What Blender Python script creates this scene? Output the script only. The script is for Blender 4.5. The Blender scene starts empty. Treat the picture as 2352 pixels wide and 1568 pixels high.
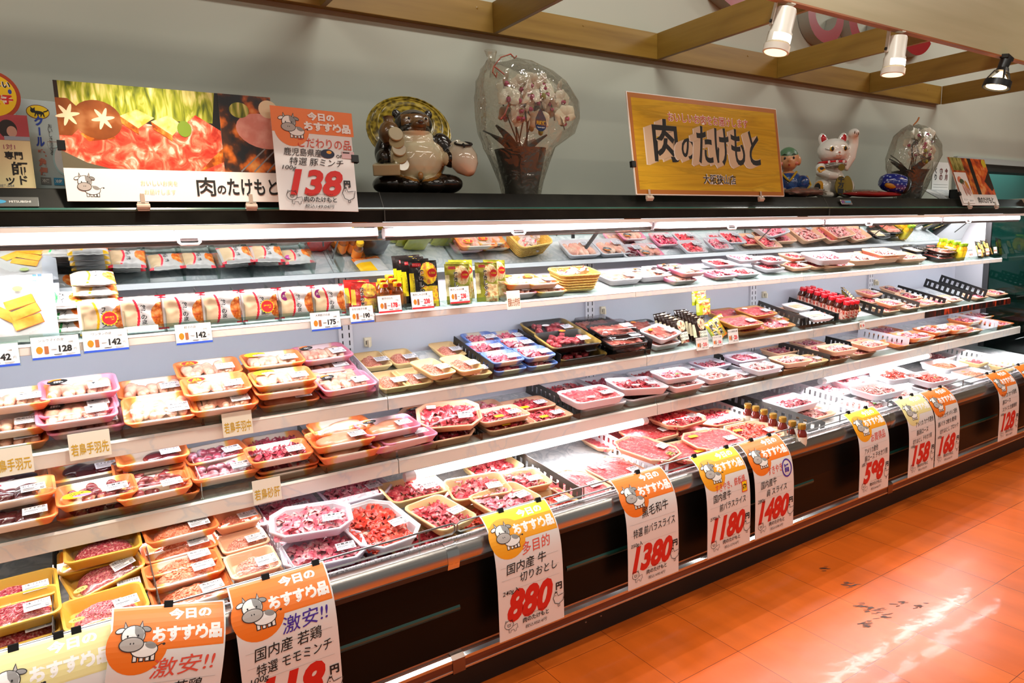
import bpy, bmesh, math, random
from mathutils import Vector, Matrix, noise
from mathutils.bvhtree import BVHTree
from mathutils.geometry import tessellate_polygon

C = bpy.context.scene.collection
SC = bpy.context.scene
PI = math.pi
R = math.radians

# ------------------------------------------------------------------ camera
CAM_H = 1.44
FOC, YAW, PIT, ROL = 1568.0, R(32.73), R(8.42), R(-1.837)
_fw = Vector((math.sin(YAW)*math.cos(PIT), math.cos(YAW)*math.cos(PIT), -math.sin(PIT)))
_rt = Vector((math.cos(YAW), -math.sin(YAW), 0))
_up = _rt.cross(_fw)
_rt2 = math.cos(ROL)*_rt + math.sin(ROL)*_up
_up2 = -math.sin(ROL)*_rt + math.cos(ROL)*_up
cam = bpy.data.cameras.new('camera')
cam.sensor_width = 36.0
cam.lens = FOC/2352*36.0
cam.clip_start = 0.05
camo = bpy.data.objects.new('camera', cam)
C.objects.link(camo)
m3 = Matrix((_rt2, _up2, -_fw)).transposed()
camo.matrix_world = Matrix.Translation((0, 0, CAM_H)) @ m3.to_4x4()
SC.camera = camo

# ------------------------------------------------------------------ view, world, lights
SC.view_settings.view_transform = 'Standard'
SC.view_settings.look = 'None'
SC.view_settings.exposure = 0.0
SC.view_settings.gamma = 1.0
SC.view_settings.use_curve_mapping = False
SC.cycles.use_denoising = True
SC.cycles.max_bounces = 8
SC.cycles.transparent_max_bounces = 24
SC.cycles.caustics_reflective = False
SC.cycles.caustics_refractive = False
SC.cycles.sample_clamp_indirect = 4.0
W = bpy.data.worlds.new('shop_air')
SC.world = W
W.use_nodes = True
W.node_tree.nodes['Background'].inputs[0].default_value = (1.0, 0.96, 0.88, 1)
W.node_tree.nodes['Background'].inputs[1].default_value = 0.22


def lamp(name, kind, loc, aim, energy, color, size=None, spot=None, blend=0.5):
    l = bpy.data.lights.new(name, kind)
    l.energy = energy
    l.color = color
    if kind == 'AREA':
        l.shape = 'RECTANGLE'
        l.size, l.size_y = size
    else:
        l.shadow_soft_size = size or 0.04
    if kind == 'SPOT':
        l.spot_size = R(spot)
        l.spot_blend = blend
    o = bpy.data.objects.new(name, l)
    C.objects.link(o)
    o.location = loc
    d = Vector(aim) - Vector(loc)
    if kind == 'AREA':
        z = -d.normalized()
        x = Vector((1, 0, 0))
        y = z.cross(x).normalized()
        x = y.cross(z)
        o.rotation_euler = Matrix((x, y, z)).transposed().to_euler()
    else:
        o.rotation_euler = d.to_track_quat('-Z', 'Y').to_euler()
    return o


WARM = (1.0, 0.86, 0.68)
SEC0, SECW = -1.597, 1.248                 # where the case sections join, and their pitch
# canopy lamps, plus fills added under shelf fronts to brighten the liner, in every section
for k in range(6):
    x0 = SEC0 + k*SECW
    xc = x0 + SECW/2
    lamp('canopy_lamp', 'AREA', (xc, 2.37, 1.497), (xc, 2.40, 0.9), 11.0, (1.0, 0.95, 0.95), (1.16, 0.05))
    lamp('canopy_lamp', 'AREA', (xc, 2.160, 1.4955), (xc, 2.225, 1.30), 6.3, (1.0, 0.95, 0.94), (1.16, 0.012))
    lamp('shelf_fill', 'AREA', (xc, 2.32, 1.160), (xc, 2.50, 0.95), 2.3, (0.92, 0.95, 1.0), (1.14, 0.025))
    lamp('shelf_fill', 'AREA', (xc, 2.26, 0.850), (xc, 2.40, 0.65), 1.9, (0.95, 0.95, 1.0), (1.14, 0.025))
# lamps above the well
for k in range(0, 6):
    xc = SEC0 + k*SECW + SECW/2
    lamp('well_lamp', 'AREA', (xc, 2.19, 0.595), (xc, 2.02, 0.3), (1.7, 2.0, 3.8, 3.4, 3.0, 2.8)[k], (1.0, 0.93, 0.95), (1.12, 0.03))
# shop ceiling fluorescents over the aisle, and a row above the pergola
for y, e in ((-0.2, 33.0), (-2.6, 33.0)):
    for x in (-1.8, 2.0, 5.8):
        lamp('ceiling_lamp', 'AREA', (x, y, 3.9), (x, y, 0), e, (1.0, 0.92, 0.80), (2.4, 0.25))
for x, e in ((-1.2, 20.0), (1.9, 46.0), (6.2, 42.0)):
    lamp('ceiling_lamp', 'AREA', (x, 1.15, 3.92), (x, 1.9, 0), e, (0.98, 0.97, 0.92), (1.3, 0.22))
lamp('neighbour_fill', 'AREA', (6.7, 2.05, 1.75), (6.7, 2.4, 0.9), 7.0, (0.85, 1.0, 0.96), (0.8, 0.1))  # added fill that brightens the teal case beyond the end glass
lamp('passage_fill', 'AREA', (7.4, 2.98, 2.37), (7.4, 2.98, 0), 9.0, (0.9, 1.0, 0.95), (2.0, 0.15))  # unseen fill added so the teal passage wall is not black
# spotlights clipped to the pergola fascia
SPOTS = [(0.30, 1.70, 2.33), (1.55, 1.70, 2.33), (2.57, 1.80, 2.22), (3.41, 1.80, 2.22)]
lamp('track_spot', 'SPOT', SPOTS[0], (0.14, 2.25, 1.15), 62, WARM, 0.05, 50, 0.6)
lamp('track_spot', 'SPOT', SPOTS[1], (1.95, 2.25, 1.40), 24, WARM, 0.05, 60, 0.8)
lamp('track_spot', 'SPOT', SPOTS[2], (2.2, 1.2, 0.2), 26, WARM, 0.05, 80, 0.9)
lamp('track_spot', 'SPOT', SPOTS[3], (3.0, 1.1, 0.2), 26, WARM, 0.05, 80, 0.9)
lamp('track_spot', 'SPOT', (4.50, 1.78, 2.12), (4.4, 2.2, 1.1), 12, (1.0, 0.75, 0.45), 0.04, 60, 0.8)


# ------------------------------------------------------------------ helpers
def ray(px, py):
    return _fw*FOC + _rt2*(px-1176) + _up2*(784-py)


def at(px, py, Y):                          # the point of the vertical plane y = Y seen at a pixel
    d = ray(px, py)
    return Vector((0, 0, CAM_H)) + d*(Y/d.y)


def on_plane(px, py, y0, z0, s):            # the point of the plane z = z0 + s (y - y0)
    d = ray(px, py)
    t = (z0 - s*y0 - CAM_H)/(d.z - s*d.y)
    return Vector((0, 0, CAM_H)) + d*t


def lin(h):
    h = h.lstrip('#')
    out = []
    for i in (0, 2, 4):
        c = int(h[i:i+2], 16)/255
        out.append(c/12.92 if c <= 0.04045 else ((c+0.055)/1.055)**2.4)
    return (*out, 1)


MATS = {}


def mat(name, color=None, rough=0.5, metal=0.0, spec=0.5, emit=None, es=0.0, coat=0.0, alpha=1.0, trans=0.0, sss=0.0):
    if name in MATS:
        return MATS[name]
    m = bpy.data.materials.new(name)
    m.use_nodes = True
    b = m.node_tree.nodes['Principled BSDF']
    if isinstance(color, str):
        color = lin(color)
    b.inputs['Base Color'].default_value = color or (0.8, 0.8, 0.8, 1)
    b.inputs['Roughness'].default_value = rough
    b.inputs['Metallic'].default_value = metal
    b.inputs['Specular IOR Level'].default_value = spec
    b.inputs['Coat Weight'].default_value = coat
    b.inputs['Coat Roughness'].default_value = 0.06
    b.inputs['Alpha'].default_value = alpha
    b.inputs['Transmission Weight'].default_value = trans
    if sss:
        b.inputs['Subsurface Weight'].default_value = sss
        b.inputs['Subsurface Radius'].default_value = (0.012, 0.004, 0.003)
        b.inputs['Subsurface Scale'].default_value = 0.3
    if emit:
        b.inputs['Emission Color'].default_value = lin(emit) if isinstance(emit, str) else emit
        b.inputs['Emission Strength'].default_value = es
    MATS[name] = m
    return m


def nodes(m):
    return m.node_tree.nodes, m.node_tree.links, m.node_tree.nodes['Principled BSDF']


def noisy(name, stops, scale=20, rough=0.4, detail=3, bump=0.0, bscale=None, coat=0.0, spec=0.5, stretch=(1, 1, 1), distort=0.0, kind='noise', metal=0.0, per_object=True):
    """a principled material whose colour runs through a ramp driven by noise on object coordinates"""
    if name in MATS:
        return MATS[name]
    m = mat(name, rough=rough, coat=coat, spec=spec, metal=metal)
    N, L, b = nodes(m)
    tc = N.new('ShaderNodeTexCoord')
    mp = N.new('ShaderNodeMapping')
    mp.inputs['Scale'].default_value = stretch
    L.new(tc.outputs['Object'], mp.inputs['Vector'])
    if per_object:
        oi = N.new('ShaderNodeObjectInfo')
        mu = N.new('ShaderNodeMath'); mu.operation = 'MULTIPLY'; mu.inputs[1].default_value = 37.0
        L.new(oi.outputs['Random'], mu.inputs[0])
        L.new(mu.outputs[0], mp.inputs['Location'])
    if kind == 'voronoi':
        t = N.new('ShaderNodeTexVoronoi')
        t.inputs['Scale'].default_value = scale
        out = t.outputs['Distance']
    elif kind == 'wave':
        t = N.new('ShaderNodeTexWave')
        t.inputs['Scale'].default_value = scale
        t.inputs['Distortion'].default_value = distort
        t.inputs['Detail'].default_value = detail
        t.inputs['Detail Scale'].default_value = 1.5
        out = t.outputs['Fac']
    else:
        t = N.new('ShaderNodeTexNoise')
        t.inputs['Scale'].default_value = scale
        t.inputs['Detail'].default_value = detail
        t.inputs['Distortion'].default_value = distort
        out = t.outputs['Fac']
    L.new(mp.outputs['Vector'], t.inputs['Vector'])
    r = N.new('ShaderNodeValToRGB')
    el = r.color_ramp.elements
    while len(el) < len(stops):
        el.new(0.5)
    for e, (p, c) in zip(el, stops):
        e.position = p
        e.color = lin(c)
    L.new(out, r.inputs['Fac'])
    L.new(r.outputs['Color'], b.inputs['Base Color'])
    if bump:
        bp = N.new('ShaderNodeBump')
        bp.inputs['Strength'].default_value = bump
        bp.inputs['Distance'].default_value = 0.004
        if bscale:
            t2 = N.new('ShaderNodeTexNoise')
            t2.inputs['Scale'].default_value = bscale
            t2.inputs['Detail'].default_value = 3
            L.new(mp.outputs['Vector'], t2.inputs['Vector'])
            L.new(t2.outputs['Fac'], bp.inputs['Height'])
        else:
            L.new(out, bp.inputs['Height'])
        L.new(bp.outputs['Normal'], b.inputs['Normal'])
    return m


def clear(name, tint='#ffffff', gloss=0.10, rough=0.05, opacity=0.0, haze='#ffffff', bump=0.0, bscale=18, fres=True):
    """thin clear plastic or glass: see-through with a glossy skin, no refraction"""
    if name in MATS:
        return MATS[name]
    m = bpy.data.materials.new(name)
    m.use_nodes = True
    N, L = m.node_tree.nodes, m.node_tree.links
    N.clear()
    out = N.new('ShaderNodeOutputMaterial')
    tr = N.new('ShaderNodeBsdfTransparent'); tr.inputs[0].default_value = lin(tint)
    gl = N.new('ShaderNodeBsdfGlossy'); gl.inputs['Roughness'].default_value = rough
    mx = N.new('ShaderNodeMixShader')
    if fres:
        lw = N.new('ShaderNodeLayerWeight'); lw.inputs['Blend'].default_value = 0.18
        mr = N.new('ShaderNodeMapRange')
        mr.inputs['To Min'].default_value = gloss
        mr.inputs['To Max'].default_value = min(0.85, gloss + 0.5)
        L.new(lw.outputs['Fresnel'], mr.inputs['Value'])
        L.new(mr.outputs[0], mx.inputs[0])
    else:
        mx.inputs[0].default_value = gloss
    L.new(tr.outputs[0], mx.inputs[1]); L.new(gl.outputs[0], mx.inputs[2])
    if bump:
        tc = N.new('ShaderNodeTexCoord')
        t = N.new('ShaderNodeTexNoise'); t.inputs['Scale'].default_value = bscale; t.inputs['Detail'].default_value = 2
        t.inputs['Distortion'].default_value = 0.8
        L.new(tc.outputs['Object'], t.inputs['Vector'])
        bp = N.new('ShaderNodeBump'); bp.inputs['Strength'].default_value = bump; bp.inputs['Distance'].default_value = 0.01
        L.new(t.outputs['Fac'], bp.inputs['Height'])
        L.new(bp.outputs[0], gl.inputs['Normal'])
    last = mx
    if opacity > 0:
        df = N.new('ShaderNodeBsdfDiffuse'); df.inputs[0].default_value = lin(haze)
        m2 = N.new('ShaderNodeMixShader'); m2.inputs[0].default_value = opacity
        L.new(mx.outputs[0], m2.inputs[1]); L.new(df.outputs[0], m2.inputs[2])
        last = m2
    L.new(last.outputs[0], out.inputs[0])
    MATS[name] = m
    return m


class MB:
    """collects shapes; build() links them as ONE mesh object"""
    def __init__(s):
        s.v, s.f, s.m = [], [], []

    def add(s, verts, faces, mi=0, M=None):
        o = len(s.v)
        if M is not None:
            verts = [M @ Vector(v) for v in verts]
        s.v.extend(tuple(v) for v in verts)
        for f in faces:
            s.f.append(tuple(i+o for i in f)); s.m.append(mi)
        return s

    def box(s, a, b, mi=0, M=None):
        (x0, y0, z0), (x1, y1, z1) = a, b
        v = [(x0, y0, z0), (x1, y0, z0), (x1, y1, z0), (x0, y1, z0), (x0, y0, z1), (x1, y0, z1), (x1, y1, z1), (x0, y1, z1)]
        f = [(3, 2, 1, 0), (4, 5, 6, 7), (0, 1, 5, 4), (1, 2, 6, 5), (2, 3, 7, 6), (3, 0, 4, 7)]
        return s.add(v, f, mi, M)

    def prism(s, poly, x0, x1, mi=0, M=None):
        """profile poly [(y,z)] pulled along x"""
        n = len(poly)
        v = [(x0, y, z) for y, z in poly] + [(x1, y, z) for y, z in poly]
        f = [(i, (i+1) % n, n+(i+1) % n, n+i) for i in range(n)]
        for t in tessellate_polygon([[Vector((y, z, 0)) for y, z in poly]]):
            f.append(tuple(t)); f.append(tuple(n+i for i in reversed(t)))
        return s.add(v, f, mi, M)

    def slab(s, poly, z0, z1, mi=0, M=None):
        """outline poly [(x,y)] pulled along z"""
        n = len(poly)
        v = [(x, y, z0) for x, y in poly] + [(x, y, z1) for x, y in poly]
        f = [(i, (i+1) % n, n+(i+1) % n, n+i) for i in range(n)]
        for t in tessellate_polygon([[Vector((x, y, 0)) for x, y in poly]]):
            f.append(tuple(reversed(t))); f.append(tuple(n+i for i in t))
        return s.add(v, f, mi, M)

    def tube(s, pts, r, n=6, mi=0, M=None, cap=True, closed=False):
        pts = [Vector(p) for p in pts]
        k = len(pts)
        rs = r if isinstance(r, (list, tuple)) else [r]*k
        v = []
        prev = None
        for i, p in enumerate(pts):
            a = pts[i-1] if (i > 0 or closed) else p
            b = pts[(i+1) % k] if (i < k-1 or closed) else p
            t = (b-a)
            t = t.normalized() if t.length > 1e-9 else Vector((0, 0, 1))
            u = prev - t*prev.dot(t) if prev is not None else None
            if u is None or u.length < 1e-6:
                u = t.orthogonal()
            u.normalize()
            prev = u
            w = t.cross(u)
            for j in range(n):
                q = 2*PI*j/n
                v.append(p + (u*math.cos(q) + w*math.sin(q))*rs[i])
        f = []
        for i in range(k if closed else k-1):
            i2 = (i+1) % k
            for j in range(n):
                f.append((i*n+j, i*n+(j+1) % n, i2*n+(j+1) % n, i2*n+j))
        if cap and not closed:
            f.append(tuple(reversed(range(n)))); f.append(tuple(range((k-1)*n, k*n)))
        return s.add(v, f, mi, M)

    def lathe(s, prof, n=24, mi=0, M=None, cap=True):
        """profile [(r,z)] turned about z"""
        v = []
        for r, z in prof:
            for j in range(n):
                q = 2*PI*j/n
                v.append((r*math.cos(q), r*math.sin(q), z))
        f = []
        for i in range(len(prof)-1):
            for j in range(n):
                f.append((i*n+j, i*n+(j+1) % n, (i+1)*n+(j+1) % n, (i+1)*n+j))
        if cap:
            f.append(tuple(reversed(range(n)))); f.append(tuple(range((len(prof)-1)*n, len(prof)*n)))
        return s.add(v, f, mi, M)

    def loops(s, loops, mi=0, M=None, cap0=True, cap1=True, closed=True):
        """skin a row of equal-length vertex loops"""
        n = len(loops[0])
        v = [p for l in loops for p in l]
        f = []
        for i in range(len(loops)-1):
            for j in range(n if closed else n-1):
                f.append((i*n+j, i*n+(j+1) % n, (i+1)*n+(j+1) % n, (i+1)*n+j))
        if cap0:
            f.append(tuple(reversed(range(n))))
        if cap1:
            f.append(tuple(range((len(loops)-1)*n, len(loops)*n)))
        return s.add(v, f, mi, M)

    def blob(s, c, r, mi=0, M=None, amp=0.0, freq=3.0, seed=0, sub=2, shape=None):
        v, f = ico(sub)
        out = []
        for p in v:
            q = Vector(p)
            if shape:
                q = shape(q)
            k = 1 + amp*noise.noise(Vector(p)*freq + Vector((seed*3.1, seed*1.7, seed)))
            out.append(Vector((q.x*r[0]*k, q.y*r[1]*k, q.z*r[2]*k)))
        T = Matrix.Translation(c)
        return s.add(out, f, mi, (T @ M) if M is not None else T)

    def build(s, name, mats, parent=None, smooth=True, bevel=0.0, angle=40, loc=None, sub=0):
        me = bpy.data.meshes.new(name)
        me.from_pydata(s.v, [], s.f)
        if not isinstance(mats, (list, tuple)):
            mats = [mats]
        for m in mats:
            me.materials.append(m)
        if len(mats) > 1:
            me.polygons.foreach_set('material_index', s.m)
        if smooth:
            me.polygons.foreach_set('use_smooth', [True]*len(me.polygons))
            if angle < 180:
                me.set_sharp_from_angle(angle=R(angle))
        me.update()
        o = bpy.data.objects.new(name, me)
        C.objects.link(o)
        if parent is not None:
            o.parent = parent
        if loc is not None:
            o.location = loc
        if bevel:
            b = o.modifiers.new('bevel', 'BEVEL'); b.width = bevel; b.segments = 2; b.limit_method = 'ANGLE'
        if sub:
            b = o.modifiers.new('sub', 'SUBSURF'); b.levels = sub; b.render_levels = sub
        return o


_ICO = {}


def ico(sub):
    if sub not in _ICO:
        bm = bmesh.new()
        bmesh.ops.create_icosphere(bm, subdivisions=sub, radius=1)
        bm.verts.ensure_lookup_table()
        _ICO[sub] = ([v.co.copy() for v in bm.verts], [tuple(v.index for v in f.verts) for f in bm.faces])
        bm.free()
    return _ICO[sub]


def thing(name, label, cat, loc=(0, 0, 0), rot=(0, 0, 0), group=None):
    o = bpy.data.objects.new(name, None)
    o.empty_display_size = 0.05
    C.objects.link(o)
    o.location = loc
    o.rotation_euler = rot
    o['label'] = label
    o['category'] = cat
    if group:
        o['group'] = group
    return o


def tag(o, label, cat, group=None):
    o['label'] = label
    o['category'] = cat
    if group:
        o['group'] = group
    return o


def struct(o):
    o['kind'] = 'structure'
    return o


def copy_tree(o, parent=None):
    c = o.copy()
    C.objects.link(c)
    c.parent = parent
    for ch in list(o.children):
        copy_tree(ch, c)
    return c


# ------------------------------------------------------------------ flat printing: letters, strokes and shapes in (u,v) metres
_TXT = {}


def text_geo(s, bold=0.0, shear=0.0, res=3):
    """outline of a line of text, height 1, centred on its own box -> (verts2d, tris, width, height)"""
    k = (s, bold, shear)
    if k in _TXT:
        return _TXT[k]
    cu = bpy.data.curves.new('t', 'FONT')
    cu.body = s
    cu.offset = bold
    cu.shear = shear
    cu.resolution_u = res
    ob = bpy.data.objects.new('t', cu)
    C.objects.link(ob)
    dg = bpy.context.evaluated_depsgraph_get()
    ev = ob.evaluated_get(dg)
    me = ev.to_mesh()
    vs = [(v.co.x, v.co.y) for v in me.vertices]
    fs = [tuple(p.vertices) for p in me.polygons]
    ev.to_mesh_clear()
    bpy.data.objects.remove(ob)
    bpy.data.curves.remove(cu)
    if not vs:
        _TXT[k] = ([], [], 1, 1)
        return _TXT[k]
    x0 = min(v[0] for v in vs); x1 = max(v[0] for v in vs)
    y0 = min(v[1] for v in vs); y1 = max(v[1] for v in vs)
    cx, cy = (x0+x1)/2, (y0+y1)/2
    _TXT[k] = ([(v[0]-cx, v[1]-cy) for v in vs], fs, x1-x0, y1-y0)
    return _TXT[k]


class Print:
    """flat artwork: u to the right, v up, layered"""
    def __init__(s):
        s.v, s.f, s.m = [], [], []
        s.mats = []
        s.lay = 0

    def mi(s, m):
        if m not in s.mats:
            s.mats.append(m)
        return s.mats.index(m)

    def raw(s, vs, fs, m, lay=None):
        s.lay += 1
        z = s.lay if lay is None else lay
        o = len(s.v)
        i = s.mi(m)
        s.v.extend((x, y, z) for x, y in vs)
        for f in fs:
            s.f.append(tuple(k+o for k in f)); s.m.append(i)
        return s

    def poly(s, pts, m):
        t = tessellate_polygon([[Vector((x, y, 0)) for x, y in pts]])
        fs = []
        for a, b, c in t:
            (ax, ay), (bx, by), (cx, cy) = pts[a], pts[b], pts[c]
            fs.append((a, b, c) if (bx-ax)*(cy-ay)-(by-ay)*(cx-ax) > 0 else (a, c, b))
        return s.raw(pts, fs, m)

    def rect(s, x0, y0, x1, y1, m):
        return s.raw([(x0, y0), (x1, y0), (x1, y1), (x0, y1)], [(0, 1, 2, 3)], m)

    def ell(s, cx, cy, rx, ry, m, rot=0, n=24, a0=0, a1=360):
        pts = []
        full = abs(a1-a0) >= 360
        for i in range(n if full else n+1):
            q = R(a0 + (a1-a0)*i/n)
            x, y = rx*math.cos(q), ry*math.sin(q)
            c, sn = math.cos(R(rot)), math.sin(R(rot))
            pts.append((cx + x*c - y*sn, cy + x*sn + y*c))
        return s.poly(pts, m)

    def stroke(s, pts, w, m, closed=False):
        k = len(pts)
        ws = w if isinstance(w, (list, tuple)) else [w]*k
        vs, fs = [], []
        for i, p in enumerate(pts):
            a = pts[i-1] if (i > 0 or closed) else p
            b = pts[(i+1) % k] if (i < k-1 or closed) else p
            dx, dy = b[0]-a[0], b[1]-a[1]
            l = math.hypot(dx, dy) or 1
            nx, ny = -dy/l*ws[i]/2, dx/l*ws[i]/2
            vs += [(p[0]-nx, p[1]-ny), (p[0]+nx, p[1]+ny)]
        for i in range(k if closed else k-1):
            j = (i+1) % k
            fs.append((2*i, 2*j, 2*j+1, 2*i+1))
        return s.raw(vs, fs, m)

    def ring(s, cx, cy, rx, ry, w, m, n=24, rot=0):
        pts = []
        for i in range(n):
            q = 2*PI*i/n
            x, y = rx*math.cos(q), ry*math.sin(q)
            c, sn = math.cos(R(rot)), math.sin(R(rot))
            pts.append((cx + x*c - y*sn, cy + x*sn + y*c))
        return s.stroke(pts, w, m, closed=True)

    def text(s, t, cx, cy, h, m, w=None, bold=0.0, shear=0.0, rot=0, vertical=False):
        """h: height of the line; w: fit the width too"""
        if vertical:
            n = len(t)
            for i, ch in enumerate(t):
                if ch == 'ー':
                    yy = cy + ((n-1)/2-i)*h*1.08
                    s.rect(cx-h*.09, yy-h*.42, cx+h*.09, yy+h*.42, m)
                    continue
                s.text(ch, cx, cy + ((n-1)/2-i)*h*1.08, h, m, w=w, bold=bold, shear=shear)
            return s
        vs, fs, tw, th = text_geo(t, bold, shear)
        if not vs:
            return s
        sy = h/th
        sx = (w/tw) if w else sy
        c, sn = math.cos(R(rot)), math.sin(R(rot))
        out = []
        for x, y in vs:
            x, y = x*sx, y*sy
            out.append((cx + x*c - y*sn, cy + x*sn + y*c))
        return s.raw(out, fs, m)

    def build(s, name, parent=None, fn=None, step=0.0006, cut=None):
        """fn(u, v, lift) -> 3-D point; default: u->x, v->z, facing -y"""
        bm = bmesh.new()
        bv = [bm.verts.new(p) for p in s.v]
        for f, i in zip(s.f, s.m):
            try:
                fc = bm.faces.new([bv[k] for k in f])
                fc.material_index = i
            except ValueError:
                pass
        if cut:
            for c in cut:
                bmesh.ops.bisect_plane(bm, geom=bm.verts[:] + bm.edges[:] + bm.faces[:], plane_co=(0, c, 0), plane_no=(0, 1, 0))
        fn = fn or (lambda u, v, l: Vector((u, -l, v)))
        for v in bm.verts:
            v.co = fn(v.co.x, v.co.y, v.co.z*step)
        me = bpy.data.meshes.new(name)
        bm.to_mesh(me); bm.free()
        for m in s.mats:
            me.materials.append(m)
        o = bpy.data.objects.new(name, me)
        C.objects.link(o)
        if parent is not None:
            o.parent = parent
        return o


# ------------------------------------------------------------------ shared materials
INK = mat('black_ink', '#141414', 0.6)
INKRED = mat('red_ink', '#d22318', 0.55)
INKPINK = mat('thin_red_pen', '#e0523e', 0.6)
INKPURP = mat('purple_pen', '#43249c', 0.6)
INKBLUE = mat('blue_ink', '#2449b8', 0.5)
INKGRAY = mat('grey_ink', '#8a8a88', 0.6)
PAPER = mat('white_paper', '#e9e7e2', 0.35)
STICK = mat('white_sticker', '#eceaf0', 0.4)
YEL = mat('yellow_ink', '#f5d313', 0.45)
ORG = mat('orange_ink', '#f07a1e', 0.35)
YORG = mat('amber_ink', '#f2a51e', 0.35)
PALE = mat('faded_yellow_ink', '#e8dc9a', 0.4)
WHITE = mat('white_ink', '#f4f2ee', 0.4)
GREEN = mat('green_ink', '#2a8a3c', 0.5)
REDI = mat('bright_red_ink', '#e0242c', 0.4)
CLEAR = clear('clear_acrylic', '#f4faf8', 0.07, 0.03)
GLASS = clear('case_glass', '#b9d0c8', 0.08, 0.02)
FILM = clear('wrap_film', '#ffffff', 0.035, 0.12, bump=0.35, bscale=14)
LIDP = clear('clear_lid', '#f2f2f2', 0.10, 0.08, bump=0.2, bscale=25)
CELLO = clear('cellophane', '#f6f4ee', 0.10, 0.07, opacity=0.06, haze='#cfc9b8', bump=1.6, bscale=20)
BLACKP = mat('black_plastic', '#101010', 0.42)
WHITEP = mat('white_plastic', '#e9e8ea', 0.35)
CHROME = mat('chrome', '#cfd2d2', 0.16, metal=1.0)
WIRE = mat('steel_wire', '#9a9c9c', 0.3, metal=1.0)
ALUSAT = noisy('satin_steel', [(0.3, '#9a9895'), (0.7, '#c9c6c2')], 8, 0.28, metal=1.0, stretch=(0.2, 6, 6))
# ================================================================== the setting
XL, XR = -2.2, 5.86                        # the case runs from beyond the left edge of the picture to its right end
WY = 2.75                                  # wall behind the case
# ---- floor: orange vinyl tiles
fm = mat('orange_vinyl_tile', '#c8561a', 0.26, spec=0.35, coat=0.14)
N, L, b = nodes(fm)
tc = N.new('ShaderNodeTexCoord')
mp = N.new('ShaderNodeMapping'); mp.inputs['Location'].default_value = (0.0, -0.2245, 0)
L.new(tc.outputs['Object'], mp.inputs[0])
br = N.new('ShaderNodeTexBrick')
br.offset = 0.0
br.inputs['Scale'].default_value = 1.0
br.inputs['Brick Width'].default_value = 0.303
br.inputs['Row Height'].default_value = 0.303
br.inputs['Mortar Size'].default_value = 0.0011
br.inputs['Mortar Smooth'].default_value = 0.3
br.inputs['Color1'].default_value = lin('#d05c18')
br.inputs['Color2'].default_value = lin('#d6641e')
br.inputs['Mortar'].default_value = lin('#5d2409')
L.new(mp.outputs[0], br.inputs['Vector'])
ns = N.new('ShaderNodeTexNoise'); ns.inputs['Scale'].default_value = 3.2; ns.inputs['Detail'].default_value = 6
mps = N.new('ShaderNodeMapping'); mps.inputs['Scale'].default_value = (2.5, 0.6, 1); mps.inputs['Rotation'].default_value = (0, 0, R(35))
L.new(tc.outputs['Object'], mps.inputs[0]); L.new(mps.outputs[0], ns.inputs['Vector'])
rs = N.new('ShaderNodeValToRGB'); rs.color_ramp.elements[0].position = 0.3; rs.color_ramp.elements[1].position = 0.75
rs.color_ramp.elements[0].color = (0.78, 0.78, 0.78, 1); rs.color_ramp.elements[1].color = (1.08, 1.08, 1.08, 1)
L.new(ns.outputs['Fac'], rs.inputs[0])
mul = N.new('ShaderNodeMixRGB'); mul.blend_type = 'MULTIPLY'; mul.inputs[0].default_value = 1.0
L.new(br.outputs['Color'], mul.inputs[1]); L.new(rs.outputs[0], mul.inputs[2])
L.new(mul.outputs[0], b.inputs['Base Color'])
nb = N.new('ShaderNodeTexNoise'); nb.inputs['Scale'].default_value = 7; nb.inputs['Detail'].default_value = 5
L.new(tc.outputs['Object'], nb.inputs['Vector'])
bp = N.new('ShaderNodeBump'); bp.inputs['Strength'].default_value = 0.12; bp.inputs['Distance'].default_value = 0.01
L.new(nb.outputs['Fac'], bp.inputs['Height']); L.new(bp.outputs[0], b.inputs['Normal']); L.new(bp.outputs[0], b.inputs['Coat Normal'])
struct(MB().add([(-4, -5, 0), (10, -5, 0), (10, 2.75, 0), (-4, 2.75, 0)], [(0, 1, 2, 3)]).build('floor', fm, smooth=False))
# worn scuff marks on the tiles
random.seed(5)
scm = mat('worn_brown_floor', '#4a2410', 0.5)
for (sx, sy) in [(1960, 1345), (1978, 1390), (1995, 1398), (2020, 1402), (1985, 1430), (1990, 1435), (1940, 1340), (2075, 1383), (2110, 1392), (1895, 1305), (2030, 1415)]:
    P = on_plane(sx, sy, 0, 0, 0)
    mb = MB()
    for k in range(9):
        l = random.uniform(.006, .022); w = random.uniform(.0015, .004); a = R(28) + random.uniform(-.2, .2)
        cx, cy = random.gauss(0, .016), random.gauss(0, .006)
        c, s = math.cos(a), math.sin(a)
        pts = []
        for i in range(8):
            q = 2*PI*i/8
            rr = random.uniform(.6, 1.1)
            x, y = l*rr*math.cos(q), w*rr*math.sin(q)
            pts.append((cx + x*c - y*s, cy - x*s - y*c, 0.0004 + k*0.00005))
        mb.add([(0, 0, 0)]*0 + pts, [tuple(range(8))])
    o = mb.build('floor_scuff', scm, smooth=False, loc=(P.x, P.y, 0))
    struct(o)

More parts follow.
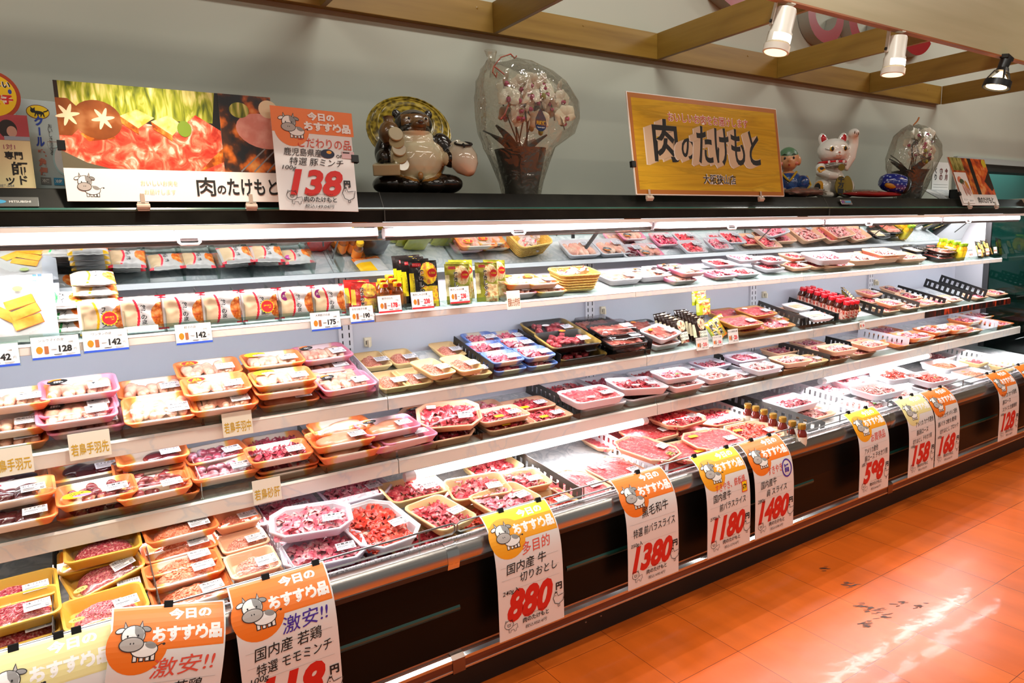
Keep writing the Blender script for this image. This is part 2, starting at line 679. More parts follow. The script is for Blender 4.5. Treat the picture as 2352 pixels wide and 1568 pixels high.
# ---- walls
wm = noisy('off_white_wall', [(0.3, '#aeb0a1'), (0.7, '#b8baab')], 1.2, 0.75, per_object=False)
mb = MB()
ox0 = at(2190, 360, WY).x
oz1 = 1.985
mb.add([(-4, WY, 0), (ox0, WY, 0), (ox0, WY, 4.0), (-4, WY, 4.0)], [(0, 1, 2, 3)])
mb.add([(ox0, WY, oz1), (10, WY, oz1), (10, WY, 4.0), (ox0, WY, 4.0)], [(0, 1, 2, 3)])
struct(mb.build('wall_back', wm, smooth=False))
struct(MB().add([(-4, -5, 0), (-4, 2.75, 0), (-4, 2.75, 4.0), (-4, -5, 4.0)], [(0, 1, 2, 3)]).build('wall_left', wm, smooth=False))
struct(MB().add([(10, -5, 0), (10, 3.3, 0), (10, 3.3, 4.0), (10, -5, 4.0)], [(3, 2, 1, 0)]).build('wall_right', wm, smooth=False))
cm = mat('grey_ceiling', '#6f6c66', 0.8)
struct(MB().add([(-4, -5, 4.0), (10, -5, 4.0), (10, 2.75, 4.0), (-4, 2.75, 4.0)], [(0, 1, 2, 3)]).build('ceiling', cm, smooth=False))
# the opening at the right end of the wall: pale frame, dark header, teal wall beyond
tm = mat('pale_grey_frame', '#a3a8a4', 0.5)
dk = mat('dark_header', '#171714', 0.6)
teal = mat('teal_wall_paint', '#4f8f8a', 0.55)
struct(MB().box((ox0, WY-.03, 0), (ox0+.045, WY+.12, oz1)).box((ox0+.045, WY-.03, oz1-.045), (10, WY+.12, oz1)).build('trim_1', tm, smooth=False))
struct(MB().box((ox0+.045, WY-.01, oz1-.10), (10, WY+.12, oz1-.045)).build('trim_2', dk, smooth=False))
struct(MB().add([(ox0-.5, 3.2, 0), (10, 3.2, 0), (10, 3.2, 2.4), (ox0-.5, 3.2, 2.4)], [(0, 1, 2, 3)]).build('wall_passage', teal, smooth=False))
struct(MB().add([(ox0-.5, WY+.12, 2.4), (10, WY+.12, 2.4), (10, 3.2, 2.4), (ox0-.5, 3.2, 2.4)], [(0, 1, 2, 3)]).build('trim_3', dk, smooth=False))

# ---- wooden pergola under the ceiling
wood = noisy('varnished_plywood', [(0.25, '#7a5a1c'), (0.5, '#8a6a26'), (0.8, '#977632')], 3.0, 0.42, detail=5, stretch=(0.6, 0.6, 9), per_object=False)
woodd = noisy('plywood_fascia', [(0.25, '#a79f78'), (0.5, '#b0a882'), (0.8, '#bab28e')], 2.0, 0.38, detail=5, stretch=(0.5, 0.5, 8), per_object=False)
JZ0, JZ1 = 2.352, 2.482
FY = 1.845
tg = 'pergola timbers under the ceiling'
tag(MB().box((-3, WY-.035, JZ0), (5.66, WY-.002, JZ1)).build('pergola_ledger', wood, smooth=False, bevel=.002), 'long brown plywood ledger board fixed along the wall above the ornaments', 'beam', tg)
tag(MB().box((-3, FY-.03, JZ0), (9, FY, JZ0+.34)).build('pergola_fascia', woodd, smooth=False, bevel=.002), 'broad pale plywood fascia board carrying the spotlights', 'beam', tg)
fo = [o for o in C.objects if o.name.startswith('pergola_fascia')][0]
MB().box((-3, FY-.031, JZ0-.003), (9, FY+.001, JZ0+.004)).build('edge_band', noisy('orange_edge_veneer', [(.3, '#8a4a1e'), (.7, '#b06a2c')], 6, .35, stretch=(.4, 4, 4), per_object=False), fo, smooth=False)
JN = ['leftmost visible brown plywood cross beam above the price card', 'brown plywood cross beam ending above the first bouquet', 'brown plywood cross beam ending above the gold signboard', 'brown plywood cross beam ending above the waving cat',
      'brown plywood cross beam ending above the small bouquet', 'last brown plywood cross beam at the right end of the pergola']
JL = [at(730, 20, WY).x, at(1124, 79, WY).x, at(1499, 135, WY).x, at(1773, 182, WY).x, at(1985, 217, WY).x, at(2150, 245, WY).x]
j0 = None
for i, x in enumerate(JL):
    if j0 is None:
        j0 = MB().box((-.001, FY, JZ0), (.021, WY-.036, JZ1)).build('pergola_joist', wood, smooth=False, bevel=.0015)
        o = j0
    else:
        o = copy_tree(j0)
    o.location = (x, 0, 0)
    tag(o, JN[i], 'beam', tg)
# round plywood screw caps on the ledger, as photographed
for px, py in ((1340, 58), (1718, 128), (1096, 18), (2131, 206)):
    P = at(px, py, WY-.036)
    o = MB().lathe([(.0045, -.002), (.0055, 0), (.003, .001)], 12, M=Matrix.Rotation(R(90), 4, 'X')).build('trim_cap', wood, loc=P)
    struct(o)

# ---- spotlights
wl = mat('white_enamel', '#d8d3c6', 0.35)
glow = mat('lit_lamp_glass', '#ffffff', 0.3, emit='#fff6e4', es=9.0)
glow2 = mat('lit_bulb', '#ffffff', 0.3, emit='#ffd9a0', es=7.0)
for n, (px, py, lab) in enumerate(((1808, 60, 'white can spotlight clipped under the fascia, nearer one with lit side slot'), (2062, 110, 'white can spotlight clipped under the fascia, farther along from the first'))):
    P = at(px, py, 1.83)
    t = thing('track_spotlight', lab, 'lamp', (P.x, P.y, JZ0), (0, R(14 if n == 0 else 6), R(-25)), 'white spotlights under the fascia')
    M0 = Matrix.Translation((0, 0, -.105))
    MB().lathe([(.040, .078), (.043, .07), (.043, -.01), (.047, -.016), (.047, -.06), (.04, -.062)], 28, M=M0).build('lamp_can', wl, t)
    MB().lathe([(.043, -.063), (.052, -.066), (.052, -.092), (.046, -.094), (.045, -.07)], 28, M=M0, cap=False).build('shade_ring', wl, t)
    # the lit side slot of the can
    mb = MB()
    vs, fs = [], []
    for i in range(13):
        q = R(215 + 110*i/12)
        for z in (-.028, -.056):
            vs.append((.0478*math.cos(q), .0478*math.sin(q), z))
    fs = [(2*i, 2*i+1, 2*i+3, 2*i+2) for i in range(12)]
    mb.add(vs, fs, 0, M0).build('light_slot', glow, t)
    MB().lathe([(.001, -.0935), (.044, -.0935)], 24, M=M0, cap=False).build('lamp_lens', mat('warm_lens', '#fff2d8', 0.3, emit='#ffe6b8', es=1.6), t)
    MB().box((-.05, -.012, -.10), (-.046, .012, 0)).box((-.05, -.012, -.004), (.03, .012, 0)).build('bracket', wl, t, smooth=False)
    MB().tube([(-.056, 0, -.085), (-.042, 0, -.085)], .007, 10).build('pivot_screw', BLACKP, t)
P = at(2310, 190, 1.80)
t = thing('track_spotlight', 'black open-frame spotlight at the far right under the fascia', 'lamp', (P.x, P.y, JZ0), (R(10), R(14), 0))
blk = mat('black_enamel', '#0c0c0c', 0.4)
MB().box((-.035, -.02, -.02), (.035, .02, 0)).tube([(0, 0, -.01), (-.005, 0, -.07)], [.03, .026], 12).build('bracket', blk, t)
MB().lathe([(.028, -.065), (.034, -.085)], 20, cap=True).build('lamp_holder', blk, t)
mb = MB()
for k in range(4):
    q = R(45+90*k)
    mb.tube([(.034*math.cos(q), .034*math.sin(q), -.085), (.058*math.cos(q), .058*math.sin(q), -.135)], .006, 6)
mb.lathe([(.06, -.135), (.066, -.137), (.068, -.172), (.062, -.173), (.058, -.14)], 28, cap=False).build('shade_ring', blk, t)
MB().lathe([(.010, -.085), (.02, -.1), (.044, -.13), (.05, -.168), (.001, -.169)], 20).build('bulb', glow2, t)

# ---- red letters of the shop sign high on the wall
redl = mat('red_letter_face', '#8c0f14', 0.35)
redr = mat('grey_letter_side', '#9a9588', 0.5)


def curve_letter(name, pts, w, lab):
    p = Print(); p.stroke(pts, w, redl)
    vs = [(x, 0, z) for x, z, _ in p.v]
    k = len(vs)//2
    mb = MB()
    fr = [Vector((x, WY-.075, z)) for x, z, _ in p.v]
    bk = [Vector((x, WY-.004, z)) for x, z, _ in p.v]
    mb.add(fr, [(2*i, 2*i+2, 2*i+3, 2*i+1) for i in range(k-1)], 0)
    for side in (0, 1):
        a = fr[side::2]; b_ = bk[side::2]
        mb.add(a+b_, [(i, i+1, k+i+1, k+i) for i in range(k-1)], 1)
    mb.add([fr[0], fr[1], bk[1], bk[0]], [(0, 1, 2, 3)], 1)
    mb.add([fr[-2], fr[-1], bk[-1], bk[-2]], [(0, 1, 2, 3)], 1)
    tag(mb.build(name, [redl, redr]), lab, 'sign letter', 'red raised letters high on the wall')


def arc(cx, cz, rx, rz, a0, a1, n=14):
    return [(cx+rx*math.cos(R(a0+(a1-a0)*i/n)), cz+rz*math.sin(R(a0+(a1-a0)*i/n))) for i in range(n+1)]


A = at(1888, 62, WY-.08); B_ = at(1960, 70, WY-.08); D = at(2105, 108, WY-.08); E_ = at(1672, 8, WY-.08); F_ = at(1995, 70, WY-.08)
curve_letter('sign_letter', [(A.x-.10, A.z+.30)] + arc(A.x+.05, A.z+.08, .15, .13, 180, 360), .075, 'red cursive letter bottom seen behind the first white spotlight')
curve_letter('sign_letter', arc(B_.x+.16, B_.z+.12, .17, .19, 160, 350), .085, 'wider red round letter seen between the two white spotlights')
curve_letter('sign_letter', [(F_.x+.36, F_.z-.02), (F_.x+.36, F_.z+.35)], .07, 'narrow red upright letter stroke right of the round letter')
curve_letter('sign_letter', arc(D.x-.0, D.z+.16, .20, .17, 215, 330), .085, 'red letter curve peeking out right of the second spotlight')
curve_letter('sign_letter', [(E_.x-.10, E_.z+.35), (E_.x-.04, E_.z+.06), (E_.x+.1, E_.z+.01), (E_.x+.3, E_.z+.12)], .09, 'red letter corner at the top edge of the photo')
# exit sign in the far corner
P = at(2349, 14, 2.55)
t = thing('exit_sign', 'small green lit exit sign cut by the top right corner', 'sign', (P.x+.10, P.y, P.z), (0, 0, R(-50)))
MB().box((-.10, -.01, -.04), (.10, .01, .04)).build('sign_box', mat('sign_case', '#d7dad4', .5), t, smooth=False, bevel=.003)
p = Print(); p.rect(-.095, -.036, .095, .036, mat('lit_green', '#0f9a4a', .4, emit='#19b45c', es=.25)); p.text('非常口', .02, 0, .042, mat('lit_white', '#f2fff5', .4, emit='#f2fff5', es=1.5), bold=.02)
p.build('lit_panel', t, fn=lambda u, v, l: Vector((u, -.0105-l, v)))

# ================================================================== the refrigerated case
marble = noisy('pale_marble_laminate', [(0.46, '#e6e1d9'), (0.50, '#d6d9d8'), (0.53, '#e7e2da')], 3.5, 0.35, detail=6, distort=1.5, per_object=False)
matm = noisy('white_marble_mat', [(0.40, '#d3d7d8'), (0.5, '#b4bcc0'), (0.6, '#dfe2e2')], 9, 0.4, detail=6, distort=2.0, per_object=False)
liner = mat('cool_white_liner', '#b9bcc6', 0.45)
canm = noisy('black_canopy_paint', [(0.35, '#0d100d'), (0.7, '#191b17')], 14, 0.48, per_object=False, spec=0.2)
tealedge = mat('teal_edge_line', '#1c5a50', 0.25, spec=0.8)
CB = 2.628                                 # back liner
t = thing('display_case', 'long black refrigerated meat display case with marble shelf fronts', 'display case', (2.0, 2.2, 0))
case = t


def cpart(mb, name, m, smooth=False, bevel=0.0, parent=None):
    o = mb.build(name, m, parent or case, smooth=smooth, bevel=bevel)
    if parent is None:
        o.matrix_parent_inverse = Matrix.Translation((-2.0, -2.2, 0))
    return o


# canopy
cpart(MB().prism([(2.160, 1.515), (2.155, 1.553), (2.190, 1.613), (2.70, 1.613), (2.70, 1.56), (2.32, 1.545), (2.20, 1.515)], XL, XR-.06), 'canopy', canm, bevel=.002)
cpart(MB().prism([(2.1545, 1.552), (2.1525, 1.556), (2.1555, 1.561), (2.1605, 1.561)], XL, XR-.12), 'canopy_edge_trim', tealedge)
cpart(MB().prism([(2.152, 1.511), (2.152, 1.498), (2.164, 1.4985), (2.20, 1.512), (2.20, 1.5145)], XL, XR-.10), 'canopy_light_lip', mat('white_metal_lip', '#e8e0dc', .35))
cpart(MB().box((XR-.075, 2.14, 1.505), (XR-.03, 2.70, 1.62)), 'canopy_end_cap', mat('ivory_plastic', '#cfc8b6', .4), bevel=.012)
# lamp housing under the canopy with its lit tubes
lit = mat('lit_tube', '#ffffff', .3, emit='#fff4f4', es=5.0)
for k in range(6):
    x0 = SEC0 + k*SECW
    cpart(MB().tube([(x0+.06, 2.31, 1.512), (x0+SECW-.06, 2.31, 1.512)], .012, 10), 'canopy_tube', lit, smooth=True)
# seams of the canopy
for k in (2, 4):
    x = SEC0 + k*SECW
    cpart(MB().box((x-.0012, 2.1505, 1.516), (x+.0012, 2.156, 1.552)).prism([(2.1535, 1.553), (2.1885, 1.6135), (2.19, 1.612), (2.156, 1.552)], x-.0012, x+.0012), 'canopy_seam', mat('seam_grey', '#4c4d49', .5))
# back liner, slotted uprights
cpart(MB().add([(XL, CB, .4), (XR, CB, .4), (XR, CB, 1.56), (XL, CB, 1.56)], [(0, 1, 2, 3)]).add([(XL, CB+.05, 0), (XR, CB+.05, 0), (XR, CB+.05, 1.6), (XL, CB+.05, 1.6)], [(3, 2, 1, 0)]), 'back_liner', liner)
for k in range(0, 6):
    x = SEC0 + k*SECW + (0 if k < 5 else 0)
    mb = MB().box((x-.028, CB-.012, .5), (x+.028, CB-.0005, 1.33), 0)
    for s in (-.014, .014):
        for j in range(26):
            z = .52 + j*.031
            mb.box((x+s-.0025, CB-.0126, z), (x+s+.0025, CB-.0118, z+.019), 1)
    cpart(mb, 'slotted_upright', [mat('upright_white', '#c9cad0', .4), mat('slot_dark', '#1d1d22', .7)])
# small price-hook brackets clipped to the liner beside the uprights
for px, py in ((845, 785), (1385, 712), (1756, 676), (2012, 648)):
    P = at(px, py, CB-.01)
    cpart(MB().box((P.x-.014, CB-.014, P.z-.018), (P.x+.014, CB-.0005, P.z+.018), 0).box((P.x-.004, CB-.03, P.z-.02), (P.x+.004, CB-.013, P.z+.008), 0).box((P.x-.010, CB-.0145, P.z-.010), (P.x-.007, CB-.0135, P.z+.006), 1).box((P.x+.007, CB-.0145, P.z-.010), (P.x+.010, CB-.0135, P.z+.006), 1), 'liner_hook', [mat('hook_ivory', '#d9d0b6', .4), mat('slot_dark', '#1d1d22', .7)])
# tilted mirror over the top shelf
mirm = mat('mirror_glass', '#dfe5e4', 0.015, metal=1.0)
A25 = math.tan(R(25))
cpart(MB().add([(XL, 2.585, 1.338), (XR-.04, 2.585, 1.338), (XR-.04, 2.585-.205*A25, 1.543), (XL, 2.585-.205*A25, 1.543)], [(0, 1, 2, 3)]), 'tilted_mirror', mirm)
cpart(MB().box((XL, 2.583, 1.318), (XR-.04, 2.627, 1.337)), 'mirror_ledge', mat('grey_ledge', '#8c9496', .4))
# shelves: (front y, surface z at the front, slope, face bottom)
SH = {'1': (2.305, 1.19, .26), '2': (2.235, .90, .25), '3': (2.17, .69, .12), 'd': (1.83, .46, .10)}
FACE = {'1': (1.168, 1.196), '2': (.860, .905), '3': (.645, .695)}
NM = {'1': 'top', '2': 'upper', '3': 'lower'}
lipm = clear('clear_shelf_lip', '#e6f0ec', 0.08, 0.04)
for s in '123':
    y0, z0, sl = SH[s]
    for k in range(6):
        xa = SEC0 + k*SECW + .002
        xb = min(SEC0 + (k+1)*SECW - .002, XR - (.06 if s != '3' else .02))
        yb = CB-.02 if s != '1' else 2.575
        zb = z0 + sl*(yb-y0)
        mb = MB()
        mb.prism([(y0-.004, z0-.004), (yb, zb-.004), (yb, zb-.014), (y0+.05, FACE[s][0]+.004), (y0-.004, FACE[s][0]+.004)], xa, xb, 0)
        cpart(mb, 'shelf', mat('shelf_white', '#d8d9da', .4))
        cpart(MB().prism([(y0-.012, FACE[s][0]), (y0-.004, FACE[s][0]), (y0-.004, FACE[s][1]), (y0-.008, FACE[s][1]+.003), (y0-.014, FACE[s][1]-.004)], xa, xb), 'shelf_price_strip', marble, bevel=.001)
        cpart(MB().add([(xa, y0+.0, z0-.003), (xb, y0+.0, z0-.003), (xb, yb, zb-.003), (xa, yb, zb-.003)], [(0, 1, 2, 3)]), 'shelf_mat', matm)
        cpart(MB().box((xa+.002, y0-.003, z0-.004), (xb-.002, y0-.0005, z0+.034)), 'clear_front_lip', lipm)
    # dark gap at every joint
    for k in range(1, 6):
        x = SEC0 + k*SECW
        cpart(MB().box((x-.002, y0-.006, FACE[s][0]+.002), (x+.002, y0, FACE[s][1])), 'shelf_joint', mat('seam_grey', '#4c4d49', .5))
# dark flame-printed strip on the right end of the upper shelf front
P0, P1 = at(2126, 726, 2.215), at(2316, 690, 2.215)
flame = noisy('flame_strip', [(0.42, '#120606'), (0.55, '#5a1207'), (0.68, '#d4471a')], 30, 0.4, stretch=(1, 1, .25), per_object=False)
cpart(MB().box((P0.x, 2.2175, .862), (XR-.06, 2.2195, .902)), 'flame_price_strip', flame)
# lit tubes under the lower shelf
for k in (2, 4):
    x0 = SEC0 + k*SECW
    cpart(MB().tube([(x0+.075, 2.195, .612), (x0+SECW-.06, 2.195, .618)], .0165, 12), 'shelf_tube', lit, smooth=True)
    cpart(MB().tube([(x0+.035, 2.195, .612), (x0+.075, 2.195, .612)], .017, 12), 'tube_socket', WHITEP, smooth=True)
    cpart(MB().tube([(x0+SECW-.06, 2.195, .618), (x0+SECW-.03, 2.195, .618)], .017, 12), 'tube_socket', WHITEP, smooth=True)
# well: deck, front rail, panel, bumper, plinth
y0, z0, sl = SH['d']
yb = CB-.01
cpart(MB().prism([(1.80, z0-.004), (y0, z0-.002), (yb, z0+sl*(yb-y0)-.002), (yb, z0+sl*(yb-y0)-.03), (1.80, z0-.05)], XL, XR), 'well_deck', matm)
railm = noisy('brushed_rail', [(0.3, '#a9a6a3'), (0.7, '#d2cfcb')], 6, 0.22, metal=1.0, stretch=(.15, 8, 8), per_object=False)
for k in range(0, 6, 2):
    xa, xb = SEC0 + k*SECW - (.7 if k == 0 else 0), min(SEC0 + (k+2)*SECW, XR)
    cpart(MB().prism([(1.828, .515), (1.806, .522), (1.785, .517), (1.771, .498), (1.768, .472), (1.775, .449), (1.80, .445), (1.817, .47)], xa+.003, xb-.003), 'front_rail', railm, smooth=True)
    cpart(MB().prism([(1.7672, .466), (1.7735, .4475), (1.80, .4435), (1.80, .447), (1.776, .451), (1.769, .467)], xa+.003, xb-.003), 'rail_under_reflection', mat('dark_brown_reflection', '#33241a', .45))  # dark brown strip paints the dark reflection along the rail's lower edge
    if k:
        cpart(MB().prism([(1.826, .518), (1.806, .5245), (1.7835, .519), (1.769, .499), (1.7655, .472), (1.773, .446), (1.80, .443), (1.82, .47)], xa-.02, xa+.02), 'rail_joint_sleeve', CHROME, smooth=True)
cpart(MB().box((XL, 1.818, .4605), (XR, 1.8295, .522)), 'perforated_edge_strip', noisy('white_dotted_strip', [(0.3, '#8d8890'), (0.45, '#e2dfe4')], 160, .4, kind='voronoi', per_object=False))
cpart(MB().prism([(1.80, .445), (1.79, .444), (1.783, .33), (1.786, .17), (1.80, .17)], XL, XR), 'front_panel', mat('black_gloss_panel', '#090a08', .34, spec=.14), smooth=False)
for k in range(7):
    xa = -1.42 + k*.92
    cpart(MB().prism([(1.7835, .318), (1.7795, .311), (1.7795, .305), (1.7835, .298)], xa, xa+.50), 'panel_reflection', mat('dark_teal_reflection', '#0d3a33', .25, spec=.8))  # raised teal ribs stand in for light reflected along the panel
brownp = noisy('brown_wood_vinyl', [(0.3, '#5d2c1c'), (0.7, '#7d4430')], 10, .35, stretch=(.2, 6, 6), per_object=False)
cpart(MB().prism([(1.80, .178), (1.787, .178), (1.787, .152), (1.80, .152)], XL, XR), 'panel_foot', ALUSAT)
for k in range(0, 6, 2):
    xa, xb = SEC0 + k*SECW - (.7 if k == 0 else 0), min(SEC0 + (k+2)*SECW, XR)
    cpart(MB().prism([(1.80, .156), (1.778, .157), (1.768, .149), (1.768, .107), (1.776, .101), (1.80, .101)], xa+.004, xb-.004), 'bumper', brownp, smooth=False)
    cpart(MB().prism([(1.778, .158), (1.767, .151), (1.7665, .141), (1.7685, .140), (1.770, .150)], xa, xb).prism([(1.767, .117), (1.7655, .113), (1.7665, .109), (1.77, .11)], xa, xb), 'bumper_trim', CHROME, smooth=True)
    if k:
        cpart(MB().prism([(1.80, .16), (1.777, .161), (1.764, .151), (1.764, .105), (1.775, .098), (1.80, .098)], xa-.022, xa+.022), 'bumper_sleeve', mat('sleeve_steel', '#8d7a70', .3, metal=1.0), smooth=True)
cpart(MB().box((XL, 1.812, 0.0), (XR, 1.86, .101)), 'plinth', mat('black_plinth', '#0e0f0e', .5))
for px in (1345, 1380):
    P = at(px, 1415, 1.812)
    cpart(MB().lathe([(.004, 0), (.003, .002)], 10, M=Matrix.Translation((P.x, 1.812, .06)) @ Matrix.Rotation(R(90), 4, 'X')), 'plinth_screw', WIRE)
# right end: liner cheek, dark post, tinted end glass
cpart(MB().box((XR-.012, 2.43, .45), (XR, CB, 1.545)), 'end_liner', mat('end_white', '#c3c4ca', .45))
cpart(MB().box((XR-.014, 2.395, .45), (XR+.004, 2.432, 1.52)), 'end_post', mat('dark_grey_post', '#3a3a3c', .4))
cpart(MB().prism([(1.83, .50), (1.83, .62), (2.08, .98), (2.17, 1.50), (2.395, 1.50), (2.395, .50)], XR-.006, XR), 'end_glass', clear('tinted_end_glass', '#86aaa4', .03, .02, fres=False))
cpart(MB().tube([(XR, 2.19, 1.505), (XR, 2.05, 1.40), (XR, 2.0, 1.30)], .009, 8), 'end_glass_stay', mat('grey_metal', '#77797a', .3, metal=1.0), smooth=True)
cpart(MB().box((XR-.01, 1.80, .16), (XR+.03, CB+.05, .50)).box((XR-.01, 1.815, 0), (XR+.03, CB+.05, .16)), 'end_panel', mat('black_gloss_panel', '#090a08', .34, spec=.14))
# neighbouring cold case beyond the end glass
t = thing('neighbour_case', 'teal walled neighbouring cold case beyond the end glass', 'display case', (6.4, 2.2, 0))
MB().box((-.25, .45, .9), (1.4, .5, 1.62)).build('teal_back', teal, t, smooth=False)
MB().box((-.25, -.3, 0), (1.4, .5, .62)).build('black_base', canm, t, smooth=False)
MB().box((-.25, -.2, .86), (1.4, .46, .9)).build('grey_shelf', mat('dim_grey_shelf', '#5e6362', .4), t, smooth=False)
MB().add([(-.24, -.25, .625), (1.38, -.25, .625), (1.38, .44, .64), (-.24, .44, .64)], [(0, 1, 2, 3)]).build('yellow_reflection', noisy('dim_yellow_reflection', [(.45, '#0c100a'), (.6, '#6b6a18'), (.7, '#1a2a14')], 14, .3, stretch=(1, 3, 1), per_object=False), t, smooth=False)  # yellow blotches painted for what the end glass reflects

# ---- night blinds rolled up under the canopy, one per section pair, with white pull handles
blm = mat('white_blind_bar', '#dcdce2', .35)
bl = [(SEC0-.6, .885, 433, 1.488, 0.0, 'white night blind bar at the left end above the dumpling wrappers'),
      (.905, 2.14, 1193, 1.492, .012, 'white night blind bar hanging askew under the statue and first bouquet'),
      (2.15, 3.39, 1683, 1.490, 0.0, 'white night blind bar below the gold signboard'),
      (3.40, 4.64, 1997, 1.490, 0.0, 'white night blind bar below the small wrapped bouquet'),
      (4.65, 5.75, 2225, 1.490, 0.0, 'white night blind bar at the right end by the tube')]
for xa, xb, hx, z, tilt, lab in bl:
    z -= .006
    xc = (xa+xb)/2
    t = thing('night_blind', lab, 'blind', (xc, 2.192, z-.002), (0, -tilt, 0), 'night blinds under the canopy')
    hl = (xb-xa)/2 - .004
    MB().prism([(-.012, .016), (-.016, .004), (-.014, -.010), (-.004, -.017), (.012, -.017), (.018, 0), (.012, .016)], -hl, hl).build('blind_bar', blm, t, smooth=False, bevel=.002)
    MB().prism([(-.013, -.0165), (-.008, -.024), (.014, -.024), (.012, -.017)], -hl, hl).build('rubber_edge', mat('dark_rubber', '#3c3a36', .6), t, smooth=False)
    hxm = at(hx, 525, 2.165).x - xc
    h = MB().tube([(hxm-.028, -.019, .0), (hxm-.028, -.023, -.016), (hxm-.022, -.024, -.022), (hxm+.022, -.024, -.022), (hxm+.028, -.023, -.016), (hxm+.028, -.019, .0)], .0042, 8).box((hxm-.024, -.021, -.004), (hxm+.024, -.012, .012)).build('pull_handle', WHITEP, t)
# wire guard rail with little hooks
t = thing('wire_guard_rail', 'thin steel wire guard rail hanging in front of the mirror', 'rail', (2.0, 2.29, 1.46))
MB().tube([(-4.1, 0, -.005), (0, 0, 0), (3.7, 0, .012)], .0028, 6).build('wire', WIRE, t)
mb = MB()
for px in (401, 1180, 1715, 2178):
    x = at(px, 545, 2.29).x - 2
    mb.tube([(x, -.001, .001), (x, .0, .045)], .0022, 6)
    mb.box((x-.018, -.002, .028), (x+.018, .012, .034))
mb.build('hanger', WIRE, t)
# black struts between canopy and mirror
for i, (px, w, lab) in enumerate(((1378, .009, 'stout black strut slanting beside the bread-coloured basket'), (1778, .003, 'thin black stay wire above the white pork trays'), (2040, .003, 'thin black stay wire above the long pork packs'), (2225, .003, 'thin black stay wire by the green capped bottles'), (782, .003, 'thin dark stay wire above the red sauce pouch'))):
    x = at(px, 560, 2.40).x
    tag(MB().tube([(0, -.06, .075), (0, .10, -.06)], w, 8).build('mirror_stay', mat('black_enamel', '#0c0c0c', .4), loc=(x, 2.40, 1.455)), lab, 'strut', 'stays under the canopy')
# fence of wire along the rail
for i, (pa, pb, lab) in enumerate(((-300, 1042, 'long steel wire fence along the rail at the left end'), (1050, 1960, 'long steel wire fence along the rail in the middle'), (2035, 2400, 'steel wire fence along the rail at the far right'))):
    xa, xb = at(pa, 1260 if i < 1 else (1260 if i == 1 else 930), 1.835).x, at(pb, 1230 if i < 1 else (940 if i == 1 else 840), 1.835).x
    xa = max(xa, XL+.1); xb = min(xb, XR-.05)
    t = thing('wire_fence', lab, 'wire fence', ((xa+xb)/2, 1.8265, .526), group='wire fences along the front rail')
    hl = (xb-xa)/2
    MB().tube([(-hl+.01, 0, .040), (-hl, 0, .034), (-hl, 0, .014), (-hl+.01, 0, .008), (hl-.01, 0, .008), (hl, 0, .014), (hl, 0, .034), (hl-.01, 0, .040)], .003, 6, closed=True).build('wire_loop', WIRE, t)
    n = int(hl*2/.45)+1
    for k in range(n+1):
        x = -hl+.12 + (2*hl-.24)*k/n
        MB().tube([(x, .0035, .0), (x, .0035, .040)], .003, 6).build('wire_post', WIRE, t)
# ================================================================== trays of meat
def rloop(W, D, r, z, n=5, dz=None):
    """rounded rectangle (n>=2) or cut-corner octagon (n==1) loop, counter-clockwise"""
    out = []
    for cx, cy, a0 in ((W/2-r, D/2-r, 0), (-W/2+r, D/2-r, 90), (-W/2+r, -D/2+r, 180), (W/2-r, -D/2+r, 270)):
        for i in range(n+1):
            q = R(a0 + 90*i/n)
            out.append(Vector((cx + r*math.cos(q), cy + r*math.sin(q), z)))
    return out


def tray_mesh(W, D, H, oct_=False):
    n = 1 if oct_ else 5
    r = min(W, D)*(.24 if oct_ else .17)
    q = lambda ins, z, rr=None: rloop(W-2*ins, D-2*ins, max(.006, (r if rr is None else rr)-ins*.6), z, n)
    t = .0035
    ls = [q(.020, 0), q(.016, .002), q(.003, H-.007), q(0, H-.005), q(0, H-.001), q(.0015, H), q(.0065, H), q(.008, H-.0015)]
    if oct_:
        ls += [q(.011, H-.006), q(.014, H-.0065)]
    ls += [q(.021, .0055), q(.026, t)]
    return MB().loops(ls)


def film_mesh(W, D, H, oct_=False, bulge=.0055):
    n = 1 if oct_ else 5
    r = min(W, D)*(.24 if oct_ else .17)
    ls = []
    for k, z in ((1.0, H+.0008), (.93, H+.002), (.72, H+bulge*.75), (.4, H+bulge), (.12, H+bulge)):
        ls.append(rloop((W-.002)*k, (D-.002)*k, r*k, z, n))
    return MB().loops(ls, cap0=False)


def lid_mesh(W, D, H):
    r = min(W, D)*.17
    q = lambda ins, z: rloop(W-2*ins, D-2*ins, max(.006, r-ins*.5), z, 5)
    return MB().loops([q(-.002, H-.002), q(-.002, H+.001), q(.007, H+.0015), q(.012, H+.020), q(.018, H+.023)], cap0=False)


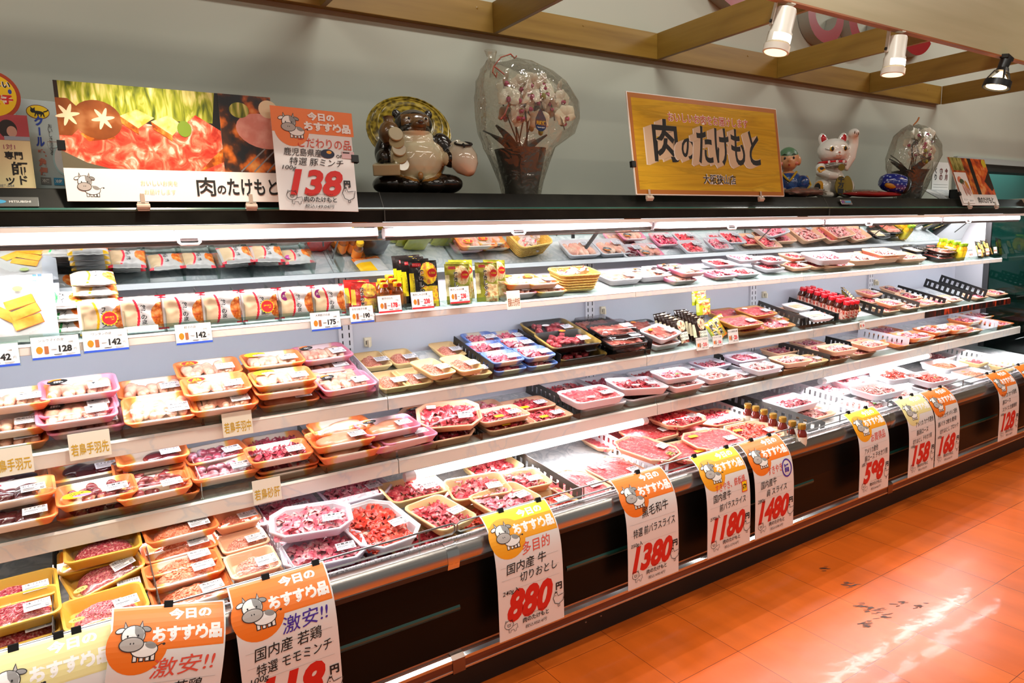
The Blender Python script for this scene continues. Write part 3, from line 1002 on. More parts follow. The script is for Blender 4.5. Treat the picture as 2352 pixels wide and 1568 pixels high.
def two_tone(name, base, c1, c2, amt=.5):
    """foam tray printed with coloured corners and pale stripes"""
    if name in MATS:
        return MATS[name]
    m = mat(name, base, .38)
    N, L, b = nodes(m)
    tc = N.new('ShaderNodeTexCoord')
    sx = N.new('ShaderNodeSeparateXYZ')
    L.new(tc.outputs['Object'], sx.inputs[0])
    ax = N.new('ShaderNodeMath'); ax.operation = 'ABSOLUTE'; L.new(sx.outputs[0], ax.inputs[0])
    ns = N.new('ShaderNodeTexNoise'); ns.inputs['Scale'].default_value = 16; L.new(tc.outputs['Object'], ns.inputs['Vector'])
    ad = N.new('ShaderNodeMath'); ad.operation = 'MULTIPLY_ADD'; ad.inputs[1].default_value = .07; L.new(ns.outputs['Fac'], ad.inputs[0]); L.new(ax.outputs[0], ad.inputs[2])
    r = N.new('ShaderNodeValToRGB'); r.color_ramp.interpolation = 'LINEAR'
    el = r.color_ramp.elements
    while len(el) < 5:
        el.new(.5)
    for e, (p, c) in zip(el, ((.0, base), (.088*amt*2, base), (.094*amt*2, c2), (.106*amt*2, c1), (.2, c1))):
        e.position = p; e.color = lin(c)
    L.new(ad.outputs[0], r.inputs['Fac'])
    L.new(r.outputs['Color'], b.inputs['Base Color'])
    return m


TRAYM = {
    'orange': two_tone('orange_printed_foam', '#efe2d2', '#ee8444', '#ecc060', .5),
    'pink': two_tone('pink_printed_foam', '#f0d6da', '#e58aa6', '#eec3ae', .5),
    'beige': mat('beige_foam', '#eac98c', .45), 'yellow': mat('yellow_foam', '#dcae3e', .42), 'peach': mat('peach_foam', '#f0bd97', .42),
    'white': mat('white_foam', '#eceaef', .42), 'lilac': mat('lilac_white_foam', '#e9e3f0', .42),
    'blue': two_tone('blue_printed_tray', '#efe3cb', '#6f8fd8', '#a9bcea', .42),
    'gold': two_tone('gold_black_tray', '#19150f', '#b89648', '#6b5526', .8), 'black': mat('glossy_black_tray', '#121110', .25),
    'brown': mat('wood_print_tray', '#b47d3e', .4)}

MEAT = {}


def meat_mat(k):
    if k in MEAT:
        return MEAT[k]
    S = {
        'mince_red': dict(stops=[(.30, '#9e2436'), (.5, '#c4485a'), (.62, '#e09a98'), (.72, '#efc6bd')], scale=190, detail=2, rough=.33, bump=.7),
        'mince_pink': dict(stops=[(.30, '#c04a5c'), (.5, '#dd7480'), (.62, '#eeaca6'), (.72, '#f6d4c8')], scale=210, detail=2, rough=.33, bump=.7),
        'mince_orange': dict(stops=[(.30, '#d9643f'), (.5, '#ea8a62'), (.65, '#f2aa86'), (.75, '#f8cdb4')], scale=170, detail=2, rough=.33, bump=.6),
        'mince_peach': dict(stops=[(.30, '#d87a66'), (.5, '#e99a86'), (.65, '#f2b8a0'), (.75, '#f9d8c4')], scale=180, detail=2, rough=.33, bump=.6),
        'beef': dict(stops=[(.32, '#b02433'), (.48, '#ca3d48'), (.58, '#dc6a6c'), (.66, '#efb8ae'), (.78, '#f6dcd2')], scale=30, detail=4, rough=.25, bump=.3, distort=.8),
        'beef_bright': dict(stops=[(.32, '#cc2c22'), (.50, '#e04632'), (.62, '#ea7258'), (.72, '#f4c4b0')], scale=32, detail=4, rough=.25, bump=.3, distort=.8),
        'pork': dict(stops=[(.32, '#dc5068'), (.47, '#e67688'), (.57, '#f0a8ac'), (.68, '#f7dcd6')], scale=30, detail=4, rough=.27, bump=.3, distort=.9),
        'pork_pale': dict(stops=[(.34, '#dd7a80'), (.48, '#eaa09c'), (.57, '#f4c4b8'), (.66, '#f9e2da')], scale=42, detail=4, rough=.27, bump=.3, distort=.9),
        'sliced_red': dict(stops=[(.34, '#c02a3a'), (.5, '#d64a52'), (.60, '#e47a74'), (.68, '#f2bdb0')], scale=60, detail=5, rough=.28, bump=.25, distort=1.2, stretch=(1, 2.4, 1)),
        'roast': dict(stops=[(.34, '#97382f'), (.5, '#b85a4c'), (.65, '#cf8a76')], scale=50, detail=4, rough=.3, bump=.2),
        'chicken': dict(stops=[(.32, '#d9907e'), (.5, '#eab49c'), (.64, '#f3cfb6'), (.75, '#f6dcc8')], scale=30, detail=4, rough=.22, bump=.3, coat=.4),
        'breast': dict(stops=[(.32, '#e08a6a'), (.5, '#eda584'), (.7, '#f3bd9e')], scale=18, detail=3, rough=.2, bump=.1, coat=.5),
        'liver': dict(stops=[(.34, '#2c0810'), (.55, '#4a1018'), (.7, '#6b2026')], scale=14, detail=3, rough=.15, coat=.7),
        'gizzard': dict(stops=[(.34, '#7c2336'), (.5, '#a84a5c'), (.58, '#c98a98'), (.66, '#cfc0d2')], scale=38, detail=2, rough=.16, coat=.7),
        'heart': dict(stops=[(.34, '#6b1a24'), (.5, '#91323a'), (.62, '#b8655e'), (.7, '#e2b48c')], scale=40, detail=2, rough=.2, coat=.5),
        'offcut': dict(stops=[(.34, '#8e1a32'), (.5, '#b02c48'), (.6, '#cc5a6c'), (.68, '#eec6c0')], scale=45, detail=3, rough=.22, coat=.4),
        'cube': dict(stops=[(.34, '#8a1c26'), (.5, '#ac3540'), (.62, '#c45e60'), (.7, '#e8b4a8')], scale=70, detail=4, rough=.28, bump=.2, distort=1.0),
        'cheese': dict(stops=[(.4, '#f2d3a0'), (.6, '#f6e6c8')], scale=40, detail=2, rough=.4),
    }[k]
    MEAT[k] = noisy('meat_'+k, S.pop('stops'), **S)
    return MEAT[k]


def ribbon(mb, pts, w, th, rnd, n=6):
    pts = [Vector(p) for p in pts]
    loops = []
    for i, p in enumerate(pts):
        a = pts[max(0, i-1)]; b = pts[min(len(pts)-1, i+1)]
        t = (b-a).normalized()
        side = t.cross(Vector((rnd.uniform(-.15, .15), rnd.uniform(-.15, .15), 1))).normalized()
        up = side.cross(t)
        k = (.45 if i in (0, len(pts)-1) else 1)*rnd.uniform(.85, 1.15)
        loops.append([p + side*(w/2*k*math.cos(2*PI*j/n)) + up*(th/2*math.sin(2*PI*j/n)) for j in range(n)])
    mb.loops(loops)


def meat_mesh(kind, W, D, H, seed):
    rnd = random.Random(hash((kind, seed)) % 99991 if False else seed*131 + sum(map(ord, kind)))
    mb = MB()
    w, d = W-.048, D-.044
    top = H + .001
    if kind.startswith('mince'):
        nx, ny = 22, 16
        dense = kind in ('mince_red', 'mince_pink')
        vs = []
        w2, d2 = W-.05, D-.045
        zf = lambda u, v: .006 + (top-.004)*max(0, (1-abs(u)**3.2))*max(0, (1-abs(v)**3.2))*(.82+.25*noise.noise(Vector((u*2.2+seed, v*2.2, seed)))) + .0022*noise.noise(Vector((u*9, v*9, seed)))
        for j in range(ny+1):
            for i in range(nx+1):
                u, v = 2*i/nx-1, 2*j/ny-1
                k = 1+.07*noise.noise(Vector((u*3, v*3, seed*2.3)))
                s = .5 + .5*max(abs(u), abs(v))/max(1e-6, math.hypot(u, v)) if (u or v) else 1
                vs.append((u*w2/2*k*s, v*d2/2*k*s, zf(u, v)))
        fs = [(j*(nx+1)+i, j*(nx+1)+i+1, (j+1)*(nx+1)+i+1, (j+1)*(nx+1)+i) for j in range(ny) for i in range(nx)]
        mb.add(vs, fs)
        for k in range(150 if dense else 80):
            u, v = rnd.uniform(-.82, .82), rnd.uniform(-.82, .82)
            a = (rnd.gauss(.5, .5) if dense else rnd.uniform(0, PI))
            l = rnd.uniform(.02, .045) if dense else rnd.uniform(.01, .02)
            pts = []
            for i in range(5):
                uu = u + math.cos(a)*l*(i-2)/2/w2*2*.5; vv = v + math.sin(a)*l*(i-2)/2/d2*2*.5
                a += rnd.uniform(-.35, .35)
                if max(abs(uu), abs(vv)) > .93:
                    uu, vv = max(-.93, min(.93, uu)), max(-.93, min(.93, vv))
                s = .5 + .5*max(abs(uu), abs(vv))/max(1e-6, math.hypot(uu, vv))
                pts.append((uu*w2/2*s, vv*d2/2*s, zf(uu, vv)+.0006))
            mb.tube(pts, .0016 if dense else .0021, 4)
    elif kind in ('beef', 'beef_bright', 'pork', 'pork_pale', 'offcut'):
        n = int(46*W*D/(.2*.14))
        for k in range(n):
            lay = k/n
            cx, cy = rnd.uniform(-.48, .48)*w, rnd.uniform(-.48, .48)*d
            fall = 1-.45*(2*cx/w)**2*.9-.35*(2*cy/d)**2
            z0 = .009 + (top-.012)*lay*fall
            a = rnd.uniform(0, 2*PI)
            L_ = rnd.uniform(.05, .095)
            ww = rnd.uniform(.011, .021)
            ph, fq, am = rnd.uniform(0, 6), rnd.uniform(1.2, 3.2), rnd.uniform(.003, .008)
            pts = []
            x, y = cx-math.cos(a)*L_/2, cy-math.sin(a)*L_/2
            for i in range(9):
                x = max(-w*.52, min(w*.52, x)); y = max(-d*.52, min(d*.52, y))
                pts.append((x, y, max(.008, z0+am*math.sin(ph+fq*i))))
                a += rnd.uniform(-.75, .75)
                x += math.cos(a)*L_/8; y += math.sin(a)*L_/8
            ribbon(mb, pts, ww, .0035, rnd)
    elif kind in ('sliced_red', 'roast'):
        n = 9 if W > .19 else 7
        for k in range(n):
            cx = -w*.46 + w*.92*k/(n-1)
            pts = []
            for i in range(8):
                v = -.5 + i/7
                pts.append((cx + .004*math.sin(i*1.7+k) + rnd.uniform(-.001, .001), v*d*1.05, .012 + (H-.014)*(.75+.2*math.sin(k*.9)) + .0015*math.sin(i*2.1+k*2)))
            ribbon(mb, pts, w/n*1.9, .006, rnd)
        mb.box((-w*.48, -d*.48, .006), (w*.48, d*.48, .014))
    elif kind == 'chicken':
        n = 5 if W > .18 else 4
        for k in range(n):
            cx = -w*.40 + w*.80*k/(n-1)
            M_ = Matrix.Rotation(rnd.uniform(-.35, .35), 4, 'Z') @ Matrix.Rotation(rnd.uniform(-.25, .25), 4, 'X')
            sh = lambda q: Vector((q.x*(1+.35*q.y), q.y, q.z*(1+.25*q.y)))
            mb.blob((cx, rnd.uniform(-.006, .006), .018), (w/n*.62, d*.50, .015), M=M_, amp=.16, freq=1.8, seed=seed*7+k, sub=3, shape=sh)
            mb.blob((cx+rnd.uniform(-.01, .01), -d*.32, .020), (w/n*.42, d*.2, .011), M=M_, amp=.25, freq=2.2, seed=seed*5+k, sub=2)
    elif kind == 'wing':
        pass
    elif kind == 'breast':
        for k in range(2):
            M_ = Matrix.Rotation(rnd.uniform(-.2, .2) + (.25 if k else 0), 4, 'Z')
            sh = lambda q: Vector((q.x, q.y*(1-.35*q.x), q.z*(1-.15*q.x)))
            mb.blob((-w*.10 + k*w*.22, d*(.14 if k else -.10), .017+.003*k), (w*.40, d*.36, .017), M=M_, amp=.08, freq=1.5, seed=seed+k, sub=3, shape=sh)
    elif kind == 'liver':
        for k in range(6):
            mb.blob((rnd.uniform(-.34, .34)*w, rnd.uniform(-.25, .25)*d, .015+.001*k), (w*rnd.uniform(.18, .26), d*rnd.uniform(.25, .36), .014), M=Matrix.Rotation(rnd.uniform(-.6, .6), 4, 'Z'), amp=.2, freq=1.4, seed=seed*9+k, sub=3)
    elif kind == 'gizzard':
        for k in range(9):
            i, j = k % 5, k//5
            c = (-w*.40 + w*.2*i + rnd.uniform(-.006, .006), (-.24+.48*j)*d + rnd.uniform(-.006, .006), .018+.003*j)
            M_ = Matrix.Rotation(rnd.uniform(-1, 1), 4, 'Z')
            mb.blob(c, (.017, .015, .014), M=M_, amp=.14, freq=1.6, seed=seed*3+k, sub=2)
            mb.blob((c[0]+.013*math.cos(k*2.1), c[1]+.012*math.sin(k*2.1), c[2]-.003), (.013, .012, .011), M=M_, amp=.14, freq=1.6, seed=seed+k, sub=2)
    elif kind == 'heart':
        for k in range(15):
            sh = lambda q: Vector((q.x, q.y*(1-.4*q.x), q.z*(1-.4*q.x)))
            mb.blob((rnd.uniform(-.45, .45)*w, rnd.uniform(-.4, .4)*d, .013+.0008*k), (.018, .0125, .0115), M=Matrix.Rotation(rnd.uniform(0, 6.3), 4, 'Z') @ Matrix.Rotation(rnd.uniform(-.5, .5), 4, 'Y'), amp=.12, freq=1.6, seed=seed+k, sub=2, shape=sh)
    elif kind == 'cube':
        for k in range(int(16*W*D/(.24*.17))):
            c = Vector((rnd.uniform(-.42, .42)*w, rnd.uniform(-.42, .42)*d, .016+rnd.choice((0, .004, .014))))
            M_ = Matrix.Translation(c) @ Matrix.Rotation(rnd.uniform(0, 3), 4, 'Z') @ Matrix.Rotation(rnd.uniform(-.4, .4), 4, 'X')
            sh = lambda q: Vector(tuple(math.copysign(abs(t)**.45, t) for t in q)) if True else q
            a = rnd.uniform(.012, .0155)
            mb.blob((0, 0, 0), (a, a*1.1, a*.85), M=M_, amp=.08, freq=2, seed=k, sub=2, shape=sh)
    elif kind == 'cheese':
        for k in range(3):
            mb.box((-w*.45, -d*.45+d*.3*k, .006), (w*.45, -d*.45+d*.3*k+d*.26, H-.004))
    zc = H + .002                                  # the wrap presses down whatever stands proud of the rim
    mb.v = [(x, y, z if z < zc else zc + (z-zc)*.12) for x, y, z in mb.v]
    return mb


PRICE = {'sale': '激安SALE!', 'ga': 'が♥いーなっ!', 'cho': '今売れてます', 'uma': 'うまいヨ!', 'rec': 'おすすめ品', 'oki': '店長のおすすめ品', 'ume': '味自慢', 'tamo': '多目的', 'tas': '味わい自慢', 'kai': '大好評!', 'kou': '好評価あり', 'plain': 'お買得品', 'aji': '特選品'}


def price_print(k):
    p = Print()
    w, h = .056, .038
    p.rect(-w/2, -h/2, w/2, h/2, STICK)
    p.text(PRICE[k], 0, h*.30, h*.24, INK, w=w*.84, bold=.012)
    for i, (y, l) in enumerate(((.10, .8), (-.06, .62), (-.20, .5), (-.34, .68))):
        p.rect(-w*.42, h*y-.0008, -w*.42 + w*l*(.9 if i else 1), h*y+.0008, INKGRAY if i != 1 else INK)
    p.rect(w*.27, -h*.40, w*.43, -h*.16, INKGRAY)
    p.rect(w*.29, -h*.36, w*.41, -h*.32, STICK)
    return p


def badge_print(k):
    p = Print()
    if k == 'karaage':
        p.ell(0, 0, .027, .016, YEL); 
        pts = [(.026*math.cos(R(a))*(1 if (a//15) % 2 else .9), .0155*math.sin(R(a))*(1 if (a//15) % 2 else .9)) for a in range(0, 360, 15)]
        p.poly(pts, REDI)
        p.text('から', 0, .0045, .009, YEL, bold=.04); p.text('揚げ用', 0, -.0055, .009, YEL, bold=.04)
    elif k == 'jumbo':
        p.ell(0, 0, .034, .019, YEL)
        p.ell(.012, -.008, .022, .008, mat('pink_ink', '#f08fc6', .45))
        p.text('ジャンボ', 0, .008, .009, INK, bold=.03); p.text('パック', -.003, -.002, .008, INK, bold=.03)
    elif k == 'oval':
        p.ell(0, 0, .026, .0145, INK, rot=8)
        p.stroke([(-.022, .004), (-.008, .012), (.010, .013)], .007, ORG)
        p.text('和歌山', 0, .0, .006, WHITE, bold=.02, rot=8); p.text('うめどり', .002, -.006, .006, WHITE, bold=.02, rot=8)
    elif k == 'yellow':
        p.rect(-.019, -.011, .019, .011, YEL); p.text('半額', 0, 0, .010, mat('dull_yellow_ink', '#c7a800', .5))
    elif k == 'red':
        p.rect(-.03, -.006, .03, .006, REDI); p.text('お買い得', 0, 0, .008, WHITE, bold=.03)
    elif k == 'orange':
        p.ell(0, 0, .017, .011, ORG); p.text('特選', 0, 0, .008, YEL, bold=.02)
    elif k == 'redround':
        p.ell(0, 0, .014, .014, WHITE); p.ell(0, 0, .013, .013, REDI); p.text('牛', 0, 0, .013, INK, bold=.03)
    elif k == 'gold':
        p.rect(-.017, -.012, .017, .012, YEL); p.rect(-.015, -.010, .015, .010, INK); p.text('黒毛', 0, .0, .010, YEL, bold=.02)
    elif k == 'goldbar':
        p.rect(-.022, -.011, .022, .011, YEL); p.rect(-.019, -.0085, .019, .0085, YORG)
    elif k == 'whitetag':
        p.rect(-.018, -.011, .018, .011, WHITE); p.text('味付', 0, 0, .009, INK)
    elif k == 'whiteslip':
        p.ell(0, 0, .021, .011, WHITE); p.text('国産', 0, 0, .007, INKGRAY)
    elif k == 'usa':
        p.ell(0, 0, .018, .007, REDI); p.text('国産牛', 0, 0, .007, WHITE, bold=.02)
    elif k == 'knot':
        p.ell(0, 0, .017, .009, mat('pale_yellow_ink', '#dcc860', .5)); p.text('合挽', 0, 0, .009, INK)
    elif k == 'leaf':
        p.ell(0, 0, .014, .005, mat('green_leaf_garnish', '#5f8f3a', .5), rot=35); p.ell(.008, -.003, .012, .004, mat('green_leaf_garnish', '#5f8f3a', .5), rot=-10)
    return p


_PM = {}


def shared(name, key, make, parent):
    """a part whose mesh is made once and shared"""
    if key not in _PM:
        o = make()
        _PM[key] = o.data
        o.name = name
        o.parent = parent
        return o
    o = bpy.data.objects.new(name, _PM[key])
    C.objects.link(o)
    o.parent = parent
    return o


FLAT = lambda u, v, l: Vector((u, v, l))
SIZES = {  # W, D, H, octagon
    'ch': (.198, .128, .030, 0), 'chj': (.212, .138, .032, 0), 'min': (.116, .156, .028, 0), 'mid': (.152, .120, .028, 0), 'cub': (.265, .175, .034, 0),
    'blk': (.215, .150, .028, 0), 'wh': (.185, .140, .032, 0), 'bf': (.225, .150, .028, 0), 'sm': (.165, .122, .026, 0), 'oc': (.245, .185, .034, 1), 'pea': (.225, .145, .028, 0),
    'wl': (.255, .175, .038, 0), 'wm': (.200, .140, .032, 0), 'or': (.245, .160, .030, 0), 'yel': (.188, .138, .036, 0), 'pm': (.138, .112, .032, 0), 'ocb': (.215, .285, .036, 1),
    'yb': (.222, .165, .034, 0), 'yp': (.165, .205, .034, 0), 'sl': (.215, .255, .026, 1), 'sl2': (.265, .205, .026, 1), 'wd': (.265, .185, .040, 0)}
STEP = .037
COLN = {'orange': 'orange and white', 'pink': 'pink', 'beige': 'beige', 'yellow': 'yellow', 'peach': 'peach', 'white': 'white', 'lilac': 'white', 'blue': 'blue-rimmed', 'gold': 'gold-rimmed black', 'black': 'glossy black', 'brown': 'wood-print'}
SHN = {'1': 'top shelf', '2': 'upper shelf', '3': 'lower shelf', 'd': 'bottom deck'}
COUNT = {}


TODO = []
PLACED = []


def tray(*a, **k):
    TODO.append((a, k))


def hull(W_, D_, H_):
    v = []
    for ins, z in ((.019, .0), (0, H_*.8), (0, H_), (.012, H_+.0025), (.030, H_+.0060)):
        v += [(sx*(W_/2-ins), sy*(D_/2-ins), z) for sx, sy in ((1, 1), (-1, 1), (-1, -1), (1, -1))]
    f = [(3, 2, 1, 0), (16, 17, 18, 19)]
    for i in range(4):
        f += [(i*4+j, i*4+(j+1) % 4, i*4+4+(j+1) % 4, i*4+4+j) for j in range(4)]
    return v, f


def bvh_of(verts, faces, M_):
    return BVHTree.FromPolygons([M_ @ Vector(v) for v in verts], faces)


def settle():
    """lay the trays from the lowest up; where two would run into each other slide the upper one up and forward"""
    order = sorted(range(len(TODO)), key=lambda i: TODO[i][0][3])
    for i in order:
        place(*TODO[i][0], **TODO[i][1])


def place(sh, px, py, lev, size, col, meat, price, badge, phrase, what, rz=0, tx=0, ty=0, seed=None, boff=None, lid=False, dz=0.0):
    if abs(tx) <= 8:
        tx *= .4
    W_, D_, H_, oc = SIZES[size]
    y0, z0, sl = SH[sh]
    hv, hf = hull(W_, D_, H_ + (.018 if lid else 0))

    def pose(lv):
        P = on_plane(px, py, y0, z0 + max(0, lv)*STEP + H_ + .002, sl)
        he = abs(W_/2*math.sin(R(rz))) + D_/2*math.cos(R(rz))
        lo, hi = y0 + he + .003 - (.045 if lv > 1.0 and sh != 'd' else 0), CB - .022 - he - (.05 if sh == '1' else 0)
        yc = max(lo, min(hi, P.y))
        P = Vector((P.x, yc, P.z + sl*(yc-P.y)))
        M_ = Matrix.Translation(P) @ Matrix.Rotation(R(rz), 4, 'Z') @ Matrix.Rotation(R(ty), 4, 'Y') @ Matrix.Rotation(math.atan(sl) + R(tx), 4, 'X')
        org = M_ @ Vector((0, 0, -H_))
        M_ = Matrix.Translation(org) @ M_.to_3x3().to_4x4()
        # no corner may sink into the shelf
        sink = min((M_ @ Vector(v)).z - (z0 + sl*((M_ @ Vector(v)).y - y0)) for v in hv[:8])
        if sink < .0015:
            M_ = Matrix.Translation((0, 0, .0015-sink)) @ M_
        return M_
    best = None
    near = [q for q in PLACED if q[0] == sh and abs(q[1].x - pose(lev).translation.x) < q[2] + W_*.75 + .03]
    tries = sorted(((abs(dx)/.012 + k*.7, dx, k) for dx in (0, .006, -.006, .012, -.012, .02, -.02) for k in range(8)), key=lambda q: q[0])
    for cost, dx, k in tries:
        M_ = Matrix.Translation((dx, 0, 0)) @ pose(lev + .1*k)
        tree = bvh_of(hv, hf, M_)
        hit = sum(1 for q in near if tree.overlap(q[3]))
        if best is None or hit < best[0]:
            best = (hit, M_, tree)
        if not hit:
            break
    hit, M_, tree = best
    PLACED.append((sh, M_.translation.copy(), W_*.75, tree))
    org = M_.translation
    n = COUNT.get((meat, size), 0); COUNT[(meat, size)] = n+1
    v = (seed if seed is not None else n) % 3
    t = thing('meat_tray', f"{COLN[col]} tray of {what}, {phrase}", 'meat tray', org, M_.to_euler(), f"{what} trays on the {SHN[sh]}")
    shared('tray', ('tray', size, col), lambda: tray_mesh(W_, D_, H_, oc).build('tray', TRAYM[col]), t)
    shared('meat', ('meat', meat, size, v), lambda: meat_mesh(meat, W_, D_, H_, v+1).build('meat', meat_mat(meat), angle=70), t)
    if lid:
        shared('clear_lid', ('lid', size), lambda: lid_mesh(W_, D_, H_).build('clear_lid', LIDP), t)
        zt = H_ + .0238
    else:
        shared('wrap_film', ('film', size), lambda: film_mesh(W_, D_, H_, oc).build('wrap_film', FILM), t)
        zt = H_ + .0068
    if price:
        o = shared('price_sticker', ('price', price), lambda: price_print(price).build('price_sticker', fn=FLAT, step=.00025), t)
        o.location = (W_*.24, -D_*.16, zt)
        o.rotation_euler = (R(3), 0, R(2))
    if badge:
        o = shared('badge_sticker', ('badge', badge), lambda: badge_print(badge).build('badge_sticker', fn=FLAT, step=.00025), t)
        bx, by = boff or (-.26, .22)
        o.location = (W_*bx, D_*by, zt)
    return t


T = tray
# ---- upper shelf, from the left
wg = 'chicken wings'
T('2', 20, 912, 2.2, 'ch', 'orange', 'chicken', 'sale', None, 'rearmost at the left edge', wg)
T('2', 14, 968, 1, 'ch', 'orange', 'chicken', 'sale', None, 'middle one at the left edge', wg)
T('2', 12, 1010, 0, 'ch', 'orange', 'chicken', 'sale', None, 'front one at the left edge', wg)
dr = 'chicken drumettes'
T('2', 180, 926, .8, 'ch', 'pink', 'chicken', 'ga', 'oval', 'lowest of the rear stack', dr, rz=3, dz=-.01)
T('2', 182, 885, 2, 'ch', 'pink', 'chicken', 'ga', 'oval', 'top of the rear stack', dr, rz=3, tx=8)
T('2', 184, 990, 0, 'ch', 'pink', 'chicken', 'ga', None, 'bottom one at the shelf front', dr)
T('2', 176, 941, 1.15, 'ch', 'pink', 'chicken', 'ga', 'oval', 'top one with dark oval badge at the shelf front', dr, rz=2, tx=6)
wt = 'pale wing tips'
T('2', 345, 887, 1.2, 'ch', 'orange', 'chicken', 'sale', None, 'rear one beside the drumettes', wt, tx=4)
T('2', 352, 925, 0.2, 'ch', 'orange', 'chicken', 'sale', None, 'half hidden behind the brightest front tray', wt, tx=2)
T('2', 357, 957, 0.6, 'ch', 'orange', 'chicken', 'sale', None, 'brightest one at the shelf front', wt, tx=14)
ka = 'frying chicken'
T('2', 478, 842, 2.4, 'ch', 'orange', 'chicken', 'cho', 'karaage', 'rearmost red-badged one', ka, tx=6)
T('2', 496, 880, 1.7, 'ch', 'orange', 'chicken', 'cho', 'karaage', 'second red-badged one from the back', ka, tx=6)
T('2', 521, 955, 0, 'ch', 'orange', 'chicken', 'cho', None, 'bottom one of the red-badged stack', ka)
T('2', 512, 917, 1.0, 'ch', 'orange', 'chicken', 'cho', 'karaage', 'front top red-badged one', ka, tx=6)
ju = 'jumbo pack chicken'
T('2', 612, 823, 2.4, 'ch', 'orange', 'chicken', 'plain', 'jumbo', 'rearmost yellow-badged one', ju, tx=-2)
T('2', 626, 845, 1.8, 'ch', 'orange', 'chicken', None, 'jumbo', 'second yellow-badged one from the back', ju)
T('2', 670, 926, 0, 'ch', 'orange', 'breast', 'plain', 'jumbo', 'bottom of the front yellow-badged stack', ju)
T('2', 658, 897, 1, 'ch', 'orange', 'chicken', 'plain', 'jumbo', 'middle of the front yellow-badged stack', ju)
T('2', 650, 864, 2, 'ch', 'orange', 'chicken', 'plain', 'jumbo', 'top of the front yellow-badged stack', ju, tx=-2)
sa = 'chicken strips'
T('2', 748, 838, 1, 'ch', 'pink', 'chicken', 'ga', None, 'under the tilted rear one by the upright', sa)
T('2', 741, 806, 2.1, 'ch', 'pink', 'chicken', 'ga', 'oval', 'tilted rear one by the slotted upright', sa, rz=8, tx=8)
T('2', 765, 860, .6, 'ch', 'pink', 'chicken', None, None, 'middle one behind the front pair', sa)
T('2', 806, 910, 0, 'ch', 'pink', 'chicken', 'ga', None, 'bottom of the front pair beside the mince', sa)
T('2', 800, 882, 1, 'ch', 'pink', 'chicken', 'ga', 'oval', 'top of the front pair beside the mince', sa, rz=6, tx=5)
mi = 'pale pork mince'
T('2', 855, 824, 0, 'min', 'beige', 'mince_peach', 'kou', None, 'rear left one by the hook', mi, seed=0)
T('2', 918, 818, 0, 'min', 'beige', 'mince_peach', 'kou', None, 'rear one right of the hook', mi, seed=1)
T('2', 1028, 800, 0, 'min', 'beige', 'mince_peach', 'kou', None, 'rear right one against the black divider', mi, seed=2)
T('2', 897, 874, 0, 'min', 'beige', 'mince_peach', 'kou', None, 'front left one beside the chicken strips', mi, seed=1)
T('2', 955, 871, 0, 'min', 'beige', 'mince_peach', 'kou', None, 'front one partly under the tilted one', mi, seed=2)
T('2', 1033, 868, 0, 'min', 'beige', 'mince_peach', None, None, 'flat one under the overlapping pair', mi, seed=0)
T('2', 1101, 857, 0, 'min', 'beige', 'mince_peach', 'kou', None, 'front right one touching the black divider', mi, seed=1)
T('2', 1000, 846, 1.1, 'min', 'beige', 'mince_peach', 'kou', None, 'left one of the overlapping pair on top', mi, rz=12, seed=2)
T('2', 1066, 839, 1.1, 'min', 'beige', 'mince_peach', 'kou', None, 'right one of the overlapping pair on top', mi, rz=10, seed=0)
bl_ = 'sliced pork in patterned print'
T('2', 1084, 760, .5, 'mid', 'blue', 'pork', 'kai', None, 'rear left between the black dividers', bl_)
T('2', 1150, 756, .4, 'mid', 'blue', 'pork', 'kai', None, 'rear right between the black dividers', bl_)
T('2', 1122, 794, .6, 'mid', 'blue', 'pork', 'kai', None, 'middle left between the black dividers', bl_)
T('2', 1188, 786, .5, 'mid', 'blue', 'pork', 'kai', None, 'middle right between the black dividers', bl_)
T('2', 1181, 852, 0, 'mid', 'blue', 'pork', 'kai', None, 'front left bottom beside the first black divider', bl_)
T('2', 1246, 842, 0, 'mid', 'blue', 'pork', 'kai', None, 'front right bottom beside the second black divider', bl_)
T('2', 1165, 824, 1, 'mid', 'blue', 'pork', 'kai', None, 'front left top beside the first black divider', bl_)
T('2', 1234, 815, 1, 'mid', 'blue', 'pork', 'kai', None, 'front right top beside the second black divider', bl_)
cu = 'diced beef'
T('2', 1250, 740, 1.0, 'cub', 'gold', 'cube', 'aji', 'whiteslip', 'rear one against the liner', cu, rz=2, tx=6, boff=(-.12, .05))
T('2', 1344, 819, 0, 'cub', 'gold', 'cube', 'aji', 'orange', 'front one at the shelf edge', cu)
T('2', 1296, 777, 1.2, 'cub', 'gold', 'cube', 'aji', 'orange', 'middle one overlapping both others', cu, rz=-2, tx=4, boff=(.05, .38))
ro = 'sliced beef under a clear lid'
T('2', 1366, 743, .6, 'blk', 'black', 'roast', None, None, 'rear one against the liner', ro, lid=True)
T('2', 1458, 806, 0, 'blk', 'black', 'roast', 'aji', 'whiteslip', 'bottom of the lidded stack', ro, lid=True)
T('2', 1436, 782, 1, 'blk', 'black', 'roast', 'aji', 'whiteslip', 'middle of the lidded stack', ro, lid=True)
T('2', 1408, 755, 2.2, 'blk', 'black', 'roast', 'aji', None, 'top of the lidded stack', ro, rz=-4, lid=True)
rb = 'roast beef'
T('2', 1480, 745, .3, 'wh', 'black', 'roast', 'aji', 'orange', 'behind the white ones by the pouches', rb)
T('2', 1538, 791, 0, 'wh', 'white', 'roast', 'aji', 'orange', 'bottom one in front of the sauce pouches', rb, rz=4)
T('2', 1518, 760, 1.1, 'wh', 'white', 'roast', 'aji', 'orange', 'tilted top one in front of the sauce pouches', rb, rz=16, ty=-5, tx=5)
yk = 'grilling beef slices'
T('2', 1672, 718, .2, 'bf', 'brown', 'sliced_red', 'aji', None, 'rear left one right of the pouches', yk)
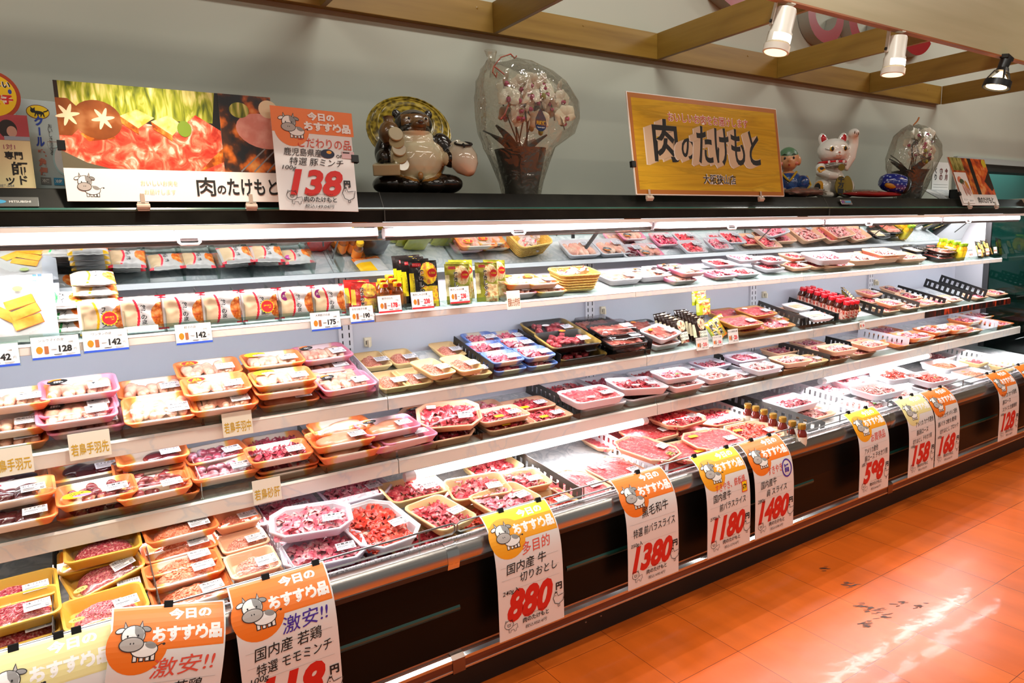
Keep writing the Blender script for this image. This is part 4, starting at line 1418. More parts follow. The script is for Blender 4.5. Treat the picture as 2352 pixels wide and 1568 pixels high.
T('2', 1763, 728, 0, 'bf', 'brown', 'sliced_red', 'aji', None, 'middle one against the grey divider', yk)
T('2', 1736, 713, 1.2, 'bf', 'brown', 'sliced_red', 'aji', 'whiteslip', 'rear one stacked on top', yk, rz=4)
T('2', 1700, 736, .8, 'bf', 'brown', 'sliced_red', 'aji', None, 'middle left one right of the pouches', yk)
T('2', 1730, 755, .3, 'bf', 'brown', 'sliced_red', 'aji', 'whiteslip', 'front left one above the price tags', yk)
T('2', 1796, 748, .2, 'bf', 'brown', 'pork', 'aji', None, 'front right one against the basket divider', yk)
ch = 'cheese pieces'
T('2', 1832, 702, .8, 'sm', 'white', 'cheese', None, None, 'rear pack inside the black basket', ch, rz=8)
T('2', 1818, 712, .5, 'sm', 'peach', 'cheese', None, None, 'middle pack inside the black basket', ch)
T('2', 1878, 724, .5, 'sm', 'white', 'cheese', None, None, 'front pack inside the black basket', ch, rz=-4)
hs = 'pork offal'
T('2', 1996, 670, .9, 'sm', 'peach', 'pork', 'plain', None, 'rearmost behind the small pouches', hs, rz=5)
T('2', 1997, 687, .4, 'sm', 'peach', 'pork', 'plain', None, 'middle one behind the small pouches', hs)
T('2', 2044, 693, .3, 'sm', 'peach', 'pork', 'plain', None, 'beside the grey sloping divider', hs)
T('2', 2050, 713, .1, 'sm', 'peach', 'pork_pale', 'plain', None, 'front one with a clean pale tray', hs)
T('2', 2050, 663, 1.0, 'sm', 'peach', 'offcut', 'plain', 'oval', 'rear one tilted over the divider', hs, rz=6, tx=6)
T('2', 2088, 678, .6, 'sm', 'peach', 'offcut', 'plain', 'oval', 'long one between the two sloping dividers', hs)
T('2', 2092, 704, .1, 'sm', 'peach', 'pork_pale', 'plain', None, 'front one below the sloping divider', hs)
T('2', 2120, 692, .2, 'sm', 'peach', 'pork', 'plain', None, 'front one under the divider end', hs)
T('2', 2158, 692, .1, 'sm', 'peach', 'pork', 'plain', None, 'flat one right of the divider end', hs)
T('2', 2182, 684, .3, 'sm', 'peach', 'pork_pale', 'plain', None, 'flat one under the tilted black dividers', hs)
T('2', 2243, 678, .1, 'sm', 'peach', 'pork', 'plain', None, 'second from the right end', hs)
T('2', 2288, 671, .1, 'sm', 'peach', 'pork', 'plain', None, 'last one at the right end', hs)

# ---- lower shelf, from the left
lv = 'chicken liver'
T('3', 20, 1082, .4, 'ch', 'orange', 'liver', None, 'red', 'rear left at the picture edge', lv)
T('3', 200, 1072, 1.2, 'ch', 'orange', 'liver', 'rec', 'red', 'rear one behind the hearts', lv, rz=3, tx=8)
T('3', 25, 1180, 0, 'ch', 'orange', 'liver', None, None, 'bottom front one at the picture edge', lv, dz=-.012)
T('3', 48, 1122, 1.6, 'ch', 'orange', 'liver', 'rec', 'red', 'middle top one at the left edge', lv, rz=3, tx=6)
T('3', 30, 1193, .35, 'ch', 'orange', 'liver', 'rec', None, 'front one at the left edge', lv, tx=5)
hj = 'chicken hearts and liver'
T('3', 206, 1172, 0, 'ch', 'orange', 'heart', 'plain', 'jumbo', 'bottom yellow-badged one', hj)
T('3', 203, 1126, 1.2, 'ch', 'orange', 'heart', 'plain', 'jumbo', 'top yellow-badged one', hj, rz=3, tx=8, boff=(-.25, -.2))
ht = 'chicken hearts'
T('3', 350, 1040, 1.6, 'ch', 'orange', 'liver', 'cho', None, 'darkest rear one under the shelf front', ht)
T('3', 358, 1062, 1.2, 'ch', 'orange', 'heart', 'cho', None, 'rear one left of the white divider', ht, tx=6)
T('3', 367, 1092, .6, 'ch', 'orange', 'heart', None, None, 'middle one left of the white divider', ht, tx=4)
T('3', 376, 1140, 0, 'ch', 'orange', 'heart', 'cho', None, 'bottom front one left of the white divider', ht)
T('3', 371, 1117, 1.0, 'ch', 'orange', 'heart', 'cho', None, 'top front one left of the white divider', ht, rz=3, tx=6)
gz = 'chicken gizzards'
T('3', 502, 1034, 1.0, 'ch', 'orange', 'gizzard', 'ume', None, 'tilted rear one right of the white divider', gz, rz=9, tx=8)
T('3', 520, 1073, .6, 'ch', 'orange', 'gizzard', 'ume', None, 'middle one right of the white divider', gz, tx=6)
T('3', 533, 1109, .2, 'ch', 'orange', 'gizzard', 'ume', None, 'front one above the yellow name tag', gz, tx=6)
hl_ = 'dark red chicken giblets'
T('3', 630, 1010, .9, 'ch', 'orange', 'offcut', None, None, 'rear one under the shelf front', hl_)
T('3', 655, 1057, .3, 'ch', 'orange', 'offcut', 'rec', None, 'lower one under the tilted one', hl_)
T('3', 672, 1082, .1, 'ch', 'orange', 'offcut', 'rec', None, 'front one beside the dark divider', hl_, tx=4)
T('3', 640, 1033, 1.3, 'ch', 'orange', 'offcut', 'rec', None, 'tilted one on top', hl_, tx=7)
br_ = 'chicken breast fillets'
T('3', 782, 975, 2, 'chj', 'orange', 'breast', None, None, 'highest rear one under the shelf front', br_)
T('3', 758, 990, 1.2, 'chj', 'orange', 'breast', 'sale', None, 'rear one beside the dark divider', br_)
T('3', 820, 1068, -.1, 'chj', 'orange', 'breast', None, None, 'bottom of the front stack', br_)
T('3', 808, 1048, .7, 'chj', 'orange', 'breast', 'sale', None, 'middle of the front stack', br_)
T('3', 794, 1012, 1.8, 'chj', 'orange', 'breast', 'sale', None, 'top of the front stack', br_, tx=3)
br2 = 'chicken breast'
T('3', 890, 973, 1.6, 'chj', 'pink', 'breast', 'ga', 'oval', 'rear one with black oval badge', br2, rz=3, tx=4)
T('3', 917, 996, 1.0, 'chj', 'pink', 'breast', 'ga', None, 'middle one behind the front pair', br2, rz=3)
T('3', 946, 1036, 0, 'chj', 'pink', 'breast', 'ga', None, 'bottom of the front pair', br2)
T('3', 932, 1012, 1.1, 'chj', 'pink', 'breast', 'ga', 'oval', 'top of the front pair', br2, rz=5, tx=4)
ob = 'beef offcuts'
T('3', 992, 944, .8, 'oc', 'peach', 'offcut', 'plain', 'oval', 'rear one behind the big octagonal one', ob)
T('3', 1038, 1005, 0, 'oc', 'peach', 'offcut', None, None, 'lying flat under the big octagonal one', ob)
T('3', 1050, 970, 1.5, 'oc', 'peach', 'beef', 'plain', 'whitetag', 'big octagonal one leaning by the black divider', ob, rz=-22, tx=12)
yb_ = 'beef pieces with yellow sticker'
T('3', 1100, 935, .5, 'pea', 'peach', 'pork', None, None, 'rear left one mostly hidden', yb_)
T('3', 1210, 926, .2, 'pea', 'peach', 'beef', 'plain', 'yellow', 'rear right one', yb_, boff=(-.2, -.35))
T('3', 1183, 980, 0, 'pea', 'peach', 'beef', 'plain', 'yellow', 'front left one', yb_, boff=(-.12, -.3))
T('3', 1268, 960, 0, 'pea', 'peach', 'beef', 'plain', 'yellow', 'front right one', yb_, boff=(-.12, -.3))
T('3', 1146, 948, 1.0, 'pea', 'peach', 'beef', 'plain', 'yellow', 'top one resting on the front left one', yb_, boff=(-.12, -.3))
wy = 'sliced tongue beef'
T('3', 1304, 889, .2, 'wl', 'white', 'beef', None, None, 'rear left one behind the grey divider', wy)
T('3', 1392, 875, .2, 'wl', 'white', 'offcut', None, None, 'rear one between the others', wy)
T('3', 1402, 935, 0, 'wl', 'white', 'offcut', None, 'whiteslip', 'bottom one of the front left pair', wy)
T('3', 1502, 913, 0, 'wl', 'white', 'liver', None, 'whiteslip', 'bottom one of the front right pair', wy)
T('3', 1378, 912, 1.2, 'wl', 'white', 'sliced_red', 'aji', 'whiteslip', 'top one of the front left pair', wy, rz=-2, boff=(-.15, -.3))
T('3', 1478, 884, 1.3, 'wl', 'white', 'beef', 'aji', 'whiteslip', 'top one of the front right pair', wy, rz=-10, ty=4, boff=(-.15, -.3))
of = 'grilling offal'
T('3', 1490, 858, .2, 'wm', 'white', 'beef', None, None, 'rear left one behind the beef', of)
T('3', 1560, 846, .2, 'wm', 'white', 'pork', 'plain', None, 'rear one under the shelf front', of)
T('3', 1627, 833, .5, 'wm', 'lilac', 'pork', 'plain', None, 'rear right one beside the dark divider', of)
T('3', 1640, 857, .4, 'wm', 'white', 'pork_pale', 'plain', None, 'middle right one', of)
T('3', 1660, 885, 0, 'wm', 'white', 'pork_pale', 'plain', None, 'front middle one', of)
T('3', 1708, 868, 0, 'wm', 'white', 'pork_pale', 'plain', None, 'front right one beside the divider', of)
T('3', 1580, 900, 0, 'wm', 'white', 'offcut', None, None, 'bottom one of the front stack', of)
T('3', 1578, 880, .9, 'wm', 'white', 'pork_pale', 'plain', None, 'middle one of the front stack', of)
T('3', 1552, 856, 1.8, 'wm', 'white', 'pork', 'plain', 'leaf', 'top one with a green garnish', of, rz=-6, boff=(-.1, -.25))
pc = 'pork cutlets'
T('3', 1705, 832, .3, 'wm', 'white', 'pork', None, None, 'rear one beside the dark divider', pc)
T('3', 1753, 840, .6, 'wm', 'white', 'pork_pale', 'plain', None, 'middle one between the dividers', pc)
T('3', 1782, 860, 0, 'wm', 'white', 'pork_pale', 'plain', None, 'front one between the dividers', pc)
T('3', 1709, 818, 1.4, 'wm', 'lilac', 'pork', 'plain', None, 'top one over the divider', pc, rz=-6)
lo = 'sliced pork loin'
T('3', 1790, 802, .2, 'wm', 'peach', 'pork', None, None, 'rear one under the shelf front', lo)
T('3', 1845, 850, 0, 'wm', 'peach', 'pork', None, None, 'bottom front one', lo)
T('3', 1882, 833, .2, 'wm', 'beige', 'pork_pale', 'plain', None, 'front right one touching the divider', lo)
T('3', 1818, 824, 1.0, 'wm', 'peach', 'pork_pale', 'plain', None, 'big top one', lo, rz=-8)
bt = 'pork belly slices'
T('3', 1854, 785, .3, 'wm', 'peach', 'pork', None, None, 'rearmost under the shelf front', bt)
T('3', 1892, 798, .3, 'wm', 'peach', 'pork', None, None, 'rear left one', bt)
T('3', 1980, 784, .4, 'wm', 'peach', 'pork', None, None, 'rear right one by the white divider', bt)
T('3', 1932, 823, 0, 'wm', 'peach', 'pork_pale', 'plain', None, 'front left one', bt)
T('3', 2000, 812, 0, 'wm', 'peach', 'pork_pale', 'plain', None, 'front middle one below the pair', bt)
T('3', 2035, 796, .6, 'wm', 'peach', 'pork_pale', 'plain', None, 'front right one', bt)
T('3', 1958, 806, 1.1, 'wm', 'peach', 'pork_pale', 'plain', None, 'top one overlapping its neighbours', bt, rz=-6)
kb = 'seasoned pork'
T('3', 2030, 756, .2, 'or', 'orange', 'pork', None, None, 'rear left one behind the white divider', kb)
T('3', 2100, 790, 0, 'or', 'orange', 'pork', None, None, 'front left one under the stack', kb)
T('3', 2132, 778, .1, 'or', 'orange', 'pork', None, None, 'front one left of the clip', kb)
T('3', 2142, 755, .4, 'or', 'orange', 'pork', 'plain', 'orange', 'middle one behind the stack', kb)
T('3', 2098, 768, 1.0, 'or', 'orange', 'pork', 'plain', 'orange', 'top of the left stack', kb, rz=-4)
T('3', 2218, 733, .5, 'or', 'orange', 'pork', 'plain', None, 'rear one behind the glossy one', kb)
T('3', 2244, 722, .5, 'or', 'orange', 'pork', 'plain', None, 'rearmost by the end liner', kb)
T('3', 2184, 772, 0, 'or', 'orange', 'pork', 'plain', None, 'front one right of the clip', kb)
T('3', 2230, 758, 0, 'or', 'orange', 'pork', 'plain', None, 'front one under the white strip', kb)
T('3', 2188, 750, 1.1, 'or', 'orange', 'pork', 'plain', None, 'top glossy one catching the light', kb, rz=-4)
T('3', 2298, 742, 0, 'or', 'orange', 'pork', None, None, 'last one at the right end', kb)

# ---- bottom deck, from the left
ai = 'mixed mince'
T('d', 55, 1348, 1.9, 'yel', 'yellow', 'mince_red', 'oki', None, 'rear one at the left edge', ai, rz=3, tx=6)
T('d', 57, 1390, 1.3, 'yel', 'yellow', 'mince_red', 'oki', None, 'middle one at the left edge', ai, rz=3, tx=6)
T('d', 60, 1436, .7, 'yel', 'yellow', 'mince_red', 'oki', None, 'front one at the left edge', ai, rz=3, tx=6)
pm = 'pork mince'
T('d', 236, 1247, 2.2, 'yel', 'yellow', 'mince_red', None, None, 'rearmost one under the shelf front', pm, tx=4)
T('d', 240, 1268, 1.6, 'yel', 'yellow', 'mince_pink', 'oki', 'knot', 'rear one with its round badge', pm, tx=5, boff=(-.34, -.28))
T('d', 250, 1430, 0, 'yel', 'yellow', 'mince_pink', None, None, 'bottom front one behind the price cards', pm, rz=8, dz=.0)
T('d', 252, 1345, .6, 'yel', 'yellow', 'mince_pink', 'oki', None, 'middle one behind the front one', pm, tx=4)
T('d', 242, 1305, 1.4, 'yel', 'yellow', 'mince_pink', 'oki', 'knot', 'steeply tilted one half way back', pm, rz=12, ty=-12, tx=10, boff=(-.36, -.3))
T('d', 253, 1385, 1.0, 'yel', 'yellow', 'mince_pink', 'oki', 'knot', 'top front one with its round badge', pm, rz=5, tx=6, boff=(-.34, -.28))
cm_ = 'smooth chicken mince'
T('d', 404, 1209, 2.6, 'ch', 'orange', 'mince_orange', 'sale', None, 'rearmost one under the shelf front', cm_, rz=3, tx=3)
T('d', 411, 1249, 1.8, 'ch', 'orange', 'mince_orange', 'sale', None, 'second one from the back', cm_, rz=3, tx=4)
T('d', 418, 1278, 1.0, 'ch', 'orange', 'mince_orange', 'sale', None, 'middle one half covered', cm_, rz=3, tx=4)
T('d', 427, 1303, 1.2, 'ch', 'orange', 'mince_orange', 'sale', None, 'second one from the front', cm_, rz=2, tx=6)
T('d', 452, 1400, -.1, 'ch', 'orange', 'mince_orange', 'sale', None, 'bottom front one behind the fence', cm_)
T('d', 440, 1352, .6, 'ch', 'orange', 'mince_orange', 'sale', None, 'front one above the fence', cm_, rz=3, tx=7)
cp = 'chicken thigh mince'
T('d', 540, 1205, 1.0, 'pm', 'peach', 'mince_peach', None, None, 'lowest rear one under the shelf front', cp)
T('d', 540, 1186, 1.9, 'pm', 'peach', 'mince_peach', 'uma', None, 'top rear one under the shelf front', cp, rz=3)
T('d', 552, 1250, .4, 'pm', 'peach', 'mince_peach', None, None, 'underneath the middle one', cp)
T('d', 558, 1238, 1.3, 'pm', 'peach', 'mince_peach', 'uma', None, 'middle one by the white divider', cp, rz=3, tx=3)
T('d', 605, 1335, .3, 'pm', 'peach', 'mince_peach', None, None, 'front one behind the tall price card', cp, rz=3, tx=6)
T('d', 585, 1287, 1.1, 'pm', 'peach', 'mince_peach', 'uma', None, 'brightest one by the white divider', cp, rz=3, tx=9)
ps = 'pork scraps'
T('d', 645, 1165, .6, 'oc', 'lilac', 'pork', 'plain', None, 'rear left one behind the white divider', ps)
T('d', 815, 1120, 1.2, 'oc', 'lilac', 'pork', 'plain', None, 'rear one under the shelf front', ps, rz=4)
T('d', 820, 1148, .2, 'oc', 'lilac', 'pork', 'plain', None, 'rear lower one under the shelf front', ps)
T('d', 660, 1230, -.05, 'oc', 'lilac', 'pork', None, None, 'left one beneath the top tray', ps)
T('d', 790, 1325, -.1, 'oc', 'lilac', 'pork', 'plain', None, 'bottom one behind the fence', ps)
T('d', 745, 1265, .5, 'oc', 'lilac', 'pork', 'plain', None, 'front one beneath the top tray', ps, rz=-8, tx=2)
T('d', 715, 1187, 2.0, 'oc', 'lilac', 'pork', 'plain', None, 'top one with the pinkest meat', ps, rz=-14, tx=4)
T('d', 898, 1215, 1.0, 'ocb', 'white', 'beef_bright', 'tas', None, 'biggest one with bright red meat by the fence', 'beef scraps', rz=8, tx=8)
T('d', 880, 1295, -.1, 'oc', 'white', 'beef', None, None, 'lying under the biggest one', 'beef scraps')
bs = 'beef trimmings'
T('d', 1130, 1066, .6, 'yb', 'beige', 'beef', None, None, 'rearmost one under the tube', bs)
T('d', 950, 1118, 1.3, 'yb', 'beige', 'beef', 'tamo', None, 'rear left one under the lit tube', bs, tx=3)
T('d', 1000, 1150, .3, 'yb', 'beige', 'beef', 'tamo', None, 'low one behind the front left one', bs)
T('d', 1190, 1100, .6, 'yb', 'beige', 'beef', 'tamo', None, 'rear right one by the grey divider', bs, rz=-6)
T('d', 1265, 1158, .1, 'yb', 'beige', 'beef_bright', 'tamo', None, 'front right one by the grey divider', bs)
T('d', 1110, 1180, 0, 'yb', 'beige', 'beef_bright', None, None, 'lowest one in the front middle', bs)
T('d', 1000, 1270, -.1, 'yb', 'beige', 'beef', None, None, 'bottom one under the front left tray', bs)
T('d', 1090, 1116, 1.5, 'yb', 'beige', 'beef', 'tamo', 'usa', 'tallest pile on top in the middle', bs, rz=-12, tx=6)
T('d', 1046, 1204, .7, 'yp', 'beige', 'beef', 'tamo', 'usa', 'front left one behind the fence', bs, rz=14, tx=7)
T('d', 1185, 1158, .9, 'yb', 'beige', 'pork', 'tamo', 'usa', 'front middle one behind the amber price card', bs, rz=10, tx=6)
ss = 'thin sliced beef'
T('d', 1325, 1112, .3, 'sl', 'peach', 'sliced_red', 'plain', 'whitetag', 'left one beside the grey divider', ss, rz=4, tx=3, boff=(-.25, .2))
T('d', 1418, 1078, .5, 'sl', 'peach', 'sliced_red', 'plain', 'whitetag', 'right one beside the white divider', ss, rz=4, tx=3, boff=(-.2, .15))
kw = 'marbled beef slices'
T('d', 1405, 1005, .2, 'sl2', 'peach', 'sliced_red', None, 'gold', 'rear left one behind the white divider', kw)
T('d', 1490, 988, .6, 'sl2', 'peach', 'sliced_red', 'plain', None, 'rear one under the shelf front', kw)
T('d', 1556, 957, 1.4, 'sl2', 'peach', 'beef', 'plain', 'redround', 'rear one with a red round badge', kw, rz=4, boff=(-.2, -.2))
T('d', 1643, 956, .9, 'sl2', 'peach', 'beef', 'plain', 'redround', 'rear right one with a red round badge', kw, rz=-8, boff=(.1, -.3))
T('d', 1580, 1068, -.1, 'sl2', 'peach', 'sliced_red', None, 'gold', 'bottom one behind the fence', kw)
T('d', 1600, 988, .5, 'sl2', 'peach', 'sliced_red', None, 'goldbar', 'middle one with only its label corner showing', kw)
T('d', 1744, 993, .6, 'sl2', 'peach', 'beef_bright', 'plain', 'goldbar', 'right one beside the sauce bottles', kw, rz=-6, tx=2, boff=(-.3, .1))
T('d', 1660, 1010, .9, 'sl2', 'peach', 'sliced_red', 'plain', 'goldbar', 'middle right one with an amber label', kw, rz=-8, tx=2, boff=(-.3, .2))
T('d', 1597, 1033, .8, 'sl2', 'peach', 'sliced_red', 'plain', 'goldbar', 'middle front one with an amber label', kw, rz=-8, boff=(.0, -.2))
T('d', 1505, 1035, 1.5, 'sl', 'peach', 'sliced_red', 'plain', 'gold', 'big tilted one resting on the others', kw, rz=18, tx=6, boff=(.0, -.40))
hk = 'ham-like pork steak'
T('d', 1870, 945, 0, 'wm', 'peach', 'pork_pale', 'plain', None, 'front one by the dark divider', hk)
T('d', 1815, 918, .6, 'wd', 'white', 'pork', 'plain', None, 'rear one behind the sauce bottles', hk)
pb = 'chopped pork'
T('d', 1920, 892, .3, 'wd', 'white', 'pork', None, None, 'rear left one by the tall white divider', pb)
T('d', 1990, 848, .8, 'wd', 'white', 'pork', None, None, 'rearmost one under the shelf front', pb)
T('d', 2145, 815, .6, 'wd', 'white', 'pork', None, None, 'rear one near the second lit tube', pb)
T('d', 1985, 926, 0, 'wd', 'white', 'pork_pale', 'plain', 'leaf', 'front left one with a green leaf', pb, boff=(.1, -.2))
T('d', 2092, 910, 0, 'wd', 'white', 'pork_pale', None, None, 'front middle one', pb)
T('d', 2152, 888, .3, 'wd', 'white', 'pork_pale', None, None, 'under the front right one', pb)
T('d', 1955, 869, .9, 'wd', 'white', 'pork', 'plain', None, 'middle left one', pb, rz=-6)
T('d', 2013, 891, .7, 'wd', 'white', 'pork_pale', 'plain', None, 'middle one', pb, rz=-4)
T('d', 2056, 856, 1.4, 'wd', 'white', 'beef_bright', 'plain', None, 'steep one with the most orange meat', pb, rz=-10, tx=8)
T('d', 2138, 864, 1.3, 'wd', 'white', 'beef_bright', 'plain', 'leaf', 'front right one on top', pb, rz=-6, boff=(-.1, -.2))
T('d', 2168, 835, 1.0, 'wd', 'white', 'mince_orange', 'plain', None, 'rear right one', pb, rz=-4)
T('d', 2242, 856, .5, 'wd', 'white', 'mince_orange', 'plain', 'orange', 'rightmost one by the 128 yen card', pb, rz=-3)
T('d', 2240, 827, .6, 'wm', 'beige', 'mince_red', None, None, 'rear beige one at the right end', 'pork mince meat')
T('d', 2310, 838, .4, 'wm', 'beige', 'mince_red', None, None, 'front beige one at the right end', 'pork mince meat')
# ================================================================== shelf dividers, price cards, packs and bottles
def perf_mesh(L_, H_, rows, n, th=.0022, solid=False):
    """perforated strip: length along y, height along z, origin at the front bottom"""
    mb = MB()
    if solid:
        return mb.box((-th/2, 0, 0), (th/2, L_, H_))
    bar = H_/(rows*2.2+1)*.85
    ph = (H_-bar)/rows
    for r in range(rows+1):
        z = r*ph
        mb.box((-th/2, 0, z), (th/2, L_, z+bar))
    cw = L_/n
    for k in range(n+1):
        y = min(L_-bar*1.1, max(0, k*cw - bar*.55))
        for r in range(rows):
            mb.box((-th/2, y, r*ph+bar), (th/2, y+bar*1.1, (r+1)*ph))
    return mb


_dv = {}


def divider(sh, px, py, H_, m, lab, L_=.33, rows=1, n=12, dy=.015, lift=0.0, pitch=0.0, roll=0.0, solid=False, yaw=0):
    y0, z0, sl = SH[sh]
    DIVS.append((sh, px, py, H_, m, lab, L_, rows, n, dy, lift, pitch, roll, solid, yaw))


DIVS = []


def put_divider(sh, px, py, H_, m, lab, L_, rows, n, dy, lift, pitch, roll, solid, yaw):
    """stand a divider; nudge it sideways into the nearest gap between the trays"""
    y0, z0, sl = SH[sh]
    P = at(px, py, y0+dy)                    # top front corner
    best = None
    bx = MB().box((-.0016, 0, .004), (.0016, L_, H_))
    for k in range(25):
        dx = .004*((k+1)//2)*(-1)**k
        M_ = Matrix.Translation((P.x+dx, y0+dy, z0 + sl*dy + .001 + lift)) @ Matrix.Rotation(R(yaw), 4, 'Z') @ Matrix.Rotation(math.atan(sl)+R(pitch), 4, 'X')
        tr = bvh_of(bx.v, bx.f, M_)
        hit = sum(1 for (s2, c2, r2, t2) in PLACED if s2 == sh and abs(c2.x-P.x-dx) < .3 and tr.overlap(t2))
        if best is None or hit < best[0]:
            best = (hit, dx)
        if not hit:
            break
    t = thing('shelf_divider', lab, 'divider', (P.x+best[1], y0+dy, z0 + sl*dy + .001 + lift), (math.atan(sl)+R(pitch), R(roll), R(yaw)), 'shelf dividers')
    shared('divider_plate', ('dv', L_, H_, rows, n, m.name), lambda: perf_mesh(L_, H_, rows, n, solid=solid).build('divider_plate', m, smooth=False), t)
    shared('divider_foot', ('df', L_, m.name), lambda: MB().box((-.004, 0, 0), (.004, L_, .0022)).build('divider_foot', m, smooth=False), t)


SMOKE = mat('smoked_plastic', '#3b3733', 0.35)
LGREY = mat('pale_grey_plastic', '#dcdce4', 0.4)
ACR = clear('divider_acrylic', '#eef6f6', .09, .02)
divider('2', 273, 985, .075, CLEAR, 'clear acrylic divider between drumettes and pale wing tips', solid=True)
divider('2', 443, 965, .075, BLACKP, 'black divider beside the frying chicken', n=11)
divider('2', 868, 900, .065, LGREY, 'white perforated divider beside the pale pork mince', n=11)
divider('2', 1140, 832, .062, BLACKP, 'black perforated divider left of the blue-rimmed trays', n=11)
divider('2', 1288, 818, .062, BLACKP, 'black perforated divider right of the blue-rimmed trays', n=11)
divider('2', 1420, 818, .062, BLACKP, 'black perforated divider left of the lidded black trays', n=11)
divider('2', 1493, 780, .072, BLACKP, 'black perforated divider right of the lidded black trays', n=11)
divider('2', 1842, 748, .066, SMOKE, 'smoked perforated divider beside the grilling beef slices', n=10)
divider('2', 1920, 722, .066, BLACKP, 'black perforated divider left of the red capped bottles', n=10)
divider('2', 2026, 702, .062, BLACKP, 'black perforated divider right of the red capped bottles', n=8)
divider('2', 2108, 690, .062, SMOKE, 'smoked sloping divider among the offal trays', n=9)
divider('2', 2168, 688, .062, BLACKP, 'black divider beside the front offal trays', n=9)
divider('2', 2229, 672, .062, BLACKP, 'lower one of the two raised black dividers', n=9, lift=.01, pitch=3)
divider('2', 2262, 668, .062, BLACKP, 'upper raised black divider near the end liner', n=9, lift=.02, pitch=4)
# the basket front of the cheese lane
P = at(1836, 752, 2.255); P2 = at(1925, 735, 2.255)
t = thing('shelf_divider', 'black perforated basket front before the cheese packs', 'divider', (P.x, 2.256, .912), (0, 0, R(-90)), 'shelf dividers')
perf_mesh(P2.x-P.x, .055, 1, 10).build('divider_plate', BLACKP, t, smooth=False).rotation_euler = (0, 0, 0)
t.rotation_euler = (0, 0, R(-90)); t.location = (P.x, 2.252, .914)
divider('3', 460, 1095, .07, WHITEP, 'thin white divider between hearts and gizzards', solid=True)
divider('3', 748, 1050, .062, SMOKE, 'dark perforated divider left of the breast fillets', n=11)
divider('3', 1002, 1000, .066, BLACKP, 'black divider left of the big octagonal tray', n=11)
divider('3', 1130, 985, .03, BLACKP, 'low black divider foot right of the big octagonal tray', n=9, L_=.2)
divider('3', 1350, 925, .066, SMOKE, 'grey perforated divider left of the sliced tongue beef', n=12, L_=.40)
divider('3', 1754, 858, .066, SMOKE, 'smoked divider right of the grilling offal', n=11)
divider('3', 1809, 845, .055, SMOKE, 'short smoked divider among the pork cutlets', n=8, L_=.2)
divider('3', 1904, 820, .066, SMOKE, 'smoked divider right of the sliced pork loin', n=11)
divider('3', 1971, 800, .06, BLACKP, 'short black divider behind the pork belly', n=8, L_=.22, dy=.1)
divider('3', 2086, 790, .07, LGREY, 'pale perforated divider left of the seasoned pork', n=11)
divider('3', 2290, 748, .07, LGREY, 'pale perforated divider near the end of the lower shelf', n=10)
wn = [('d', 141, 1385, .10, SMOKE, 'dark divider right of the mixed mince', 7), ('d', 352, 1325, .10, SMOKE, 'dark divider right of the pork mince', 7), ('d', 527, 1305, .075, ACR, 'clear divider right of the chicken mince', 0),
      ('d', 683, 1290, .085, LGREY, 'white perforated divider left of the pork scraps', 2), ('d', 1334, 1135, .085, SMOKE, 'grey perforated divider right of the beef trimmings', 1),
      ('d', 1532, 1090, .09, LGREY, 'white two-row perforated divider left of the marbled beef', 2), ('d', 1828, 1010, .08, LGREY, 'white perforated divider left of the sauce bottles', 2), ('d', 1905, 985, .075, SMOKE, 'dark perforated divider right of the sauce bottles', 1), ('d', 1990, 945, .11, LGREY, 'tall white perforated divider left of the chopped pork', 2),
      ('d', 2345, 822, .11, LGREY, 'white perforated divider at the right end of the deck', 2)]
for s, px, py, h, m, lab, rows in wn:
    divider(s, px, py, h, m, lab, L_=.62, rows=max(1, rows), n=20 if rows == 2 else 15, dy=.03, solid=(rows == 0))


# ---- price cards on the shelf fronts
def price_card(px, py, Y, w, h, title, price, red=False, bar=None, lab='', tilt=-8, qty='', yaw=0):
    Y -= .004
    P = at(px, py, Y)
    t = thing('price_card', lab, 'price card', (P.x, Y, P.z), (R(tilt), 0, R(yaw)), 'price cards on the shelf fronts')
    MB().box((-w/2-.002, 0, -h/2-.002), (w/2+.002, .0016, h/2+.006)).build('card_holder', CLEAR, t, smooth=False)
    p = Print()
    p.rect(-w/2, -h/2, w/2, h/2, PAPER)
    if title:
        p.text(title, -w*.08, h*.34, h*.13, INK, bold=.008)
    if qty:
        p.text(qty, w*.33, h*.2, h*.09, INK)
    p.text(price, w*.2, -h*.08, h*.30, REDI if red else INK, bold=.045, w=w*.28)
    p.text('円', w*.41, -h*.13, h*.11, REDI if red else INK)
    p.ell(-w*.34, -h*.08, w*.07, h*.16, ORG); p.rect(-w*.24, -h*.26, -w*.15, h*.08, mat('brown_ink', '#9a5a34', .5))
    p.rect(-w*.1, -h*.1, w*.02, -h*.07, INKGRAY)
    p.rect(-w*.05, -h*.34, w*.12, -h*.31, INK); p.rect(w*.2, -h*.34, w*.4, -h*.31, INKGRAY)
    if bar:
        p.rect(-w/2, -h/2, w/2, -h*.40, bar)
    p.build('printed_card', t, fn=lambda u, v, l: Vector((u, -.0006-l*.3, v)))
    return t


